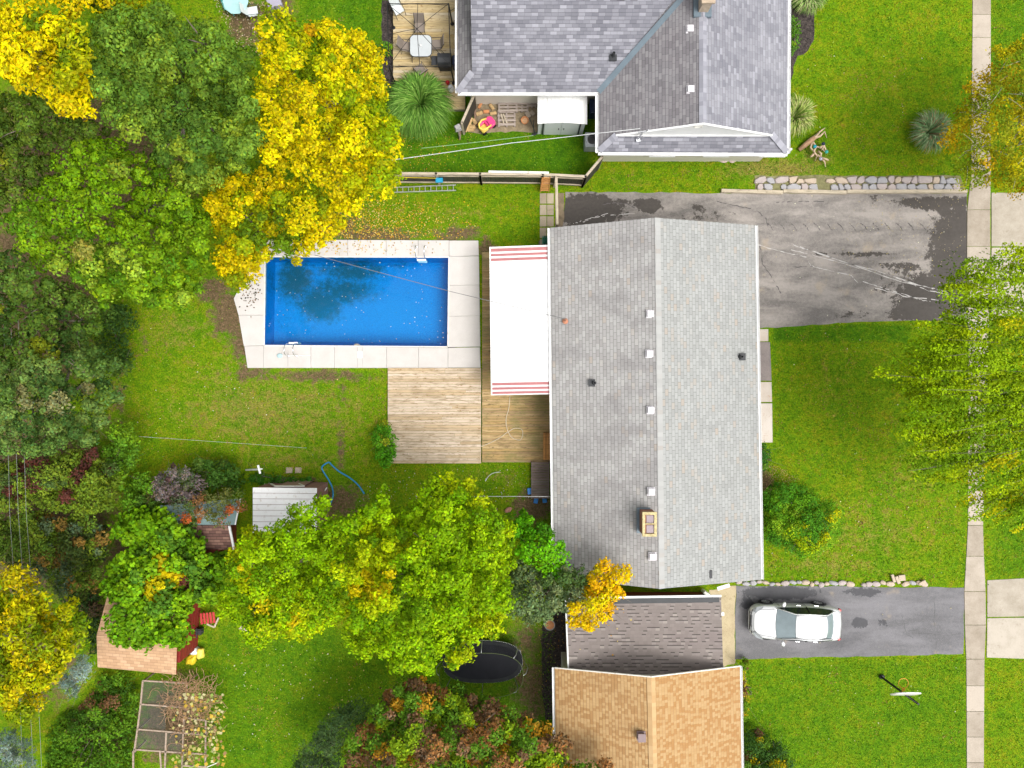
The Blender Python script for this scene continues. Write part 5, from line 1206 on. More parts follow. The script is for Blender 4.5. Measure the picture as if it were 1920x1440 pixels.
pool_ladder('steel pool ladder on the upper edge near the right corner', 790, 480, -1)
pool_ladder('steel pool ladder on the lower edge of the pool at the left', 549, 650, 1)
mb = MB(); c = P(525, 667, .1); mb.lathe((c.x, c.y, .105), [(.14, 0), (.15, .03), (.12, .05)], 20, sx=1.05, sy=.8); tag(mb.build('plastic_float', mat('pale_blue_plastic', (.42, .58, .60), .4, .05), smooth=True), 'pale blue plastic float lying beside the lower pool ladder', 'float')
mb = MB(); mb.tube([P(533, 667, .13), P(582, 666, .13)], .012, 6); tag(mb.build('pool_pole', M['white']), 'thin white pole lying on the concrete beside the lower pool ladder', 'pole')
mb = MB(); c = P(675, 665, .1); mb.box((c.x, c.y, .112), (.27, .34, .02)); tag(mb.build('drain_cover', M['white'], bevel=.01), 'square white drain cover in the concrete at the middle of the lower pool edge', 'lid')
mb = MB(); c = P(669, 648, 0); mb.lathe((c.x, c.y, -.02), [(.17, 0), (.17, .03), (.10, .06)], 18, sy=.6); tag(mb.build('skimmer_mouth', mat('stone_grey', (.32, .30, .25), .8, .3, 8)), 'half round grey skimmer mouth at the lower pool edge', 'skimmer')

# ---- north patio
def patio_chair(name, label, c, rz, m, group='patio chairs', arms=True):
    r = thing(name, label, 'chair', c, rz, group)
    s = MB(); s.box((0, 0, .42), (.50, .50, .04), taper=.95); s.build('seat', m, r, local=True, bevel=.01)
    b = MB(); Mx = Matrix.Rotation(R(-18), 3, 'X'); b.box((0, .33, .72), (.48, .035, .62), M=Mx); b.build('backrest', m, r, local=True, bevel=.01)
    for sx in (-1, 1):
        l = MB(); l.tube([(sx*.25, -.27, 0), (sx*.26, -.25, .60), (sx*.26, .18, .64), (sx*.25, .30, .6)], .014, 6); l.build('armrest', M['dark'], r, local=True)
        l = MB(); l.tube([(sx*.25, .34, 0), (sx*.25, .22, .42), (sx*.25, .45, 1.0)], .014, 6); l.build('leg', M['dark'], r, local=True)
    return r
taupe = mat('taupe_mesh_fabric', (.24, .20, .17), .8, .1)
c0 = P(789, 86, 1.0)
ch = [(787, 52, 0, 'taupe patio chair above the glass table'), (764, 88, R(80), 'taupe patio chair left of the glass table'), (818, 84, R(-88), 'taupe patio chair between the glass table and the grill'), (788, 131, R(215), 'taupe patio chair below the glass table standing crooked')]
for px, py, rz, lb in ch:
    c = P(px, py, .7); patio_chair('patio_chair', lb, (c.x, c.y, .3), rz, taupe)
white_p = mat('white_plastic', (.62, .66, .66), .4, .05)
c = P(746, 17, .7); patio_chair('plastic_chair', 'white plastic chair in the top corner of the golden deck', (c.x, c.y, .3), R(30), white_p)
c = P(855, 30, .7); patio_chair('plastic_chair', 'pale chair half hidden under the slate roof eave', (c.x, c.y, .3), R(-60), mat('beige_fabric', (.55, .48, .38), .8, .1))
tb = thing('patio_table', 'square glass patio table with rounded corners on the golden deck', 'table', (c0.x, c0.y, .3))
def rrect(cx, cy, hx, hy, r, n=6):
    o = []
    for (sx, sy, a0) in ((1, 1, 0), (-1, 1, 90), (-1, -1, 180), (1, -1, 270)):
        for k in range(n+1):
            a = R(a0 + 90*k/n); o.append((cx + sx*(hx-r) + r*math.cos(a), cy + sy*(hy-r) + r*math.sin(a)))
    return o
mb = MB(); mb.prism(rrect(c0.x, c0.y, .53, .53, .22), 1.0, 1.02); mb.build('table_top', mat('frosted_glass', (.50, .53, .54), .15, .06, spec=.6), tb)
mb = MB(); mb.tube([(x, y, 1.0) for x, y in rrect(c0.x, c0.y, .54, .54, .22)], .02, 6, closed=True); mb.build('rim', M['dark'], tb)
for sx in (-1, 1):
    for sy in (-1, 1):
        mb = MB(); mb.tube([(c0.x + sx*.45, c0.y + sy*.45, .98), (c0.x + sx*.52, c0.y + sy*.52, .3)], .02, 6); mb.build('leg', M['dark'], tb)
mb = MB(); mb.lathe((c0.x, c0.y, 1.02), [(.05, 0), (.06, .05), (.03, .12)], 12); tag(mb.build('cup', M['white'], smooth=True), 'small white cup in the middle of the glass patio table', 'cup')
# gas grill
c = P(833, 110, 1.2); g = thing('gas_grill', 'black gas grill with side shelf beside the slate roof eave', 'grill', (c.x, c.y, .3))
mb = MB()
prof = [(-.28, 0), (-.30, .12), (-.22, .24), (0, .30), (.22, .24), (.30, .12), (.28, 0)]
vs = [(c.x + x, c.y + y, 1.05 + z) for x in (-.34, .34) for y, z in prof]; k = len(prof)
mb.add(vs, [(i, i+1, k+i+1, k+i) for i in range(k-1)] + [tuple(range(k))[::-1], tuple(range(k, 2*k)), (0, k, 2*k-1, k-1)]); lid = mb.build('lid', M['dark'], g, bevel=.01)
hb = MB(); hb.tube([(c.x - .25, c.y - .36, 1.18), (c.x + .25, c.y - .36, 1.18)], .015, 6); sub(hb, 'lid_handle', M['steel'], lid)
mb = MB(); mb.box((c.x, c.y, .92), (.70, .54, .24)); mb.build('firebox', M['black'], g)
for sx in (-1, 1):
    mb = MB(); mb.box((c.x + sx*.52, c.y, 1.0), (.30, .46, .05)); mb.build('side_shelf', M['dark'], g, bevel=.02)
mb = MB(); mb.box((c.x, c.y, .55), (.62, .48, .5)); mb.build('cabinet', M['dark'], g)
c = P(851, 122, .9); mb = MB(); mb.box((c.x + .1, c.y + .2, .7), (.34, .5, .7)); tag(mb.build('storage_box', mat('navy_box', (.03, .04, .09), .4, .1), bevel=.04), 'dark navy box between the grill and the slate roof gutter', 'box')
c = P(845, 163, .7); tk = thing('propane_tank', 'white propane cylinder at the corner of the slate roofed house', 'gas cylinder', (c.x, c.y, .3))
mb = MB(); mb.lathe((c.x, c.y, .3), [(.13, 0), (.155, .05), (.155, .30), (.12, .38), (.05, .42)], 18); mb.build('tank', M['white'], tk, smooth=True)
mb = MB(); mb.lathe((c.x, c.y, .70), [(.09, 0), (.09, .10), (.08, .10), (.08, 0)], 14); mb.lathe((c.x, c.y, .7), [(.03, 0), (.03, .07)], 8); mb.build('collar', M['alu'], tk)
c = P(839, 153, .5); mb = MB(); mb.lathe((c.x, c.y, .3), [(.09, 0), (.11, .12), (.06, .2)], 12); tag(mb.build('lantern', mat('red_metal', (.5, .02, .03), .4, .1), smooth=True), 'small red lantern beside the white propane cylinder', 'lantern')
# gazebo frame without its cloth
gz = thing('gazebo_frame', 'bare black metal gazebo frame over the patio table', 'gazebo', (P(785, 90, 2).x, P(785, 90, 2).y, .3))
feet = [P(738, 52, .3), P(848, 45, .3), P(741, 156, .3), P(851, 156, .3)]; tops = [P(726, 7, 2.3), P(841, 7, 2.3), P(729, 124, 2.3), P(845, 124, 2.3)]
for f, t in zip(feet, tops):
    mb = MB(); mb.tube([f, t], .035, 8); mb.lathe((f.x, f.y, .3), [(.10, 0), (.10, .02), (.04, .04)], 10); mb.build('post', M['black'], gz)
for i, j in ((0, 1), (1, 3), (3, 2), (2, 0)):
    mb = MB(); m_ = (tops[i] + tops[j])/2; mb.tube([tops[i], tops[j]], .022, 6); mb.tube([tops[i].lerp(tops[j], .02) + Vector((0, 0, -.15)), m_ + Vector((0, 0, .04)), tops[i].lerp(tops[j], .98) + Vector((0, 0, -.15))], .012, 6); mb.build('rail', M['black'], gz)
apex = P(782, 54, 2.75)
for t in tops + [(tops[0] + tops[1])/2, (tops[0]+tops[2])/2, (tops[2]+tops[3])/2]:
    mb = MB(); mb.tube([t, t.lerp(apex, .55) + Vector((0, 0, .05)), apex], .014, 6); mb.build('rafter', M['black'], gz)
# side fence from the deck to the lawn, mossy, with a lamp-like bird feeder post
def fence_run(name, label, path_top, h, post_every, planks=True, mplank='plank_dark', group=None, rail_w=.12, face=1, plank_w=.11, rails=(0.35, 1.55)):
    a, b = path_top[0], path_top[-1]; root = thing(name, label, 'fence', ((a.x+b.x)/2, (a.y+b.y)/2, 0), group=group)
    rr = random.Random(len(label))
    for p, q in zip(path_top, path_top[1:]):
        d = q - p; L = math.hypot(d.x, d.y); u = Vector((d.x/L, d.y/L, 0)); s_ = Vector((-u.y, u.x, 0))*face
        if planks:
            mb = MB(); t = 0
            while t < L:
                wv = min(plank_w, L - t); c = p + u*(t + wv/2) + s_*.05; hh = h - .06 + rr.uniform(-.03, .01)
                mb.box((c.x, c.y, hh/2), (max(.02, wv - .01), .02, hh), M=Matrix((u, s_, Vector((0, 0, 1)))).transposed()); t += plank_w
            mb.build('planks', M[mplank], root)
        mb = MB(); mb.beam((p.x, p.y, h), (q.x, q.y, h), rail_w, .04); mb.build('top_rail', M['timber'], root)
        for z in rails:
            mb = MB(); mb.beam((p.x, p.y, z*h/2), (q.x, q.y, z*h/2), .05, .09); mb.build('rail', M['timber'], root)
        k = max(1, round(L/post_every))
        for i in range(k + 1):
            c = p + u*(L*i/k); mb = MB(); mb.box((c.x, c.y, (h+.02)/2), (.10, .10, h + .02)); mb.build('post', M['timber_y'], root)
    return root
FH = 1.85
fence_run('board_fence', 'long board fence with pale top rail between the two back yards', [P(735, 325, FH), P(900, 326, FH), P(1018, 327, FH), P(1098, 331, FH)], FH, 2.1, face=1)
fence_run('board_fence', 'short diagonal fence from the long fence up to the slate house corner', [P(1098, 331, FH), P(1130, 293, FH)], FH, 2.2, face=-1)
fence_run('board_fence', 'slanting mossy fence between the golden deck and the log pile', [P(866, 230, 1.6), P(889, 178, 1.6)], 1.6, 2.4, face=-1)
mb = MB(); a = P(1043, 332, 1.7); b = P(1045, 421, 1.7); r = thing('gate_rail', 'mossy post and rail running from the fence towards the grey roof', 'rail', (a.x, a.y, 0))
mb.beam(a, b, .12, .07); mb.build('rail', M['timber_y'], r); mb = MB(); mb.box((a.x, a.y, .85), (.11, .11, 1.7)); mb.build('post', M['timber_y'], r); mb = MB(); mb.box((b.x, b.y + .1, .85), (.11, .11, 1.7)); mb.build('post', M['timber_y'], r)
# orange slatted steps at the gate
g = thing('slatted_stile', 'orange slatted wooden steps leaning on the fence by the pavers', 'steps', P(1022, 358, 0))
a, b = P(1024, 332, 1.5), P(1021, 359, .15)
for dx in (-.19, .19):
    mb = MB(); mb.beam(a + Vector((dx, 0, 0)), b + Vector((dx*1.15, 0, 0)), .04, .08); mb.build('stringer', M['orange_wood'], g)
for i in range(7):
    q = b.lerp(a, (i + .5)/7); mb = MB(); mb.box((q.x, q.y, q.z + .05), (.40, .075, .03)); mb.build('slat', M['orange_wood'], g)
mb = MB(); mb.beam(P(916, 322, 1.92), P(1029, 324, 1.92), .10, .06)
o = mb.build('white_board', M['white_old']); tag(o, 'long white board resting on top of the board fence', 'board')
pn = thing('pool_net', 'blue leaf net on a yellow pole hooked along the board fence', 'pool net', P(790, 336, 0))
mb = MB(); mb.tube([P(735, 332, 1.5), P(772, 333, 1.5), P(818, 334, 1.5)], .016, 6); mb.build('pole', mat('yellow_pole', (.65, .50, .05), .5, .1), pn)
mb = MB(); a = P(823, 337, 1.4); mb.box((a.x, a.y, 1.35), (.40, .26, .10), taper=.8); mb.build('net', mat('blue_net', (.02, .30, .50), .6, .1), pn, bevel=.02)
# ladder lying along the fence
r = thing('extension_ladder', 'aluminium ladder lying in the grass below the board fence', 'ladder', P(792, 353, 0))
A0, A1, B0, B1 = P(729, 352, .14), P(855, 347, .14), P(729, 361, .14), P(855, 357, .14)
for u, v in ((A0, A1), (B0, B1)): mb = MB(); mb.beam(u, v, .035, .09); mb.build('side_rail', M['alu'], r)
for i in range(12):
    t = (i+.5)/12; mb = MB(); mb.tube([A0.lerp(A1, t), B0.lerp(B1, t)], .02, 6); mb.build('rung', M['alu'], r)
# coiled green hose reel by the house corner
g = thing('hose_reel', 'dark green hose reel beside the north west corner of the grey roof', 'hose reel', P(1025, 450, 0))
c = P(1025, 451, .3); mb = MB()
for i in range(4): mb.tube([(c.x - .12 + i*.08, c.y + .22*math.cos(a), .3 + .22*math.sin(a)) for a in [2*math.pi*t/14 for t in range(14)]], .03, 6, closed=True)
mb.build('coil', mat('green_hose', (.01, .13, .08), .4, .1), g); mb = MB(); mb.box((c.x - .2, c.y, .25), (.04, .4, .5)); mb.box((c.x + .2, c.y, .25), (.04, .4, .5)); mb.build('frame', mat('green_plastic', (.02, .2, .13), .4, .1), g)

# ---- white metal shed, clutter along the slate house
s = thing('metal_shed', 'white metal garden shed with double doors under the slate eave', 'shed', P(1054, 215, 0))
zt = 1.75; A, B, C_, D = P(1008, 232, zt), P(1101, 233, zt), P(1101, 172, zt), P(1008, 172, zt); rc = (A.x + B.x)/2; zr = zt + .18
mb = MB(); panel(mb, [A, D, Vector((rc, D.y, zr)), Vector((rc, A.y, zr))], (0, 1, 0), .04, 0, 0); panel(mb, [B, Vector((rc, A.y, zr)), Vector((rc, D.y, zr)), C_], (0, 1, 0), .04, 0, 0)
for i in range(12):
    x = A.x + (B.x - A.x)*(i + .5)/12; z = zt + (1 - abs(x - rc)/(B.x - rc))*.18; mb.box((x, (A.y + D.y)/2, z + .01), (.03, D.y - A.y, .025))
mb.build('roof', M['white'], s)
mb = MB(); mb.box((rc, (A.y + D.y)/2 + .04, zt/2 - .02), (B.x - A.x - .12, D.y - A.y - .12, zt)); w_ = mb.build('wall', mat('pale_shed_wall', (.62, .65, .66), .5, .04), s)
yf = A.y + .08
for i, x in enumerate((rc - .43, rc + .43)):
    mb = MB(); mb.box((x, yf, .83), (.83, .04, 1.62)); d = mb.build('door', mat('shed_door', (.60, .64, .63), .5, .04) if i == 0 else bpy.data.materials['shed_door'], s)
    k = MB(); k.box((x + (.3 if i == 0 else -.3), yf - .04, .9), (.04, .05, .1)); sub(k, 'door_handle', M['dark'], d)
for x in (rc - .92, rc + .92): mb = MB(); mb.box((x, yf - .01, .85), (.07, .03, 1.6)); mb.build('trim', M['dark'], s)
# air conditioner
c = P(1110, 262, .8); a = thing('air_conditioner', 'grey outdoor air conditioner tucked at the inner corner of the slate house', 'air conditioner', (c.x, c.y, 0))
mb = MB(); mb.box((c.x, c.y, .45), (.70, .74, .8)); mb.build('casing', mat('ac_casing', (.42, .45, .46), .5, .06), a, bevel=.04)
mb = MB(); mb.lathe((c.x, c.y, .85), [(.28, 0), (.28, .03), (.25, .03), (.25, 0)], 24); 
for k in range(3): mb.lathe((c.x, c.y, .86), [(.08*(k+1), 0), (.08*(k+1), .012), (.08*(k+1) - .012, .012), (.08*(k+1) - .012, 0)], 20)
mb.build('fan_guard', M['alu'], a)
c = P(1114, 200, .9); b = thing('wheelie_bin', 'dark blue wheeled bin standing in the gap beside the white metal shed', 'bin', (c.x, c.y, 0))
mb = MB(); mb.box((c.x, c.y, .47), (.42, .62, .94), taper=1.08); mb.build('body', mat('navy_plastic', (.02, .035, .08), .4, .1), b, bevel=.03); mb = MB(); mb.box((c.x, c.y, .98), (.48, .70, .06)); mb.build('lid', bpy.data.materials['navy_plastic'], b, bevel=.02)
# pallets
def pallet(label, px, py, z, wd, dp, rz=0, nb=6, m='grey_wood'):
    c = P(px, py, z); r = thing('pallet', label, 'pallet', (c.x, c.y, z), rz, 'old pallets by the slate house')
    for i in range(nb):
        y = -dp/2 + dp*(i + .5)/nb; mb = MB(); mb.box((0, y, .12), (wd, dp/nb*.62, .02)); mb.build('slat', M[m], r, local=True)
    for x in (-wd/2 + .05, 0, wd/2 - .05): mb = MB(); mb.box((x, 0, .055), (.09, dp, .10)); mb.build('bearer', M[m], r, local=True)
    return r
pallet('grey pallet lying flat nearest the slate eave in the stack of pallets', 952, 193, .10, 1.0, 1.05, .02, 6)
pallet('grey pallet propped beside the flat one towards the white metal shed', 979, 193, .04, .65, 1.0, -.03, 6)
pallet('small dark pallet against the white metal shed', 997, 189, .02, .5, .75, .02, 5)
pallet('broken grey pallet with missing slats above the pink toy car', 950, 223, .04, .92, .85, .02, 4)
for i, (px, py, rz) in enumerate(((942, 222, 1.85), (947, 222, 1.95))):
    mb = MB(); c = P(px, py, .22); mb.box((c.x, c.y, .20), (.50, .07, .05), rz=rz); tag(mb.build('timber_offcut', M['timber']), ['pale timber offcut on the broken pallet, the left one', 'pale timber offcut on the broken pallet, the right one'][i], 'offcut', 'offcuts on the pallet')
# toy ride-on car
c = P(913, 231, .5); t = thing('toy_car', 'pink and yellow toddler ride on car on the grass edge', 'toy car', (c.x, c.y, 0), R(38))
pink = mat('pink_plastic', (.75, .06, .22), .35, .06); yel = mat('yellow_plastic', (.80, .58, .12), .35, .06)
mb = MB(); mb.prism(rrect(.18, .0, .24, .26, .16), .14, .42); mb.prism(rrect(-.05, .22, .36, .07, .05), .14, .40); mb.build('body', pink, t, local=True, bevel=.03)
mb = MB(); mb.tube([(.10, -.22, .55), (-.15, -.26, .66), (-.38, -.18, .62), (-.46, 0, .60), (-.38, .18, .62), (-.15, .24, .66), (.1, .2, .55)], .05, 8); mb.tube([(-.4, -.16, .6), (-.42, -.18, .15)], .04, 8); mb.tube([(-.4, .16, .6), (-.42, .18, .15)], .04, 8); mb.build('roof', yel, t, local=True, smooth=True)
mb = MB(); mb.prism(rrect(-.22, 0, .2, .2, .1), .12, .2); mb.build('seat', yel, t, local=True)
for x in (.28, -.34):
    for y in (-.26, .26): mb = MB(); mb.tube([(x, y - .03, .11), (x, y + .03, .11)], .11, 14); mb.build('wheel', M['black'], t, local=True)
mb = MB(); mb.tube([(.05 + .0, .09*math.cos(a), .47 + .09*math.sin(a)) for a in [k*math.pi/5 for k in range(10)]], .015, 5, closed=True); mb.build('steering_wheel', M['black'], t, local=True)
# firewood, bricks, stones on packed earth under the slate eave
sheet('path', ragged([(892, 176), (1008, 176), (1008, 246), (960, 246), (905, 252), (880, 248)], 3, 10, 31), .010, mat('yard_dirt', (.24, .19, .12), .95, .4, 4, bump=.5))
log_m = mat('cut_wood', (.50, .34, .16), .8, .25, 7); stone_m = mat('field_stone', (.36, .30, .24), .85, .25, 5, bump=.4)
rr = random.Random(5)
LOGS = [(878, 234, .5), (881, 226, 1.2), (886, 238, .2), (890, 228, 2.1), (883, 243, 0), (875, 241, 1.0), (922, 200, 2.2), (899, 212, .3), (925, 212, .2)]
for i, (px, py, rz) in enumerate(LOGS):
    c = P(px, py, .15); mb = MB(); d = Vector((math.cos(rz), math.sin(rz), rr.uniform(0, .3)))*(.16); r_ = rr.uniform(.075, .12)
    mb.tube([Vector((c.x, c.y, .12)) - d, Vector((c.x, c.y, .12)) + d], r_, 9); o = mb.build('firewood_log', log_m)
    tag(o, 'cut firewood log on the bare earth below the slanting mossy fence', 'log', 'firewood logs')
for i, (px, py, sx, sy, rz, lb) in enumerate([(901, 196, .12, .42, -.5, 'reddish brick shaped block leaning near the slate eave'), (912, 209, .30, .16, .05, 'orange brick lying right above the pink toy car'), (990, 215, .24, .32, .5, 'grey paving stone beside the white metal shed'), (998, 212, .2, .26, .7, 'narrow grey paving stone touching the white metal shed')]):
    c = P(px, py, .1); mb = MB(); mb.box((c.x, c.y, .08), (sx, sy, .10), rz=rz); tag(mb.build('brick_block', M['terracotta'] if i < 2 else stone_m, bevel=.01), lb, 'block')
c = P(984, 225, .3); p = thing('flower_pot', 'round terracotta pot of earth between the pallets and the metal shed', 'pot', (c.x, c.y, 0)); mb = MB(); mb.lathe((c.x, c.y, 0), [(.12, 0), (.19, .28), (.20, .30), (.17, .30), (.16, .24)], 16); mb.build('pot', M['terracotta'], p); mb = MB(); mb.lathe((c.x, c.y, .23), [(.16, 0), (.12, .02)], 14); mb.build('soil', mat('pot_soil', (.55, .33, .18), .9, .3, 9), p)
bk = mat('bark_log', (.20, .13, .09), .9, .3, 6, bump=.5)
for a, b, lb in ((P(891, 193, .1), P(888, 246, .1), 'long thin branch lying beside the slanting mossy fence'), (P(862, 232, .5), P(862, 262, .1), 'grey post stump at the lower end of the slanting mossy fence')):
    mb = MB(); mb.tube([a, a.lerp(b, .5) + Vector((.03, 0, 0)), b], [.07, .06, .05], 7); tag(mb.build('branch_pole', bk), lb, 'branch')
c = P(858, 238, 1.6); f = thing('bird_feeder', 'grey stone topped bird feeder at the lower end of the mossy fence', 'bird feeder', (c.x, c.y, 0)); mb = MB(); mb.lathe((c.x, c.y, 0), [(.05, 0), (.05, 1.4)], 8); mb.build('post', M['grey_wood'], f); mb = MB(); mb.box((c.x, c.y, 1.5), (.34, .34, .2), taper=.7, rz=.3); mb.box((c.x, c.y, 1.63), (.26, .2, .1), rz=.5); mb.build('house', mat('weathered_zinc', (.30, .29, .28), .7, .3, 9), f, bevel=.02)
for i, (a, b) in enumerate(((P(1000, 226, 1.2), P(1001, 252, .1)), (P(993, 222, 1.2), P(1004, 250, .1)))):
    mb = MB(); mb.tube([a, b], .022, 6); mb.box((b.x, b.y, .08), (.22, .08, .05)); tag(mb.build('garden_tool', M['dark']), ['dark handled rake leaning on the left side of the metal shed', 'dark handled spade leaning beside the rake by the metal shed'][i], 'garden tool')
# stones at the foot of the slate house
fl = mat('flagstone', (.50, .40, .36), .85, .15, 4, bump=.3)
for i, (px, py, w_, d_) in enumerate([(1357, 300, .50, .30), (1374, 300, .44, .32), (1264, 296, .35, .25), (1176, 299, .24, .14), (1240, 297, .3, .16), (1300, 298, .3, .15), (1320, 298, .35, .15), (1335, 298, .3, .16), (1285, 298, .3, .15)]):
    c = P(px, py, 0); mb = MB(); mb.blob((c.x, c.y, .02), (w_, d_, .10), rz=i*.3, seed=i, n=1); o = mb.build('edging_stone', fl); tag(o, 'pinkish flat stone lying in the grass under the south gutter of the slate house', 'stone', 'stones under the slate gutter')

# ---- driveway wall of stones and timbers
SM = [mat('stone_grey_pink', (.42, .36, .34), .85, .14, 3, bump=.4), mat('stone_grey', (.36, .35, .36), .85, .14, 3, bump=.4), mat('stone_tan', (.48, .39, .30), .85, .14, 3, bump=.4)]
rr = random.Random(9); grpS = 'flat stones edging the long driveway'
def flat_stone(pts, z0, z1, m, seed, name='edging_stone'):
    """irregular slab with chamfered top"""
    cx = sum(p[0] for p in pts)/len(pts); cy = sum(p[1] for p in pts)/len(pts); r_ = random.Random(seed)
    mb = MB(); n = len(pts); v = [(p[0], p[1], z0) for p in pts] + [(p[0], p[1], z1 - .03 + r_.uniform(-.01, .01)) for p in pts] + [(cx + (p[0]-cx)*.86, cy + (p[1]-cy)*.86, z1 + r_.uniform(-.015, .015)) for p in pts]
    mb.add(v, [(i, (i+1) % n, n+(i+1) % n, n+i) for i in range(n)] + [(n+i, n+(i+1) % n, 2*n+(i+1) % n, 2*n+i) for i in range(n)] + [tuple(range(2*n, 3*n))]); return mb.build(name, m)
k = 0
def stone_rows(x0, x1, ytop, ymid, ybot, z, group, label, rr):
    """two rows of snug broken flagstones: shared joints, knocked off corners"""
    global k
    for row in (0, 1):
        x = x0 + rr.uniform(-4, 4); yA = ytop if row == 0 else ymid; yB = ymid if row == 0 else ybot
        prev = (rr.uniform(-3, 3), rr.uniform(-3, 3))
        while x < x1 - (18 if row == 0 else 6):
            wd = rr.uniform(11, 25); nx = (rr.uniform(-3.5, 3.5), rr.uniform(-3.5, 3.5)); g_ = .5
            dT = rr.uniform(-2.5, 2.0) + (4 if row == 0 and 1485 < x < 1565 else 0); dT2 = rr.uniform(-2.5, 2.0) + (4 if row == 0 and 1485 < x < 1565 else 0)
            if row == 1: dT = dT2 = rr.uniform(-.8, .8)
            q = [(x + prev[1] + g_, yB - g_), (x + wd + nx[1] - g_, yB - g_ + rr.uniform(-1.5, .3)), (x + wd + nx[0] - g_, yA + dT2 + g_), (x + prev[0] + g_, yA + dT + g_)]
            pts = []
            for i in range(4):
                a_, b_, c_ = q[i-1], q[i], q[(i+1) % 4]; cut = rr.choice([.08, .16, .3, .38]); 
                pts.append((b_[0] + (a_[0]-b_[0])*cut, b_[1] + (a_[1]-b_[1])*cut)); pts.append((b_[0] + (c_[0]-b_[0])*cut*.9, b_[1] + (c_[1]-b_[1])*cut*.9))
            if rr.random() < .96:
                zz = z + rr.uniform(-.03, .04); o = flat_stone([tuple(P(u, v, zz))[:2] for u, v in pts], -.05, zz, SM[rr.choice([0, 0, 1, 1, 2])], k); tag(o, label, 'stone', group)
            k += 1; x += wd; prev = nx
stone_rows(1417, 1806, 331, 344, 357.5, .12, grpS, 'flat irregular stone in the two rows between the upper front lawn and the long driveway', rr)
sheet('path', ragged([(1415, 329), (1800, 329), (1812, 357), (1416, 357)], 1.5, 14, 41), .016, mat('stone_bed', (.20, .19, .09), .95, .4, 4))
for (x0, x1, y0, y1, lb) in ((1352, 1467, 358, 360, 'left and longest weathered timber edging the long driveway'), (1468, 1586, 358.5, 362, 'middle weathered timber edging the long driveway below the stones'), (1587, 1812, 359.5, 360, 'right weathered timber edging the long driveway next to the pavement')):
    mb = MB(); mb.beam(P(x0, y0, .11), P(x1, y1 - (1 if x0 > 1400 else -1), .11), .17, .2); tag(mb.build('edging_timber', M['timber']), lb, 'timber', 'timbers along the driveway')
for (x0, x1, y0, y1, lb) in ():
    pass
k = 0; x = 1380
while x < 1730:
    wd = rr.uniform(7, 17); c = P(x + wd/2, 1093 + rr.uniform(-2.5, 2.5) + (1.5 if x > 1500 else 0), .05); s_ = wd*.0275
    if rr.random() < .85:
        mb = MB(); mb.blob((c.x, c.y, .05), (s_*1.1, rr.uniform(.18, .34), .20), rz=rr.uniform(-.3, .3), seed=k); tag(mb.build('edging_stone', SM[rr.choice([0, 1, 2, 2])]), 'rough pale stone in the single row along the driveway where the car is parked', 'stone', 'stones along the short driveway')
    k += 1; x += wd
for i, (px, py, rz, l, w_) in enumerate(((1674, 1084, 1.9, .42, .14), (1682, 1087, 2.0, .4, .16), (1690, 1083, .1, .34, .3), (1728, 1092, .5, .38, .14))):
    c = P(px, py, .1); mb = MB(); mb.box((c.x, c.y, .14), (l, w_, .1), rz=rz); tag(mb.build('loose_stone', SM[2], bevel=.02), 'long loose stone lying on the rough stone row near the pavement end', 'stone', 'loose stones on the rough row')
# lumber by the red garage wall
mb = MB(); mb.beam(P(1345, 1104, .4), P(1368, 1097, .4), .18, .05); tag(mb.build('white_board', M['white']), 'short white board lying near the south east corner of the grey roof', 'board')
mb = MB(); mb.beam(P(1318, 1108, .5), P(1332, 1117, .5), .14, .5); tag(mb.build('step_panel', M['white_old']), 'small slanting white and red panel at the end of the red garage wall', 'panel')
# driftwood
dw = thing('driftwood', 'bleached uprooted tree stump with tangled roots on the upper front lawn', 'driftwood', P(1530, 270, 0)); wd_m = mat('bleached_wood', (.55, .41, .28), .8, .25, 8, bump=.4)
mb = MB(); mb.tube([P(1498, 281, .12), P(1508, 273, .2), P(1519, 264, .3), P(1527, 258, .35)], [.10, .13, .14, .12], 9); mb.build('trunk', mat('stump_wood', (.36, .22, .13), .85, .3, 5, bump=.4), dw, smooth=True)
RT = [[(1520, 262), (1532, 252), (1541, 244), (1547, 240)], [(1524, 260), (1538, 255), (1546, 247), (1550, 258)], [(1524, 266), (1530, 275), (1540, 277), (1547, 285)], [(1530, 275), (1526, 284), (1532, 292), (1528, 302)], [(1532, 290), (1540, 296), (1546, 303), (1548, 313)], [(1540, 296), (1548, 298), (1553, 300)], [(1537, 277), (1545, 272), (1548, 281), (1550, 284)], [(1522, 268), (1520, 277), (1525, 283)], [(1526, 288), (1520, 294), (1525, 292)], [(1535, 250), (1530, 256), (1522, 259)], [(1541, 268), (1545, 275), (1540, 282)], [(1534, 284), (1540, 288), (1538, 296)]]
for i, r_ in enumerate(RT):
    mb = MB(); zz = [.3, .42, .3, .08] if i % 2 else [.3, .3, .22, .12]; mb.tube([P(a, b, zz[j % 4]) for j, (a, b) in enumerate(r_)], [.065, .05, .04, .02][:len(r_)], 6); mb.build('root', wd_m, dw, smooth=True)
for i, (px, py, col, lb) in enumerate(((1527, 275, (.02, .30, .40), 'teal glass ornament hung in the driftwood roots'), (1549, 285, (.05, .38, .32), 'green glass ornament at the tip of the driftwood roots'), (1538, 298, (.35, .33, .40), 'grey ornament in the lower driftwood roots'), (1543, 270, (.02, .03, .06), 'dark ornament in the upper driftwood roots'))):
    c = P(px, py, .45); mb = MB(); mb.lathe((c.x, c.y, .42), [(.03, 0), (.09, .06), (.09, .1), (.03, .16)], 12); tag(mb.build('ornament', mat('ornament_glaze_' + 'abcd'[i], col, .2, .1), smooth=True), lb, 'ornament')

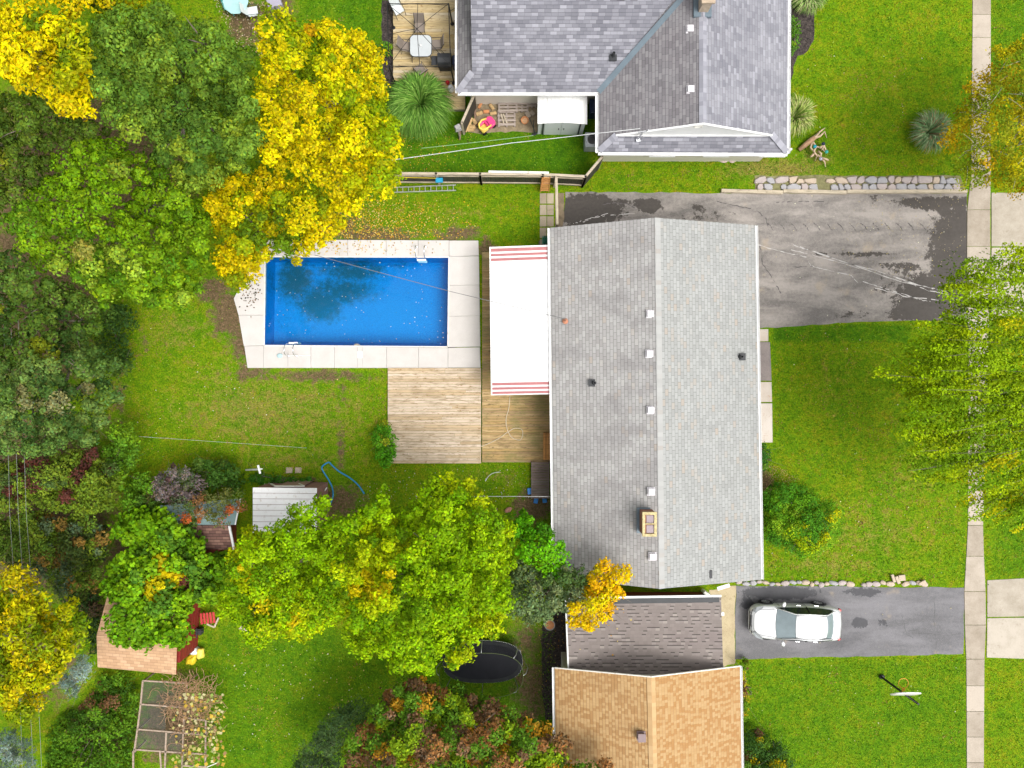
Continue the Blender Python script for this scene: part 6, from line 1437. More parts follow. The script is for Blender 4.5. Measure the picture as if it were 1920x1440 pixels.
# ---- car: silver white saloon facing the garage
def make_car():
    c = P(1489, 1165, .55); root = thing('parked_car', 'silver white saloon car parked nose in on the short asphalt driveway', 'car', (c.x, c.y, .015), R(-1.5))
    paint = NT('silver_white_paint'); paint.bsdf.inputs['Coat Weight'].default_value = .6; paint.bsdf.inputs['Coat Roughness'].default_value = .05; paint.bsdf.inputs['Specular IOR Level'].default_value = .5
    paint = paint.base((.62, .63, .63), .35, .25)
    glass = mat('tinted_glass', (.20, .25, .265), .08, .15, spec=1.0); glass2 = mat('dark_glass', (.015, .02, .022), .06, .1, spec=.8)
    XS = [-2.26, -2.20, -2.05, -1.75, -1.35, -1.0, -.6, 0, .6, 1.1, 1.5, 1.85, 2.08, 2.20, 2.25]
    W = [.52, .66, .78, .86, .885, .89, .89, .89, .89, .89, .88, .86, .80, .70, .60]
    ZB = [.62, .70, .76, .82, .88, .93, .96, .97, .98, .99, 1.0, 1.01, 1.0, .95, .84]
    zlow = [.34, .26, .22, .2, .2, .2, .2, .2, .2, .2, .2, .22, .26, .32, .40]
    mb = MB(); vs = []; K = 15
    for x, w_, zb, zl in zip(XS, W, ZB, zlow):
        half = [(w_*.90, zl), (w_*.985, zl + .12), (w_, .5), (w_*.985, zb - .16), (w_*.94, zb - .05), (w_*.84, zb), (w_*.45, zb + .025)]
        ring = half + [(0, zb + .035)] + [(-a, b) for a, b in reversed(half)]
        vs += [(x, y, z) for y, z in ring]
    n = len(XS)
    fs = [(i*K + j, i*K + j + 1, (i+1)*K + j + 1, (i+1)*K + j) for i in range(n-1) for j in range(K-1)]
    fs += [(i*K + K-1, i*K, (i+1)*K, (i+1)*K + K-1) for i in range(n-1)] + [tuple(range(K)), tuple((n-1)*K + j for j in range(K))[::-1]]
    mb.add(vs, fs); body = mb.build('body', paint, root, smooth=True, local=True); s_ = body.modifiers.new('sub', 'SUBSURF'); s_.levels = s_.render_levels = 1
    # cabin as one smooth shell: rings of (x, half width, z)
    def shell(name, rings, m, parent=root, off=0, smooth=True):
        mb = MB(); vs = []; K = 9
        for (x, w_, z, crown) in rings:
            for j in range(K):
                t = -1 + 2*j/(K-1); vs.append((x + .10*(t*t)*(1 if x < .5 else -1)*(.9 if name != 'roof' else .6), w_*t, z + crown*(1 - t*t) + off))
        mb.add(vs, [(i*K+j, (i+1)*K+j, (i+1)*K+j+1, i*K+j+1) for i in range(len(rings)-1) for j in range(K-1)]); return mb.build(name, m, parent, smooth=smooth, local=True)
    shell('roof', [(-.26, .60, 1.36, .06), (-.05, .63, 1.41, .06), (.4, .64, 1.44, .06), (.9, .63, 1.43, .06), (1.22, .60, 1.38, .06), (1.34, .58, 1.34, .06)], paint)
    shell('windscreen', [(-1.10, .74, .95, .03), (-.7, .68, 1.14, .05), (-.27, .61, 1.345, .06)], glass)
    shell('rear_window', [(1.33, .585, 1.33, .06), (1.6, .63, 1.18, .05), (1.80, .66, 1.03, .02)], glass)
    shell('boot_lid', [(1.80, .68, 1.03, .02), (2.0, .70, 1.04, .02), (2.18, .66, 1.00, .02), (2.24, .6, .93, .01)], paint)
    for sy in (-1, 1):
        mb = MB(); lo = [(-1.05, .80, .95), (-.3, .84, .98), (.5, .85, 1.0), (1.2, .83, 1.01), (1.75, .76, 1.03)]; hi = [(-.95, .74, 1.0), (-.20, .615, 1.37), (.45, .645, 1.45), (1.1, .62, 1.41), (1.62, .66, 1.10)]
        v = [(a, sy*b, z) for a, b, z in lo] + [(a, sy*b, z) for a, b, z in hi]
        f = [(i, i+1, 5+i+1, 5+i) if sy < 0 else (i+1, i, 5+i, 5+i+1) for i in range(4)]; mb.add(v, f); mb.build('side_window', glass2, root, local=True, smooth=True)
        mb = MB(); mb.tube([(-1.08, sy*.775, .95), (-.26, sy*.61, 1.38), (.4, sy*.645, 1.465), (1.3, sy*.60, 1.40), (1.80, sy*.70, 1.04)], .028, 6); mb.build('roof_pillar', paint, root, local=True, smooth=True)
        mb = MB(); mb.tube([(.42, sy*.86, .98), (.45, sy*.66, 1.42)], .03, 6); mb.build('door_pillar', M['black'], root, local=True)
        mb = MB(); mb.blob((-.72, sy*.985, 1.02), (.20, .28, .16), seed=3, jit=.03, n=2, rz=-.35*sy); mb.tube([(-.70, sy*.84, .98), (-.72, sy*.98, 1.0)], .03, 6); mb.build('wing_mirror', paint, root, local=True, smooth=True)
        for x in (-.28, .62): mb = MB(); mb.box((x + .35, sy*.91, .86), (.20, .035, .03)); mb.build('door_handle', M['steel'], root, local=True, bevel=.01)
        mb = MB(); mb.add([(-2.14, sy*.50, .72), (-1.98, sy*.76, .74), (-1.66, sy*.84, .815), (-1.72, sy*.72, .845), (-2.05, sy*.48, .79)], [(0, 1, 2, 3, 4) if sy > 0 else (4, 3, 2, 1, 0)]); o = mb.build('headlight', mat('headlight_lens', (.30, .32, .33), .1, .05, spec=.8), root, local=True); o.modifiers.new('s', 'SOLIDIFY').thickness = .05; o.location = (-.015, 0, .035)
        mb = MB(); mb.box((2.12, sy*.68, .84), (.16, .24, .13), rz=-sy*.5); mb.build('tail_light', mat('tail_light_red', (.35, .02, .02), .2, .1), root, local=True, bevel=.03)
        for x in (-1.40, 1.28):
            mb = MB(); mb.lathe((0, 0, 0), [(.17, -.09), (.31, -.10), (.32, -.05), (.32, .05), (.31, .10), (.17, .09)], 24); w_ = mb.build('wheel', M['black'], root, local=True, smooth=False)
            w_.rotation_euler = (R(90), 0, 0); w_.location = (x, sy*.82, .31)
            rm = MB(); rm.lathe((0, 0, 0), [(.20, .0), (.20, .095), (.17, .10), (.16, .07), (.05, .085), (.05, .0)], 20)
            for k in range(5): a = 2*math.pi*k/5; rm.box((.10*math.cos(a), .10*math.sin(a), .08), (.18, .035, .03), rz=a)
            ro = rm.build('rim', M['alu'], None, local=True); ro.parent = w_; ro.rotation_euler = (R(180) if sy > 0 else 0, 0, 0)
            ar = MB(); ar.tube([(x + .37*math.cos(a), sy*.893, .33 + .37*math.sin(a)) for a in [math.pi*t/10 for t in range(11)]], .022, 6); ar.build('wheel_arch', M['black'], root, local=True)
    mb = MB(); mb.box((-2.24, 0, .55), (.06, .9, .16)); mb.build('grille', M['black'], root, local=True, bevel=.02)
    mb = MB(); mb.box((-2.20, 0, .69), (.10, .62, .05)); mb.build('bonnet_trim', M['dark'], root, local=True, bevel=.01)
    mb = MB(); mb.box((2.25, 0, .62), (.04, .5, .14)); mb.build('number_plate', M['white'], root, local=True)
    mb = MB(); mb.tube([(1.18, .0, 1.45), (1.26, 0, 1.52)], .008, 5); mb.build('aerial', M['black'], root, local=True)
    for sy in (-1, 1):
        mb = MB(); mb.tube([(-.24, sy*.545, 1.405), (.1, sy*.57, 1.435), (.6, sy*.58, 1.45), (1.2, sy*.55, 1.41), (1.32, sy*.53, 1.37)], .012, 5); mb.build('roof_channel', M['dark'], root, local=True)
        mb = MB()
        for x in (-.95, .40, 1.30): mb.tube([(x, sy*.905, .35), (x + .02, sy*.912, .6), (x + .04, sy*.88, .93)], .008, 4)
        mb.build('door_seam', M['dark'], root, local=True)
    mb = MB(); mb.tube([(1.83, -.66, 1.055), (2.15, -.62, 1.03), (2.17, 0, 1.045), (2.15, .62, 1.03), (1.83, .66, 1.055)], .008, 4); mb.build('boot_seam', M['dark'], root, local=True)
    mb = MB(); mb.tube([(-2.19, -.6, .70), (-2.24, -.4, .71), (-2.27, 0, .72), (-2.24, .4, .71), (-2.19, .6, .70)], .022, 5); mb.build('bumper_line', M['dark'], root, local=True)
    # seam lines of bonnet and boot
    mb = MB(); mb.tube([(-1.14, -.70, .955), (-1.9, -.62, .845), (-2.12, -.40, .79), (-2.15, 0, .79), (-2.12, .40, .79), (-1.9, .62, .845), (-1.14, .70, .955)], .008, 4); mb.build('bonnet_seam', M['dark'], root, local=True)
    return root
make_car()

# ---- basketball hoop
base = P(1652, 1269, 0); top = P(1721, 1319, 3.0)
h = thing('basketball_hoop', 'portable basketball hoop on a black pole standing on the lower front lawn', 'basketball hoop', (base.x, base.y, 0))
mb = MB(); q = P(1700, 1302, 2.9)
pl = P(1652, 1269, .1)
mb.tube([pl, P(1722, 1320, 3.1)], .055, 10); mb.build('pole', M['black'], h)
for dz in (0, -.35):
    mb = MB(); mb.tube([P(1722, 1320, 3.1) + Vector((0, 0, dz - .05)), P(1698, 1304, 3.2) + Vector((0, 0, dz))], .025, 6); mb.build('bracket', M['black'], h)
mb = MB(); mb.blob((pl.x + .05, pl.y, .09), (.30, .24, .18), n=2, jit=.02); mb.build('foot', M['black'], h)
bc = P(1697, 1302, 3.3); mb = MB()
pts = []
for t in range(13): a = math.pi*t/12; pts.append((.58*math.cos(a), .30 + .28*math.sin(a)))
pts += [(-.58, -.22), (-.40, -.34), (.40, -.34), (.58, -.22)]
tilt = R(-33)
def bp(x, z, y=0): return Vector((bc.x + x, bc.y + y*math.cos(tilt) - z*math.sin(tilt)*.85, bc.z + z*.86))
n_ = len(pts); v = [bp(x, z, -.02) for x, z in pts] + [bp(x, z, .02) for x, z in pts]
mb.add(v, [tuple(range(n_))[::-1], tuple(range(n_, 2*n_))] + [(i, (i+1) % n_, n_+(i+1) % n_, n_+i) for i in range(n_)]); bo = mb.build('backboard', mat('backboard_grey', (.62, .60, .57), .4, .2, 4), h)
mb = MB(); mb.tube([bp(x, z, .03) for x, z in pts], .025, 6, closed=True); sub(mb, 'edge_trim', M['white'], bo)
rc_ = P(1694, 1281, 3.05); mb = MB(); mb.tube([(rc_.x + .23*math.cos(a), rc_.y + .23*math.sin(a), 3.05) for a in [2*math.pi*t/24 for t in range(24)]], .018, 6, closed=True)
mb.box((rc_.x, rc_.y - .29, 3.05), (.14, .14, .04)); mb.tube([(rc_.x, rc_.y - .3, 3.03), (bc.x, bc.y, 3.05)], .03, 6); mb.build('hoop_ring', mat('orange_ring', (.75, .38, .04), .5, .1), h)

# ---- trampoline with net
c = P(905, 1241, .85); t = thing('trampoline', 'oval black trampoline with safety net half under the lime green tree', 'trampoline', (c.x, c.y, 0))
def oval(cx, cy, a, b, n=32, p=2.6):
    o = []
    for k in range(n):
        th = 2*math.pi*k/n; cc, ss = math.cos(th), math.sin(th); o.append((cx + a*abs(cc)**(2/p)*(1 if cc >= 0 else -1), cy + b*abs(ss)**(2/p)*(1 if ss >= 0 else -1)))
    return o
mb = MB(); mb.prism(oval(c.x, c.y, 1.82, .90), .84, .85); mb.build('mat', mat('jumping_mat', (.016, .017, .022), .8, .25, 2), t)
mb = MB(); ou, inn = oval(c.x, c.y, 2.0, 1.06), oval(c.x, c.y, 1.80, .88); n_ = 32
mb.add([(x, y, .86) for x, y in inn] + [(x, y, .88) for x, y in ou], [(i, n_+i, n_+(i+1) % n_, (i+1) % n_) for i in range(n_)]); mb.build('spring_cover', mat('spring_cover', (.025, .028, .03), .7, .3, 3), t)
mb = MB(); mb.tube([(x, y, .82) for x, y in ou], .03, 6, closed=True); mb.build('frame', M['steel'], t)
# net of translucent dark mesh
n = NT('net_mesh'); tr = n.n('BsdfTransparent'); df = n.n('BsdfDiffuse'); df.inputs[0].default_value = (.012, .014, .012, 1); mx = n.n('MixShader'); mx.inputs[0].default_value = .30
n.l(tr.outputs[0], mx.inputs[1]); n.l(df.outputs[0], mx.inputs[2]); n.l(mx.outputs[0], n.out.inputs['Surface'])
mb = MB(); ou2 = oval(c.x, c.y, 2.02, 1.08); mb.add([(x, y, .88) for x, y in ou2] + [(x, y, 2.55) for x, y in ou2], [(i, (i+1) % n_, n_+(i+1) % n_, n_+i) for i in range(n_)]); mb.build('net', n.m, t)
mb = MB(); mb.tube([(x, y, 2.55) for x, y in ou2], .012, 5, closed=True); mb.build('net_rim', mat('net_rim', (.10, .13, .05), .6, .2), t)
for k in range(0, 32, 4):
    x, y = ou2[k]; dx, dy = x - c.x, y - c.y; L = math.hypot(dx, dy); dx /= L; dy /= L
    mb = MB(); mb.tube([(x + dx*.06, y + dy*.06, .05), (x + dx*.10, y + dy*.10, .9), (x + dx*.24, y + dy*.24, 1.6), (x + dx*.14, y + dy*.14, 2.3), (x, y, 2.55)], .019, 6); mb.build('net_pole', M['alu'], t, smooth=True)
for k in range(2, 32, 8):
    x, y = ou2[k]; mb = MB(); mb.tube([(x, y, .8), (x, y, 0)], .025, 6); mb.build('leg', M['alu'], t)
for i, (px, py, rz, lb) in enumerate(((1031, 1172, 0, 'round terracotta bowl on the dark ground left of the garage'),)):
    c = P(px, py, .4); r = thing('fire_bowl', lb, 'bowl', (c.x, c.y, 0)); mb = MB(); mb.lathe((c.x, c.y, .0), [(.12, 0), (.14, .25), (.27, .40), (.27, .43), (.24, .43), (.20, .38)], 20); mb.build('bowl', mat('grey_clay', (.35, .33, .32), .7, .1), r); mb = MB(); mb.lathe((c.x, c.y, .37), [(.23, 0), (.23, .035), (.12, .055)], 18); mb.build('contents', M['terracotta'], r)

# ---- sheds on the left
s = thing('garden_shed', 'shed with peeling white metal roof half under the lime green tree', 'shed', P(535, 950, 0))
zt = 2.3; q = [P(474, 914, zt), P(594, 915, zt), P(594, 1000, zt + .05), P(474, 1000, zt + .05)]
pm = mat('peeling_white_panels', (.90, .89, .88), .6, .04, 3, dirt=(.70, .65, .60))
mb = MB()
for i in range(8):
    t0, t1 = i/8, (i+1)/8; a, b = q[0].lerp(q[3], t0 + .002), q[1].lerp(q[2], t0 + .002); c1, d1 = q[1].lerp(q[2], t1 - .008), q[0].lerp(q[3], t1 - .008)
    dn = Vector((0, 0, -.04)); mb.add([a, b, c1, d1, a+dn, b+dn, c1+dn, d1+dn], [(3, 2, 1, 0), (4, 5, 6, 7), (0, 1, 5, 4), (1, 2, 6, 5), (2, 3, 7, 6), (3, 0, 4, 7)])
mb.build('roof', pm, s)
mb = MB(); mb.box(((q[0].x + q[1].x)/2, (q[0].y + q[3].y)/2, 1.1), (q[1].x - q[0].x - .1, q[0].y - q[3].y - .12, 2.2)); mb.build('wall', mat('brown_shed_wall', (.28, .15, .13), .8, .2, 4), s)
mb = MB(); yv = q[0].y - .03; 
for (ax, bx, za, zb) in ((-1.1, -.6, 1.2, 2.05), (.3, .8, 1.2, 2.05), (-.6, .8, 2.05, 2.05)):
    mb.beam((q[0].x + 1.6 + ax, yv + .06, za), (q[0].x + 1.6 + bx, yv + .06, zb), .05, .09)
mb.build('trim', M['white_old'], s)
mb = MB(); mb.box((q[0].x + 1.7, yv + .05, .95), (1.2, .05, 1.9)); mb.build('door', mat('shed_door_brown', (.32, .2, .16), .8, .2), s)
c = P(500, 908, .4); mb = MB(); mb.box((c.x, c.y, .2), (.26, .2, .4)); tag(mb.build('concrete_block', M['white_old'], bevel=.01), 'small white block against the north wall of the white roofed shed', 'block')
for i, (px, py) in enumerate(((542, 882), (559, 882))):
    c = P(px, py, 0); o = flat_stone([(c.x + .17*sx, c.y + .15*sy) for sx, sy in ((-1, -1), (1, -.9), (1.05, 1), (-.9, 1.1))], -.02, .03, SM[2], i, 'stepping_stone'); tag(o, ['square stepping stone in front of the white roofed shed, nearer the clothes post', 'square stepping stone in front of the white roofed shed, nearer the blue hose'][i], 'paving stone', 'stepping stones')
# second shed: bluish panel roof and brown shingle roof under the vines
s = thing('old_shed', 'old overgrown shed with a grey panel roof above brown shingles', 'shed', P(420, 980, 0))
M['old_brown'] = shingle('old_brown_shingles', [(0, (.13, .07, .06)), (.6, (.24, .13, .10)), (1, (.34, .20, .15))], rowh=.16, tabw=.3, line=.7, slot=.6, linew=.2)
mb = MB(); panel(mb, [P(300, 948, 2.5), P(450, 935, 2.5), P(440, 984, 2.7), P(300, 984, 2.7)], (1, 0, 0), .06, 1, 1); panel(mb, [P(300, 986, 2.65), P(429, 985, 2.65), P(437, 1030, 2.2), P(300, 1030, 2.2)], (1, 0, 0), .06, 0, 2)
mb.build('roof', [M['old_brown'], mat('blue_grey_panel', (.17, .25, .25), .6, .2, 2), M['white_old']], s)
mb = MB(); mb.beam(P(430, 986, 2.67), P(439, 1030, 2.22), .10, .07); mb.beam(P(451, 935, 2.52), P(441, 984, 2.7), .05, .06); mb.build('trim', M['white'], s)
mb = MB(); a, b = P(305, 1026, 0), P(440, 945, 0); mb.box(((a.x+b.x)/2 + .25, (a.y+b.y)/2 + .0, 1.05), (b.x - a.x - .3, b.y - a.y - .4, 2.1)); mb.build('wall', M['darkred'], s)
# red shed with tan shingles
s = thing('garden_shed', 'red walled shed with a tan shingle roof in the lower left', 'shed', P(265, 1190, 0))
M['tan_small'] = shingle('pale_tan_shingles', [(0, (.46, .28, .16)), (.6, (.55, .35, .20)), (1, (.64, .42, .26))], rowh=.17, tabw=.33, line=.45, slot=.4, linew=.12, weather=((.40, .25, .15), .4))
zr, ze_ = 2.7, 2.15
A, B = P(181, 1192, zr), P(332, 1204, zr); C1, D1 = P(330, 1265, ze_), P(183, 1251, ze_); E1, F1 = P(201, 1118, ze_ + .1), P(345, 1135, ze_ + .1)
mb = MB(); panel(mb, [A, B, C1, D1], B - A, .07, 0, 1); panel(mb, [A, E1, F1, B], B - A, .07, 0, 1); mb.build('roof', [M['tan_small'], M['red']], s)
mb = MB(); ux = (B - A); ux.z = 0; ux.normalize(); an = math.atan2(ux.y, ux.x); cc = (A + B + C1 + D1 + E1 + F1)/6
mb.box((cc.x + .05, cc.y, 1.0), ((B-A).length - .25, 2.5, 2.0), rz=an)
g0, g1, g2 = C1.lerp(B, .05), F1.lerp(B, .05), B.copy()
mb.build('wall', M['red'], s)
mb = MB()
for i in range(6):
    z = .3 + i*.32; mb.box((cc.x + ux.x*((B-A).length/2 - .09), cc.y + ux.y*((B-A).length/2 - .09), z), (.05, 2.44, .03), rz=an)
mb.build('cladding_batten', M['darkred'], s)
# clothes post and line
c = P(480, 880, 1.9); r = thing('clothes_post', 'white metal T shaped clothes post at the edge of the back lawn', 'post', P(462, 880, 0))
pb = P(461, 881, 0); mb = MB(); mb.tube([pb, P(487, 880, 2.0)], .045, 8); mb.build('post', M['white'], r); mb = MB(); mb.beam(P(484, 872, 1.98), P(488, 888, 1.98), .09, .06); mb.tube([P(484, 880, 1.98), P(492, 879, 1.98)], .03, 6); mb.build('crossbar', M['white'], r)
def wire(name, label, pts, r_, m, cat='wire', group=None):
    mb = MB(); out = []
    for a, b in zip(pts, pts[1:]):
        for k in range(12):
            t = k/12; q = a.lerp(b, t); q.z -= .5*t*(1-t)*min(1.2, (b-a).length*.05); out.append(q)
    out.append(pts[-1]); mb.tube(out, r_, 5); o = mb.build(name, m); tag(o, label, cat, group); return o
wire('clothes_line', 'thin clothes line crossing the lawn above the white clothes post', [P(255, 818, 2.0), P(400, 828, 2.0), P(575, 840, 2.0)], .005, M['wire_light'])
wire('clothes_line', 'white line from the dark ramp to the lime green tree', [P(1035, 931, 2.4), P(780, 931, 2.4)], .012, M['wire_light'])
wire('service_wire', 'service wire from the upper left trees to the rusty mast on the grey roof', [P(590, 478, 5.2), P(843, 546, 4.2), P(1060, 598, 3.9)], .014, M['wire'])
wire('service_wire', 'thick pale cable from the golden tree to the bracket on the slate roof', [P(735, 300, 4.9), P(960, 268, 4.6), P(1110, 251, 4.4), P(1200, 241, 4.2)], .015, M['wire_light'])
wire('service_wire', 'thin green cable just above the thick pale cable', [P(790, 278, 4.2), P(1000, 254, 3.4)], .012, mat('green_cable', (.25, .38, .2), .6, .1))
for i, (a, b, lb) in enumerate((((2, 520), (42, 1440), 'overhead power line at the left edge, nearest the photo edge'), ((14, 500), (62, 1440), 'overhead power line at the left edge, middle of three'), ((28, 500), (78, 1440), 'overhead power line at the left edge, farthest from the photo edge'))):
    wire('power_line', lb, [P(*a, 5.0), P((a[0]+b[0])/2 - 4, 960, 4.4), P(*b, 3.9)], .008, bpy.data.materials['grey_line'] if i else mat('grey_line', (.20, .22, .20), .5, .1), 'power line', 'power lines')
# ---- cold frames of bare wood with netting
fr = thing('vegetable_cage', 'bare wooden garden frames with netting below the tan shed', 'garden frame', P(330, 1360, 0)); z = 1.2
fw = wood('bare_frame_wood', [(.30, .22, .16), (.40, .31, .24), (.24, .17, .11)], stretch=(8, 8, 8))
def bars(l, m, z0=z):
    for a, b in l:
        mb = MB(); mb.beam(P(*a, z0), P(*b, z0), .075, .06); mb.build('bar', m, fr)
bars([((268, 1276), (352, 1281)), ((268, 1276), (264, 1320)), ((264, 1320), (352, 1327)), ((264, 1320), (258, 1368)), ((259, 1367), (388, 1378)), ((258, 1368), (252, 1408)), ((252, 1405), (384, 1414)), ((250, 1408), (250, 1490)), ((345, 1340), (340, 1480)), ((312, 1372), (308, 1470)), ((346, 1346), (384, 1350)), ((386, 1350), (385, 1460)), ((341, 1435), (384, 1438)), ((351, 1281), (347, 1345)), ((300, 1410), (305, 1470))], fw)
for (px, py) in ((268, 1278), (252, 1410), (384, 1380), (350, 1282), (259, 1368), (341, 1435)):
    mb = MB(); a = P(px, py, z - .03); mb.box((a.x, a.y, z/2 - .03), (.07, .07, z - .06)); mb.build('leg', fw, fr)
n = NT('bird_netting'); tr = n.n('BsdfTransparent'); df = n.n('BsdfDiffuse'); df.inputs[0].default_value = (.10, .11, .10, 1); mx = n.n('MixShader'); mx.inputs[0].default_value = .38
n.l(tr.outputs[0], mx.inputs[1]); n.l(df.outputs[0], mx.inputs[2]); n.l(mx.outputs[0], n.out.inputs['Surface'])
mb = MB(); 
for quad in ([(268, 1277), (351, 1282), (350, 1326), (265, 1321)], [(264, 1322), (312, 1325), (310, 1370), (259, 1367)], [(258, 1370), (341, 1376), (339, 1410), (252, 1405)]): mb.add([P(*q_, z - .035) for q_ in quad], [(3, 2, 1, 0)])
mb.build('netting', n.m, fr)
# squash vine: dry stems, yellow leaves
rs = np.random.default_rng(77)
sv = thing('squash_vine', 'withered squash vine with brown stems and yellow leaves over the garden frames', 'vine', P(370, 1330, 0))
mb = MB(); rr = random.Random(4)
for i in range(260):
    x, y = (rr.uniform(300, 405), rr.uniform(1278, 1400)) if i % 2 else (rr.uniform(315, 400), rr.uniform(1278, 1335))
    if x < 330 and y > 1335: continue
    pth = []; a = rr.uniform(0, 6.28)
    for k in range(6): pth.append(P(x, y, 1.22 + rr.uniform(0, .12))); a += rr.uniform(-.9, .9); x += math.cos(a)*rr.uniform(4, 9); y += math.sin(a)*rr.uniform(4, 9)
    mb.tube(pth, .011, 4, cap=False)
mb.build('stem', mat('dry_stem', (.36, .22, .12), .9, .3, 9), sv)
m_ = 260; X = rs.uniform(322, 422, m_); Y = rs.uniform(1300, 1440, m_); 
k_ = ~((X < 345) & (rs.uniform(0, 1, m_) < .5)); X, Y = X[k_], Y[k_]; Z = rs.uniform(1.25, 1.4, len(X)); kk = (CAM_H - Z)/FPX
C = np.stack([(X-960)*kk, -(Y-720)*kk, Z], 1); N_ = np.array([0, 0, 1.]) + rs.normal(size=(len(X), 3))*.3; N_ /= np.linalg.norm(N_, axis=1, keepdims=True)
pal = np.array([(.55, .50, .18), (.62, .42, .08), (.30, .40, .10), (.60, .55, .30), (.35, .22, .10)]); leaf_mesh('leaves', C, N_, rs.uniform(.10, .24, len(X)), pal[rs.integers(0, 5, len(X))], sv, .95, rs=rs)
# bags, red stool, tools by the red shed
for i, (px, py, col, lb) in enumerate(((362, 1222, (.72, .72, .74), 'white plastic sack slumped beside the red shed wall'), (358, 1238, (.80, .60, .03), 'yellow feed sack lying below the white sack'), (374, 1226, (.75, .62, .10), 'small yellow bag right of the white sack'))):
    c = P(px, py, .3); mb = MB(); mb.blob((c.x, c.y, .2), (.62, .45, .42), rz=i*.7, jit=.25, n=2, seed=i+3); tag(mb.build('sack', mat('sack_plastic_' + 'abc'[i], col, .4, .15, 3), smooth=True), lb, 'sack')
c = P(388, 1160, .5); rb = thing('slatted_chair', 'red slatted chair fallen over beside the vine', 'chair', (c.x, c.y, 0), .1)
for i in range(5): mb = MB(); mb.box((-.32 + i*.16, 0, .42), (.11, .55, .02)); mb.build('slat', mat('faded_red_paint', (.5, .05, .05), .5, .2) if i == 0 else bpy.data.materials['faded_red_paint'], rb, local=True)
for x, y in ((-.3, -.24), (.3, -.24), (-.3, .24), (.3, .24)): mb = MB(); mb.box((x, y, .2), (.05, .05, .4)); mb.build('leg', bpy.data.materials['faded_red_paint'], rb, local=True)
c = P(398, 1168, .2); mb = MB(); mb.beam(P(388, 1170, .2), P(402, 1176, .2), .08, .05); mb.beam(P(402, 1176, .22), P(410, 1158, .22), .08, .05); tag(mb.build('timber_bracket', M['timber']), 'pale angled timber lying beside the red slatted chair', 'timber')
c = P(370, 1185, .4); mb = MB(); mb.tube([P(368, 1178, .6), P(369, 1196, .5)], .03, 6); mb.tube([P(362, 1182, .6), P(382, 1184, .6)], .03, 6); mb.box((c.x, c.y, .25), (.4, .3, .3)); tag(mb.build('handcart', M['dark']), 'dark handcart between the red shed and the slatted chair', 'handcart')
mb = MB(); mb.beam(P(450, 1176, .3), P(484, 1197, .3), .2, .06); tag(mb.build('plank', M['timber']), 'wide pale plank at the lower edge of the lime green tree', 'plank')
mb = MB(); mb.beam(P(112, 1095, .8), P(134, 1093, .8), .07, .05); tag(mb.build('plank', M['white_old']), 'short white rail in the dark gap above the yellow tree', 'rail')
mb = MB(); mb.beam(P(384, 1440, .9), P(408, 1430, .9), .04, .04); tag(mb.build('tool_handle', M['white_old']), 'pale stick poking out of the garden frames onto the lawn', 'stick')
# ---- furniture under the trees at the top edge
tl = mat('teal_plastic', (.10, .42, .40), .4, .1)
c = P(441, 2, .75); r = thing('plastic_table', 'teal plastic table cut by the top edge of the photo', 'table', (c.x, c.y, 0)); mb = MB(); mb.lathe((c.x, c.y, .70), [(.62, 0), (.66, .02), (.64, .04)], 10); mb.build('table_top', mat('pale_teal', (.38, .60, .60), .4, .1), r)
for a in range(4): mb = MB(); mb.tube([(c.x + .3*math.cos(a*1.57+.8), c.y + .3*math.sin(a*1.57+.8), .7), (c.x + .5*math.cos(a*1.57+.8), c.y + .5*math.sin(a*1.57+.8), 0)], .03, 6); mb.build('leg', tl, r)
c = P(473, 20, .5); patio_chair('plastic_chair', 'white plastic chair beside the golden tree at the top edge', (c.x, c.y, 0), R(100), white_p, group='garden chairs at the top edge')
c = P(425, 6, .5); patio_chair('plastic_chair', 'teal plastic chair behind the teal table at the top edge', (c.x, c.y, 0), R(20), tl, group='garden chairs at the top edge')
mb = MB(); c = P(515, 6, .3); mb.box((c.x, c.y, .25), (.7, .5, .4), rz=.3); tag(mb.build('storage_crate', mat('lilac_grey', (.35, .33, .40), .6, .1), bevel=.02), 'lilac grey crate at the top edge beside the golden tree', 'crate')
# terracotta blocks by the small fresh green tree
for i, (px, py, rz) in enumerate(((953, 956, .5), (926, 956, .2))):
    c = P(px, py, .1); mb = MB(); mb.blob((c.x, c.y, .08), (.42, .26, .2), rz=rz, seed=i, jit=.05); tag(mb.build('clay_block', mat('clay_block_' + 'ab'[i], ((.40, .20, .14), (.22, .14, .10))[i], .8, .2)), ['reddish clay block beside the fresh green tree', 'brown rock left of the reddish clay block'][i], 'block')

# ---- fallen leaves: on grass, on concrete, floating
def litter(name, poly, n_, pal, z, seed, ls=.06, centre=None, spread=None):
    rs = np.random.default_rng(seed); xs = [p[0] for p in poly]; ys = [p[1] for p in poly]; X = rs.uniform(min(xs), max(xs), n_*4); Y = rs.uniform(min(ys), max(ys), n_*4); ok = inside(X, Y, poly); X, Y = X[ok][:n_], Y[ok][:n_]
    if centre is not None:
        d = np.hypot((X-centre[0])/spread[0], (Y-centre[1])/spread[1]); kp = rs.uniform(0, 1, len(X)) < np.exp(-d*d); X, Y = X[kp], Y[kp]
    Z = z + rs.uniform(0, .02, len(X)); kk = (CAM_H - Z)/FPX; C = np.stack([(X-960)*kk, -(Y-720)*kk, Z], 1); N_ = np.array([0, 0, 1.]) + rs.normal(size=(len(X), 3))*.22; N_ /= np.linalg.norm(N_, axis=1, keepdims=True)
    pal = np.array(pal); o = leaf_mesh(name, C, N_, ls*rs.uniform(.6, 1.3, len(X)), pal[rs.integers(0, len(pal), len(X))]*rs.uniform(.7, 1.15, (len(X), 1)), None, .7, rs=rs, loc=(0, 0, 0)); tag(o, kind='stuff'); return o
YL = [(.80, .50, .05), (.75, .40, .05), (.80, .62, .25), (.50, .25, .06), (.78, .60, .12)]
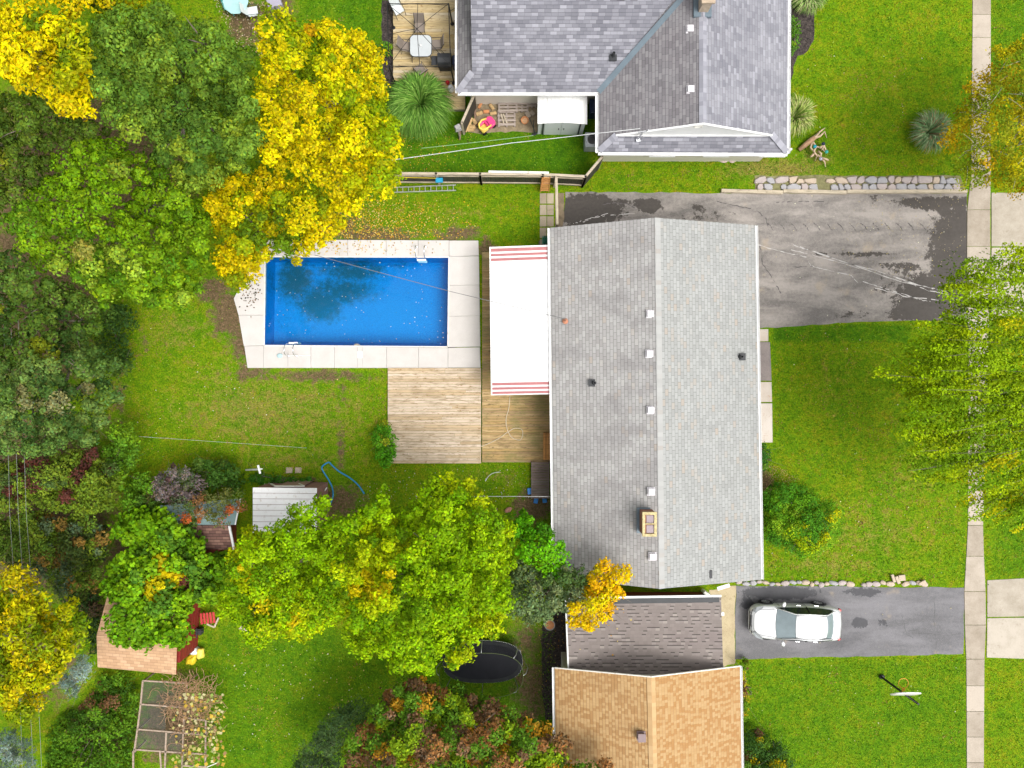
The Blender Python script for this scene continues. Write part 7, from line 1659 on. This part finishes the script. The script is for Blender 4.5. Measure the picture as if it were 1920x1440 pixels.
litter('fallen_leaves', [(560, 400), (760, 330), (900, 380), (900, 448), (600, 448), (480, 500), (420, 560), (400, 540)], 5200, YL, .02, 1, .075, (690, 425), (120, 45))
litter('fallen_leaves', [(730, 210), (860, 260), (1000, 330), (735, 322)], 500, YL, .02, 2, .07, (760, 270), (70, 60))
litter('fallen_leaves', [(400, 0), (530, 0), (520, 120), (440, 90)], 420, [(.7, .6, .45), (.6, .45, .25)], .02, 3, .08)
litter('fallen_leaves', [(505, 451), (840, 451), (840, 478), (505, 478)], 420, YL + [(.45, .4, .25)], .11, 4, .08, (640, 462), (110, 20))
litter('fallen_leaves', [(445, 520), (494, 505), (492, 600), (450, 590)], 150, [(.12, .08, .04), (.25, .14, .06), (.06, .05, .03)], .11, 5, .10, (472, 550), (22, 32))
litter('floating_leaves', [(505, 490), (835, 490), (832, 645), (503, 640)], 95, [(.75, .80, .82), (.60, .70, .70), (.7, .62, .4)], -.02, 6, .055)
litter('fallen_leaves', [(1600, 365), (1810, 365), (1810, 480), (1700, 520), (1560, 500)], 260, [(.6, .5, .2), (.5, .42, .3)], .03, 7, .05)
litter('fallen_leaves', [(250, 600), (720, 700), (720, 870), (260, 860)], 90, [(.75, .72, .6), (.7, .5, .2)], .03, 8, .07)
litter('fallen_leaves', [(420, 1200), (640, 1220), (720, 1290), (540, 1380), (430, 1430)], 120, [(.8, .78, .6), (.8, .6, .2)], .03, 9, .07)
litter('fallen_leaves', [(730, 880), (1000, 880), (1000, 940), (640, 940)], 160, [(.75, .72, .6), (.6, .4, .2)], .03, 10, .06)
litter('fallen_leaves', [(1425, 870), (1460, 875), (1500, 900), (1430, 935)], 500, [(.7, .5, .25), (.6, .35, .2)], .03, 11, .04)
litter('fallen_leaves', [(1000, 1150), (1060, 1150), (1060, 1300), (1000, 1300)], 120, YL, .03, 12, .05)
litter('fallen_leaves', [(1380, 100), (1800, 100), (1800, 1400), (1400, 1400)], 160, [(.8, .78, .6), (.75, .65, .4)], .03, 13, .06)
litter('fallen_leaves', [(1095, 1125), (1200, 1125), (1160, 1240), (1080, 1240)], 14, YL, 2.75, 14, .09)

# ---- scratches, tyre scuffs and cracks on the asphalt
def marks(name, lines, z, m, wd):
    mb = MB()
    for ln in lines:
        pts = [P(a, b, z) for a, b in ln]; out = []; rr_ = random.Random(int(ln[0][0]))
        for a, b in zip(pts, pts[1:]):
            for q in range(8): out.append(a.lerp(b, q/8) + Vector((rr_.uniform(-.025, .025), rr_.uniform(-.025, .025), 0)))
        out.append(pts[-1])
        for i in range(len(out)-1):
            if rr_.random() < .13: continue
            a, b = out[i], out[i+1]; d = (b-a).normalized(); s_ = Vector((-d.y, d.x, 0))*wd*.5*rr_.uniform(.3, 1.3)
            mb.add([a-s_, b-s_, b+s_, a+s_], [(0, 1, 2, 3)])
    o = mb.build(name, m); tag(o, kind='structure')
chalk = mat('scratch_pale', (.50, .48, .46), .8, .1); scuff = mat('scuff_dark', (.10, .09, .09), .8, .1)
marks('driveway_marks', [[(1487, 459), (1560, 484), (1660, 513), (1720, 533), (1778, 549)], [(1500, 463), (1600, 497), (1690, 528), (1775, 546)], [(1484, 468), (1545, 484), (1620, 505)], [(1514, 488), (1520, 498), (1545, 505), (1595, 515), (1608, 530)], [(1617, 528), (1660, 541), (1720, 560), (1745, 566)], [(1420, 459), (1470, 473), (1512, 482)], [(1680, 520), (1740, 545), (1778, 552)], [(1640, 540), (1700, 556), (1760, 563)],
   [(1090, 418), (1110, 408), (1150, 403), (1190, 400)], [(1075, 420), (1090, 414), (1140, 400)]], .018, chalk, .035)
marks('driveway_marks', [[(1570 + 22*i, 418), (1577 + 22*i, 424), (1582 + 22*i, 432)] for i in range(-6, 8)] + [[(1421, 395), (1436, 410), (1440, 424)], [(1425, 460), (1430, 495), (1450, 525), (1466, 553)], [(1451, 379), (1490, 378), (1545, 378)], [(1486, 501), (1524, 499)], [(1345, 378), (1380, 386), (1408, 391)], [(1130, 384), (1150, 380), (1175, 382), (1190, 390)]], .018, scuff, .045)
marks('driveway_marks', [[(1700, 1187), (1745, 1188), (1770, 1192), (1805, 1188)], [(1690, 1150), (1700, 1190), (1712, 1196)], [(1690, 1186), (1720, 1180), (1724, 1190)], [(1685, 1200), (1688, 1226)], [(1752, 1120), (1752, 1165), (1756, 1225)]], .020, mat('crack_grey', (.10, .10, .10), .8, .1), .018)

# ---- grass tufts over the lawns
def tufts():
    rs = np.random.default_rng(123); n_ = 330000
    X = rs.uniform(150, 2000, n_); Y = rs.uniform(-40, 1480, n_)
    ex = [[(486, 440), (905, 440), (908, 700), (455, 700), (430, 560), (468, 495)], [(727, 688), (905, 688), (905, 870), (727, 870)], [(900, 462), (1440, 400), (1440, 1110), (1030, 1110), (1030, 868), (900, 868)], [(1052, 356), (1350, 362), (1820, 362), (1816, 598), (1700, 602), (1620, 606), (1490, 614), (1400, 620), (1052, 600)],
          [(1330, 1090), (1810, 1099), (1810, 1229), (1330, 1240)], [(1040, 1090), (1390, 1090), (1394, 1500), (1040, 1500)], [(856, -60), (1480, -60), (1480, 285), (1120, 285), (1120, 250), (872, 250)], [(735, -60), (870, -60), (870, 150), (735, 150)], [(1856, 355), (2010, 355), (2010, 602), (1856, 602)], [(1850, 1084), (2010, 1078), (2010, 1238), (1850, 1236)], [(1410, 326), (1815, 326), (1815, 362), (1350, 362)], [(1438, 614), (1452, 614), (1452, 832), (1438, 832)],
          [(1008, 358), (1060, 358), (1060, 470), (1008, 470)], [(1470, -40), (1520, -40), (1528, 75), (1480, 160)], [(714, -40), (742, -40), (742, 175), (714, 120)]]
    XK = X + rs.normal(size=n_)*1.5; ok = ~((XK > np.interp(Y, [0, 330, 360, 720, 1000, 1100, 1440], [1822, 1819, 1812, 1814, 1813, 1806, 1811])) & (XK < np.interp(Y, [0, 330, 360, 720, 1000, 1100, 1440], [1860, 1860, 1859, 1853, 1845, 1850, 1847])))
    XJ, YJ = X + rs.normal(size=n_)*1.6, Y + rs.normal(size=n_)*1.6
    for e in ex: ok &= ~inside(XJ, YJ, e)
    X, Y = X[ok], Y[ok]; wx, wy = (X-960)*CAM_H/FPX, -(Y-720)*CAM_H/FPX
    fx, fy, dirt, dry, lush_shade = GM; ix = np.clip(np.searchsorted(fx, wx), 0, len(fx)-1); iy = np.clip(np.searchsorted(fy, wy), 0, len(fy)-1)
    di, dr, lu = dirt[iy, ix], dry[iy, ix], lush_shade[iy, ix]
    nz = np.zeros(len(X))
    for k, (f, a_) in enumerate(((.5, .5), (1.1, .5), (2.3, .6), (4.7, .5), (9, .4))):
        th = k*1.3; u_ = wx*math.cos(th) + wy*math.sin(th); v_ = -wx*math.sin(th) + wy*math.cos(th); nz += a_*np.sin(u_*f*2 + 2*np.sin(v_*f*1.3 + k))*np.sin(v_*f*2.1 + 1.7*np.sin(u_*f*.9 + 2*k))
    kp = rs.uniform(0, 1, len(X)) > np.clip((di - .25 + nz*.15)*1.6, 0, .93); X, Y, wx, wy, dr, lu, nz = [q[kp] for q in (X, Y, wx, wy, dr, lu, nz)]
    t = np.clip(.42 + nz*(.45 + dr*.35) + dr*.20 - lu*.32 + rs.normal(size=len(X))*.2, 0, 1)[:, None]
    g0, g1, g2 = np.array([.065, .190, .004]), np.array([.180, .310, .005]), np.array([.36, .31, .02])
    c = np.where(t < .5, g0*(1-t*2) + g1*t*2, g1*(2-t*2) + g2*(t*2-1)); hi = rs.uniform(0, 1, len(X)) < .05; c[hi] = np.array([.28, .42, .06])
    br = rs.uniform(0, 1, len(X)) < np.clip(dr*.95 + nz*.65 - .42, 0, .75); c[br] = np.array([.30, .20, .075])
    c = c*.94*np.clip(1 + rs.normal(size=(len(X), 1))*.25, .4, 1.6)
    Z = rs.uniform(.01, .06, len(X)); C = np.stack([wx, wy, Z], 1); N_ = np.array([0, 0, .9]) + rs.normal(size=(len(X), 3))*.38; N_ /= np.linalg.norm(N_, axis=1, keepdims=True)
    o = leaf_mesh('grass', C, N_, rs.uniform(.04, .10, len(X)), c, None, .45, rs=rs, loc=(0, 0, 0), tone=1.0); tag(o, kind='stuff')
tufts()
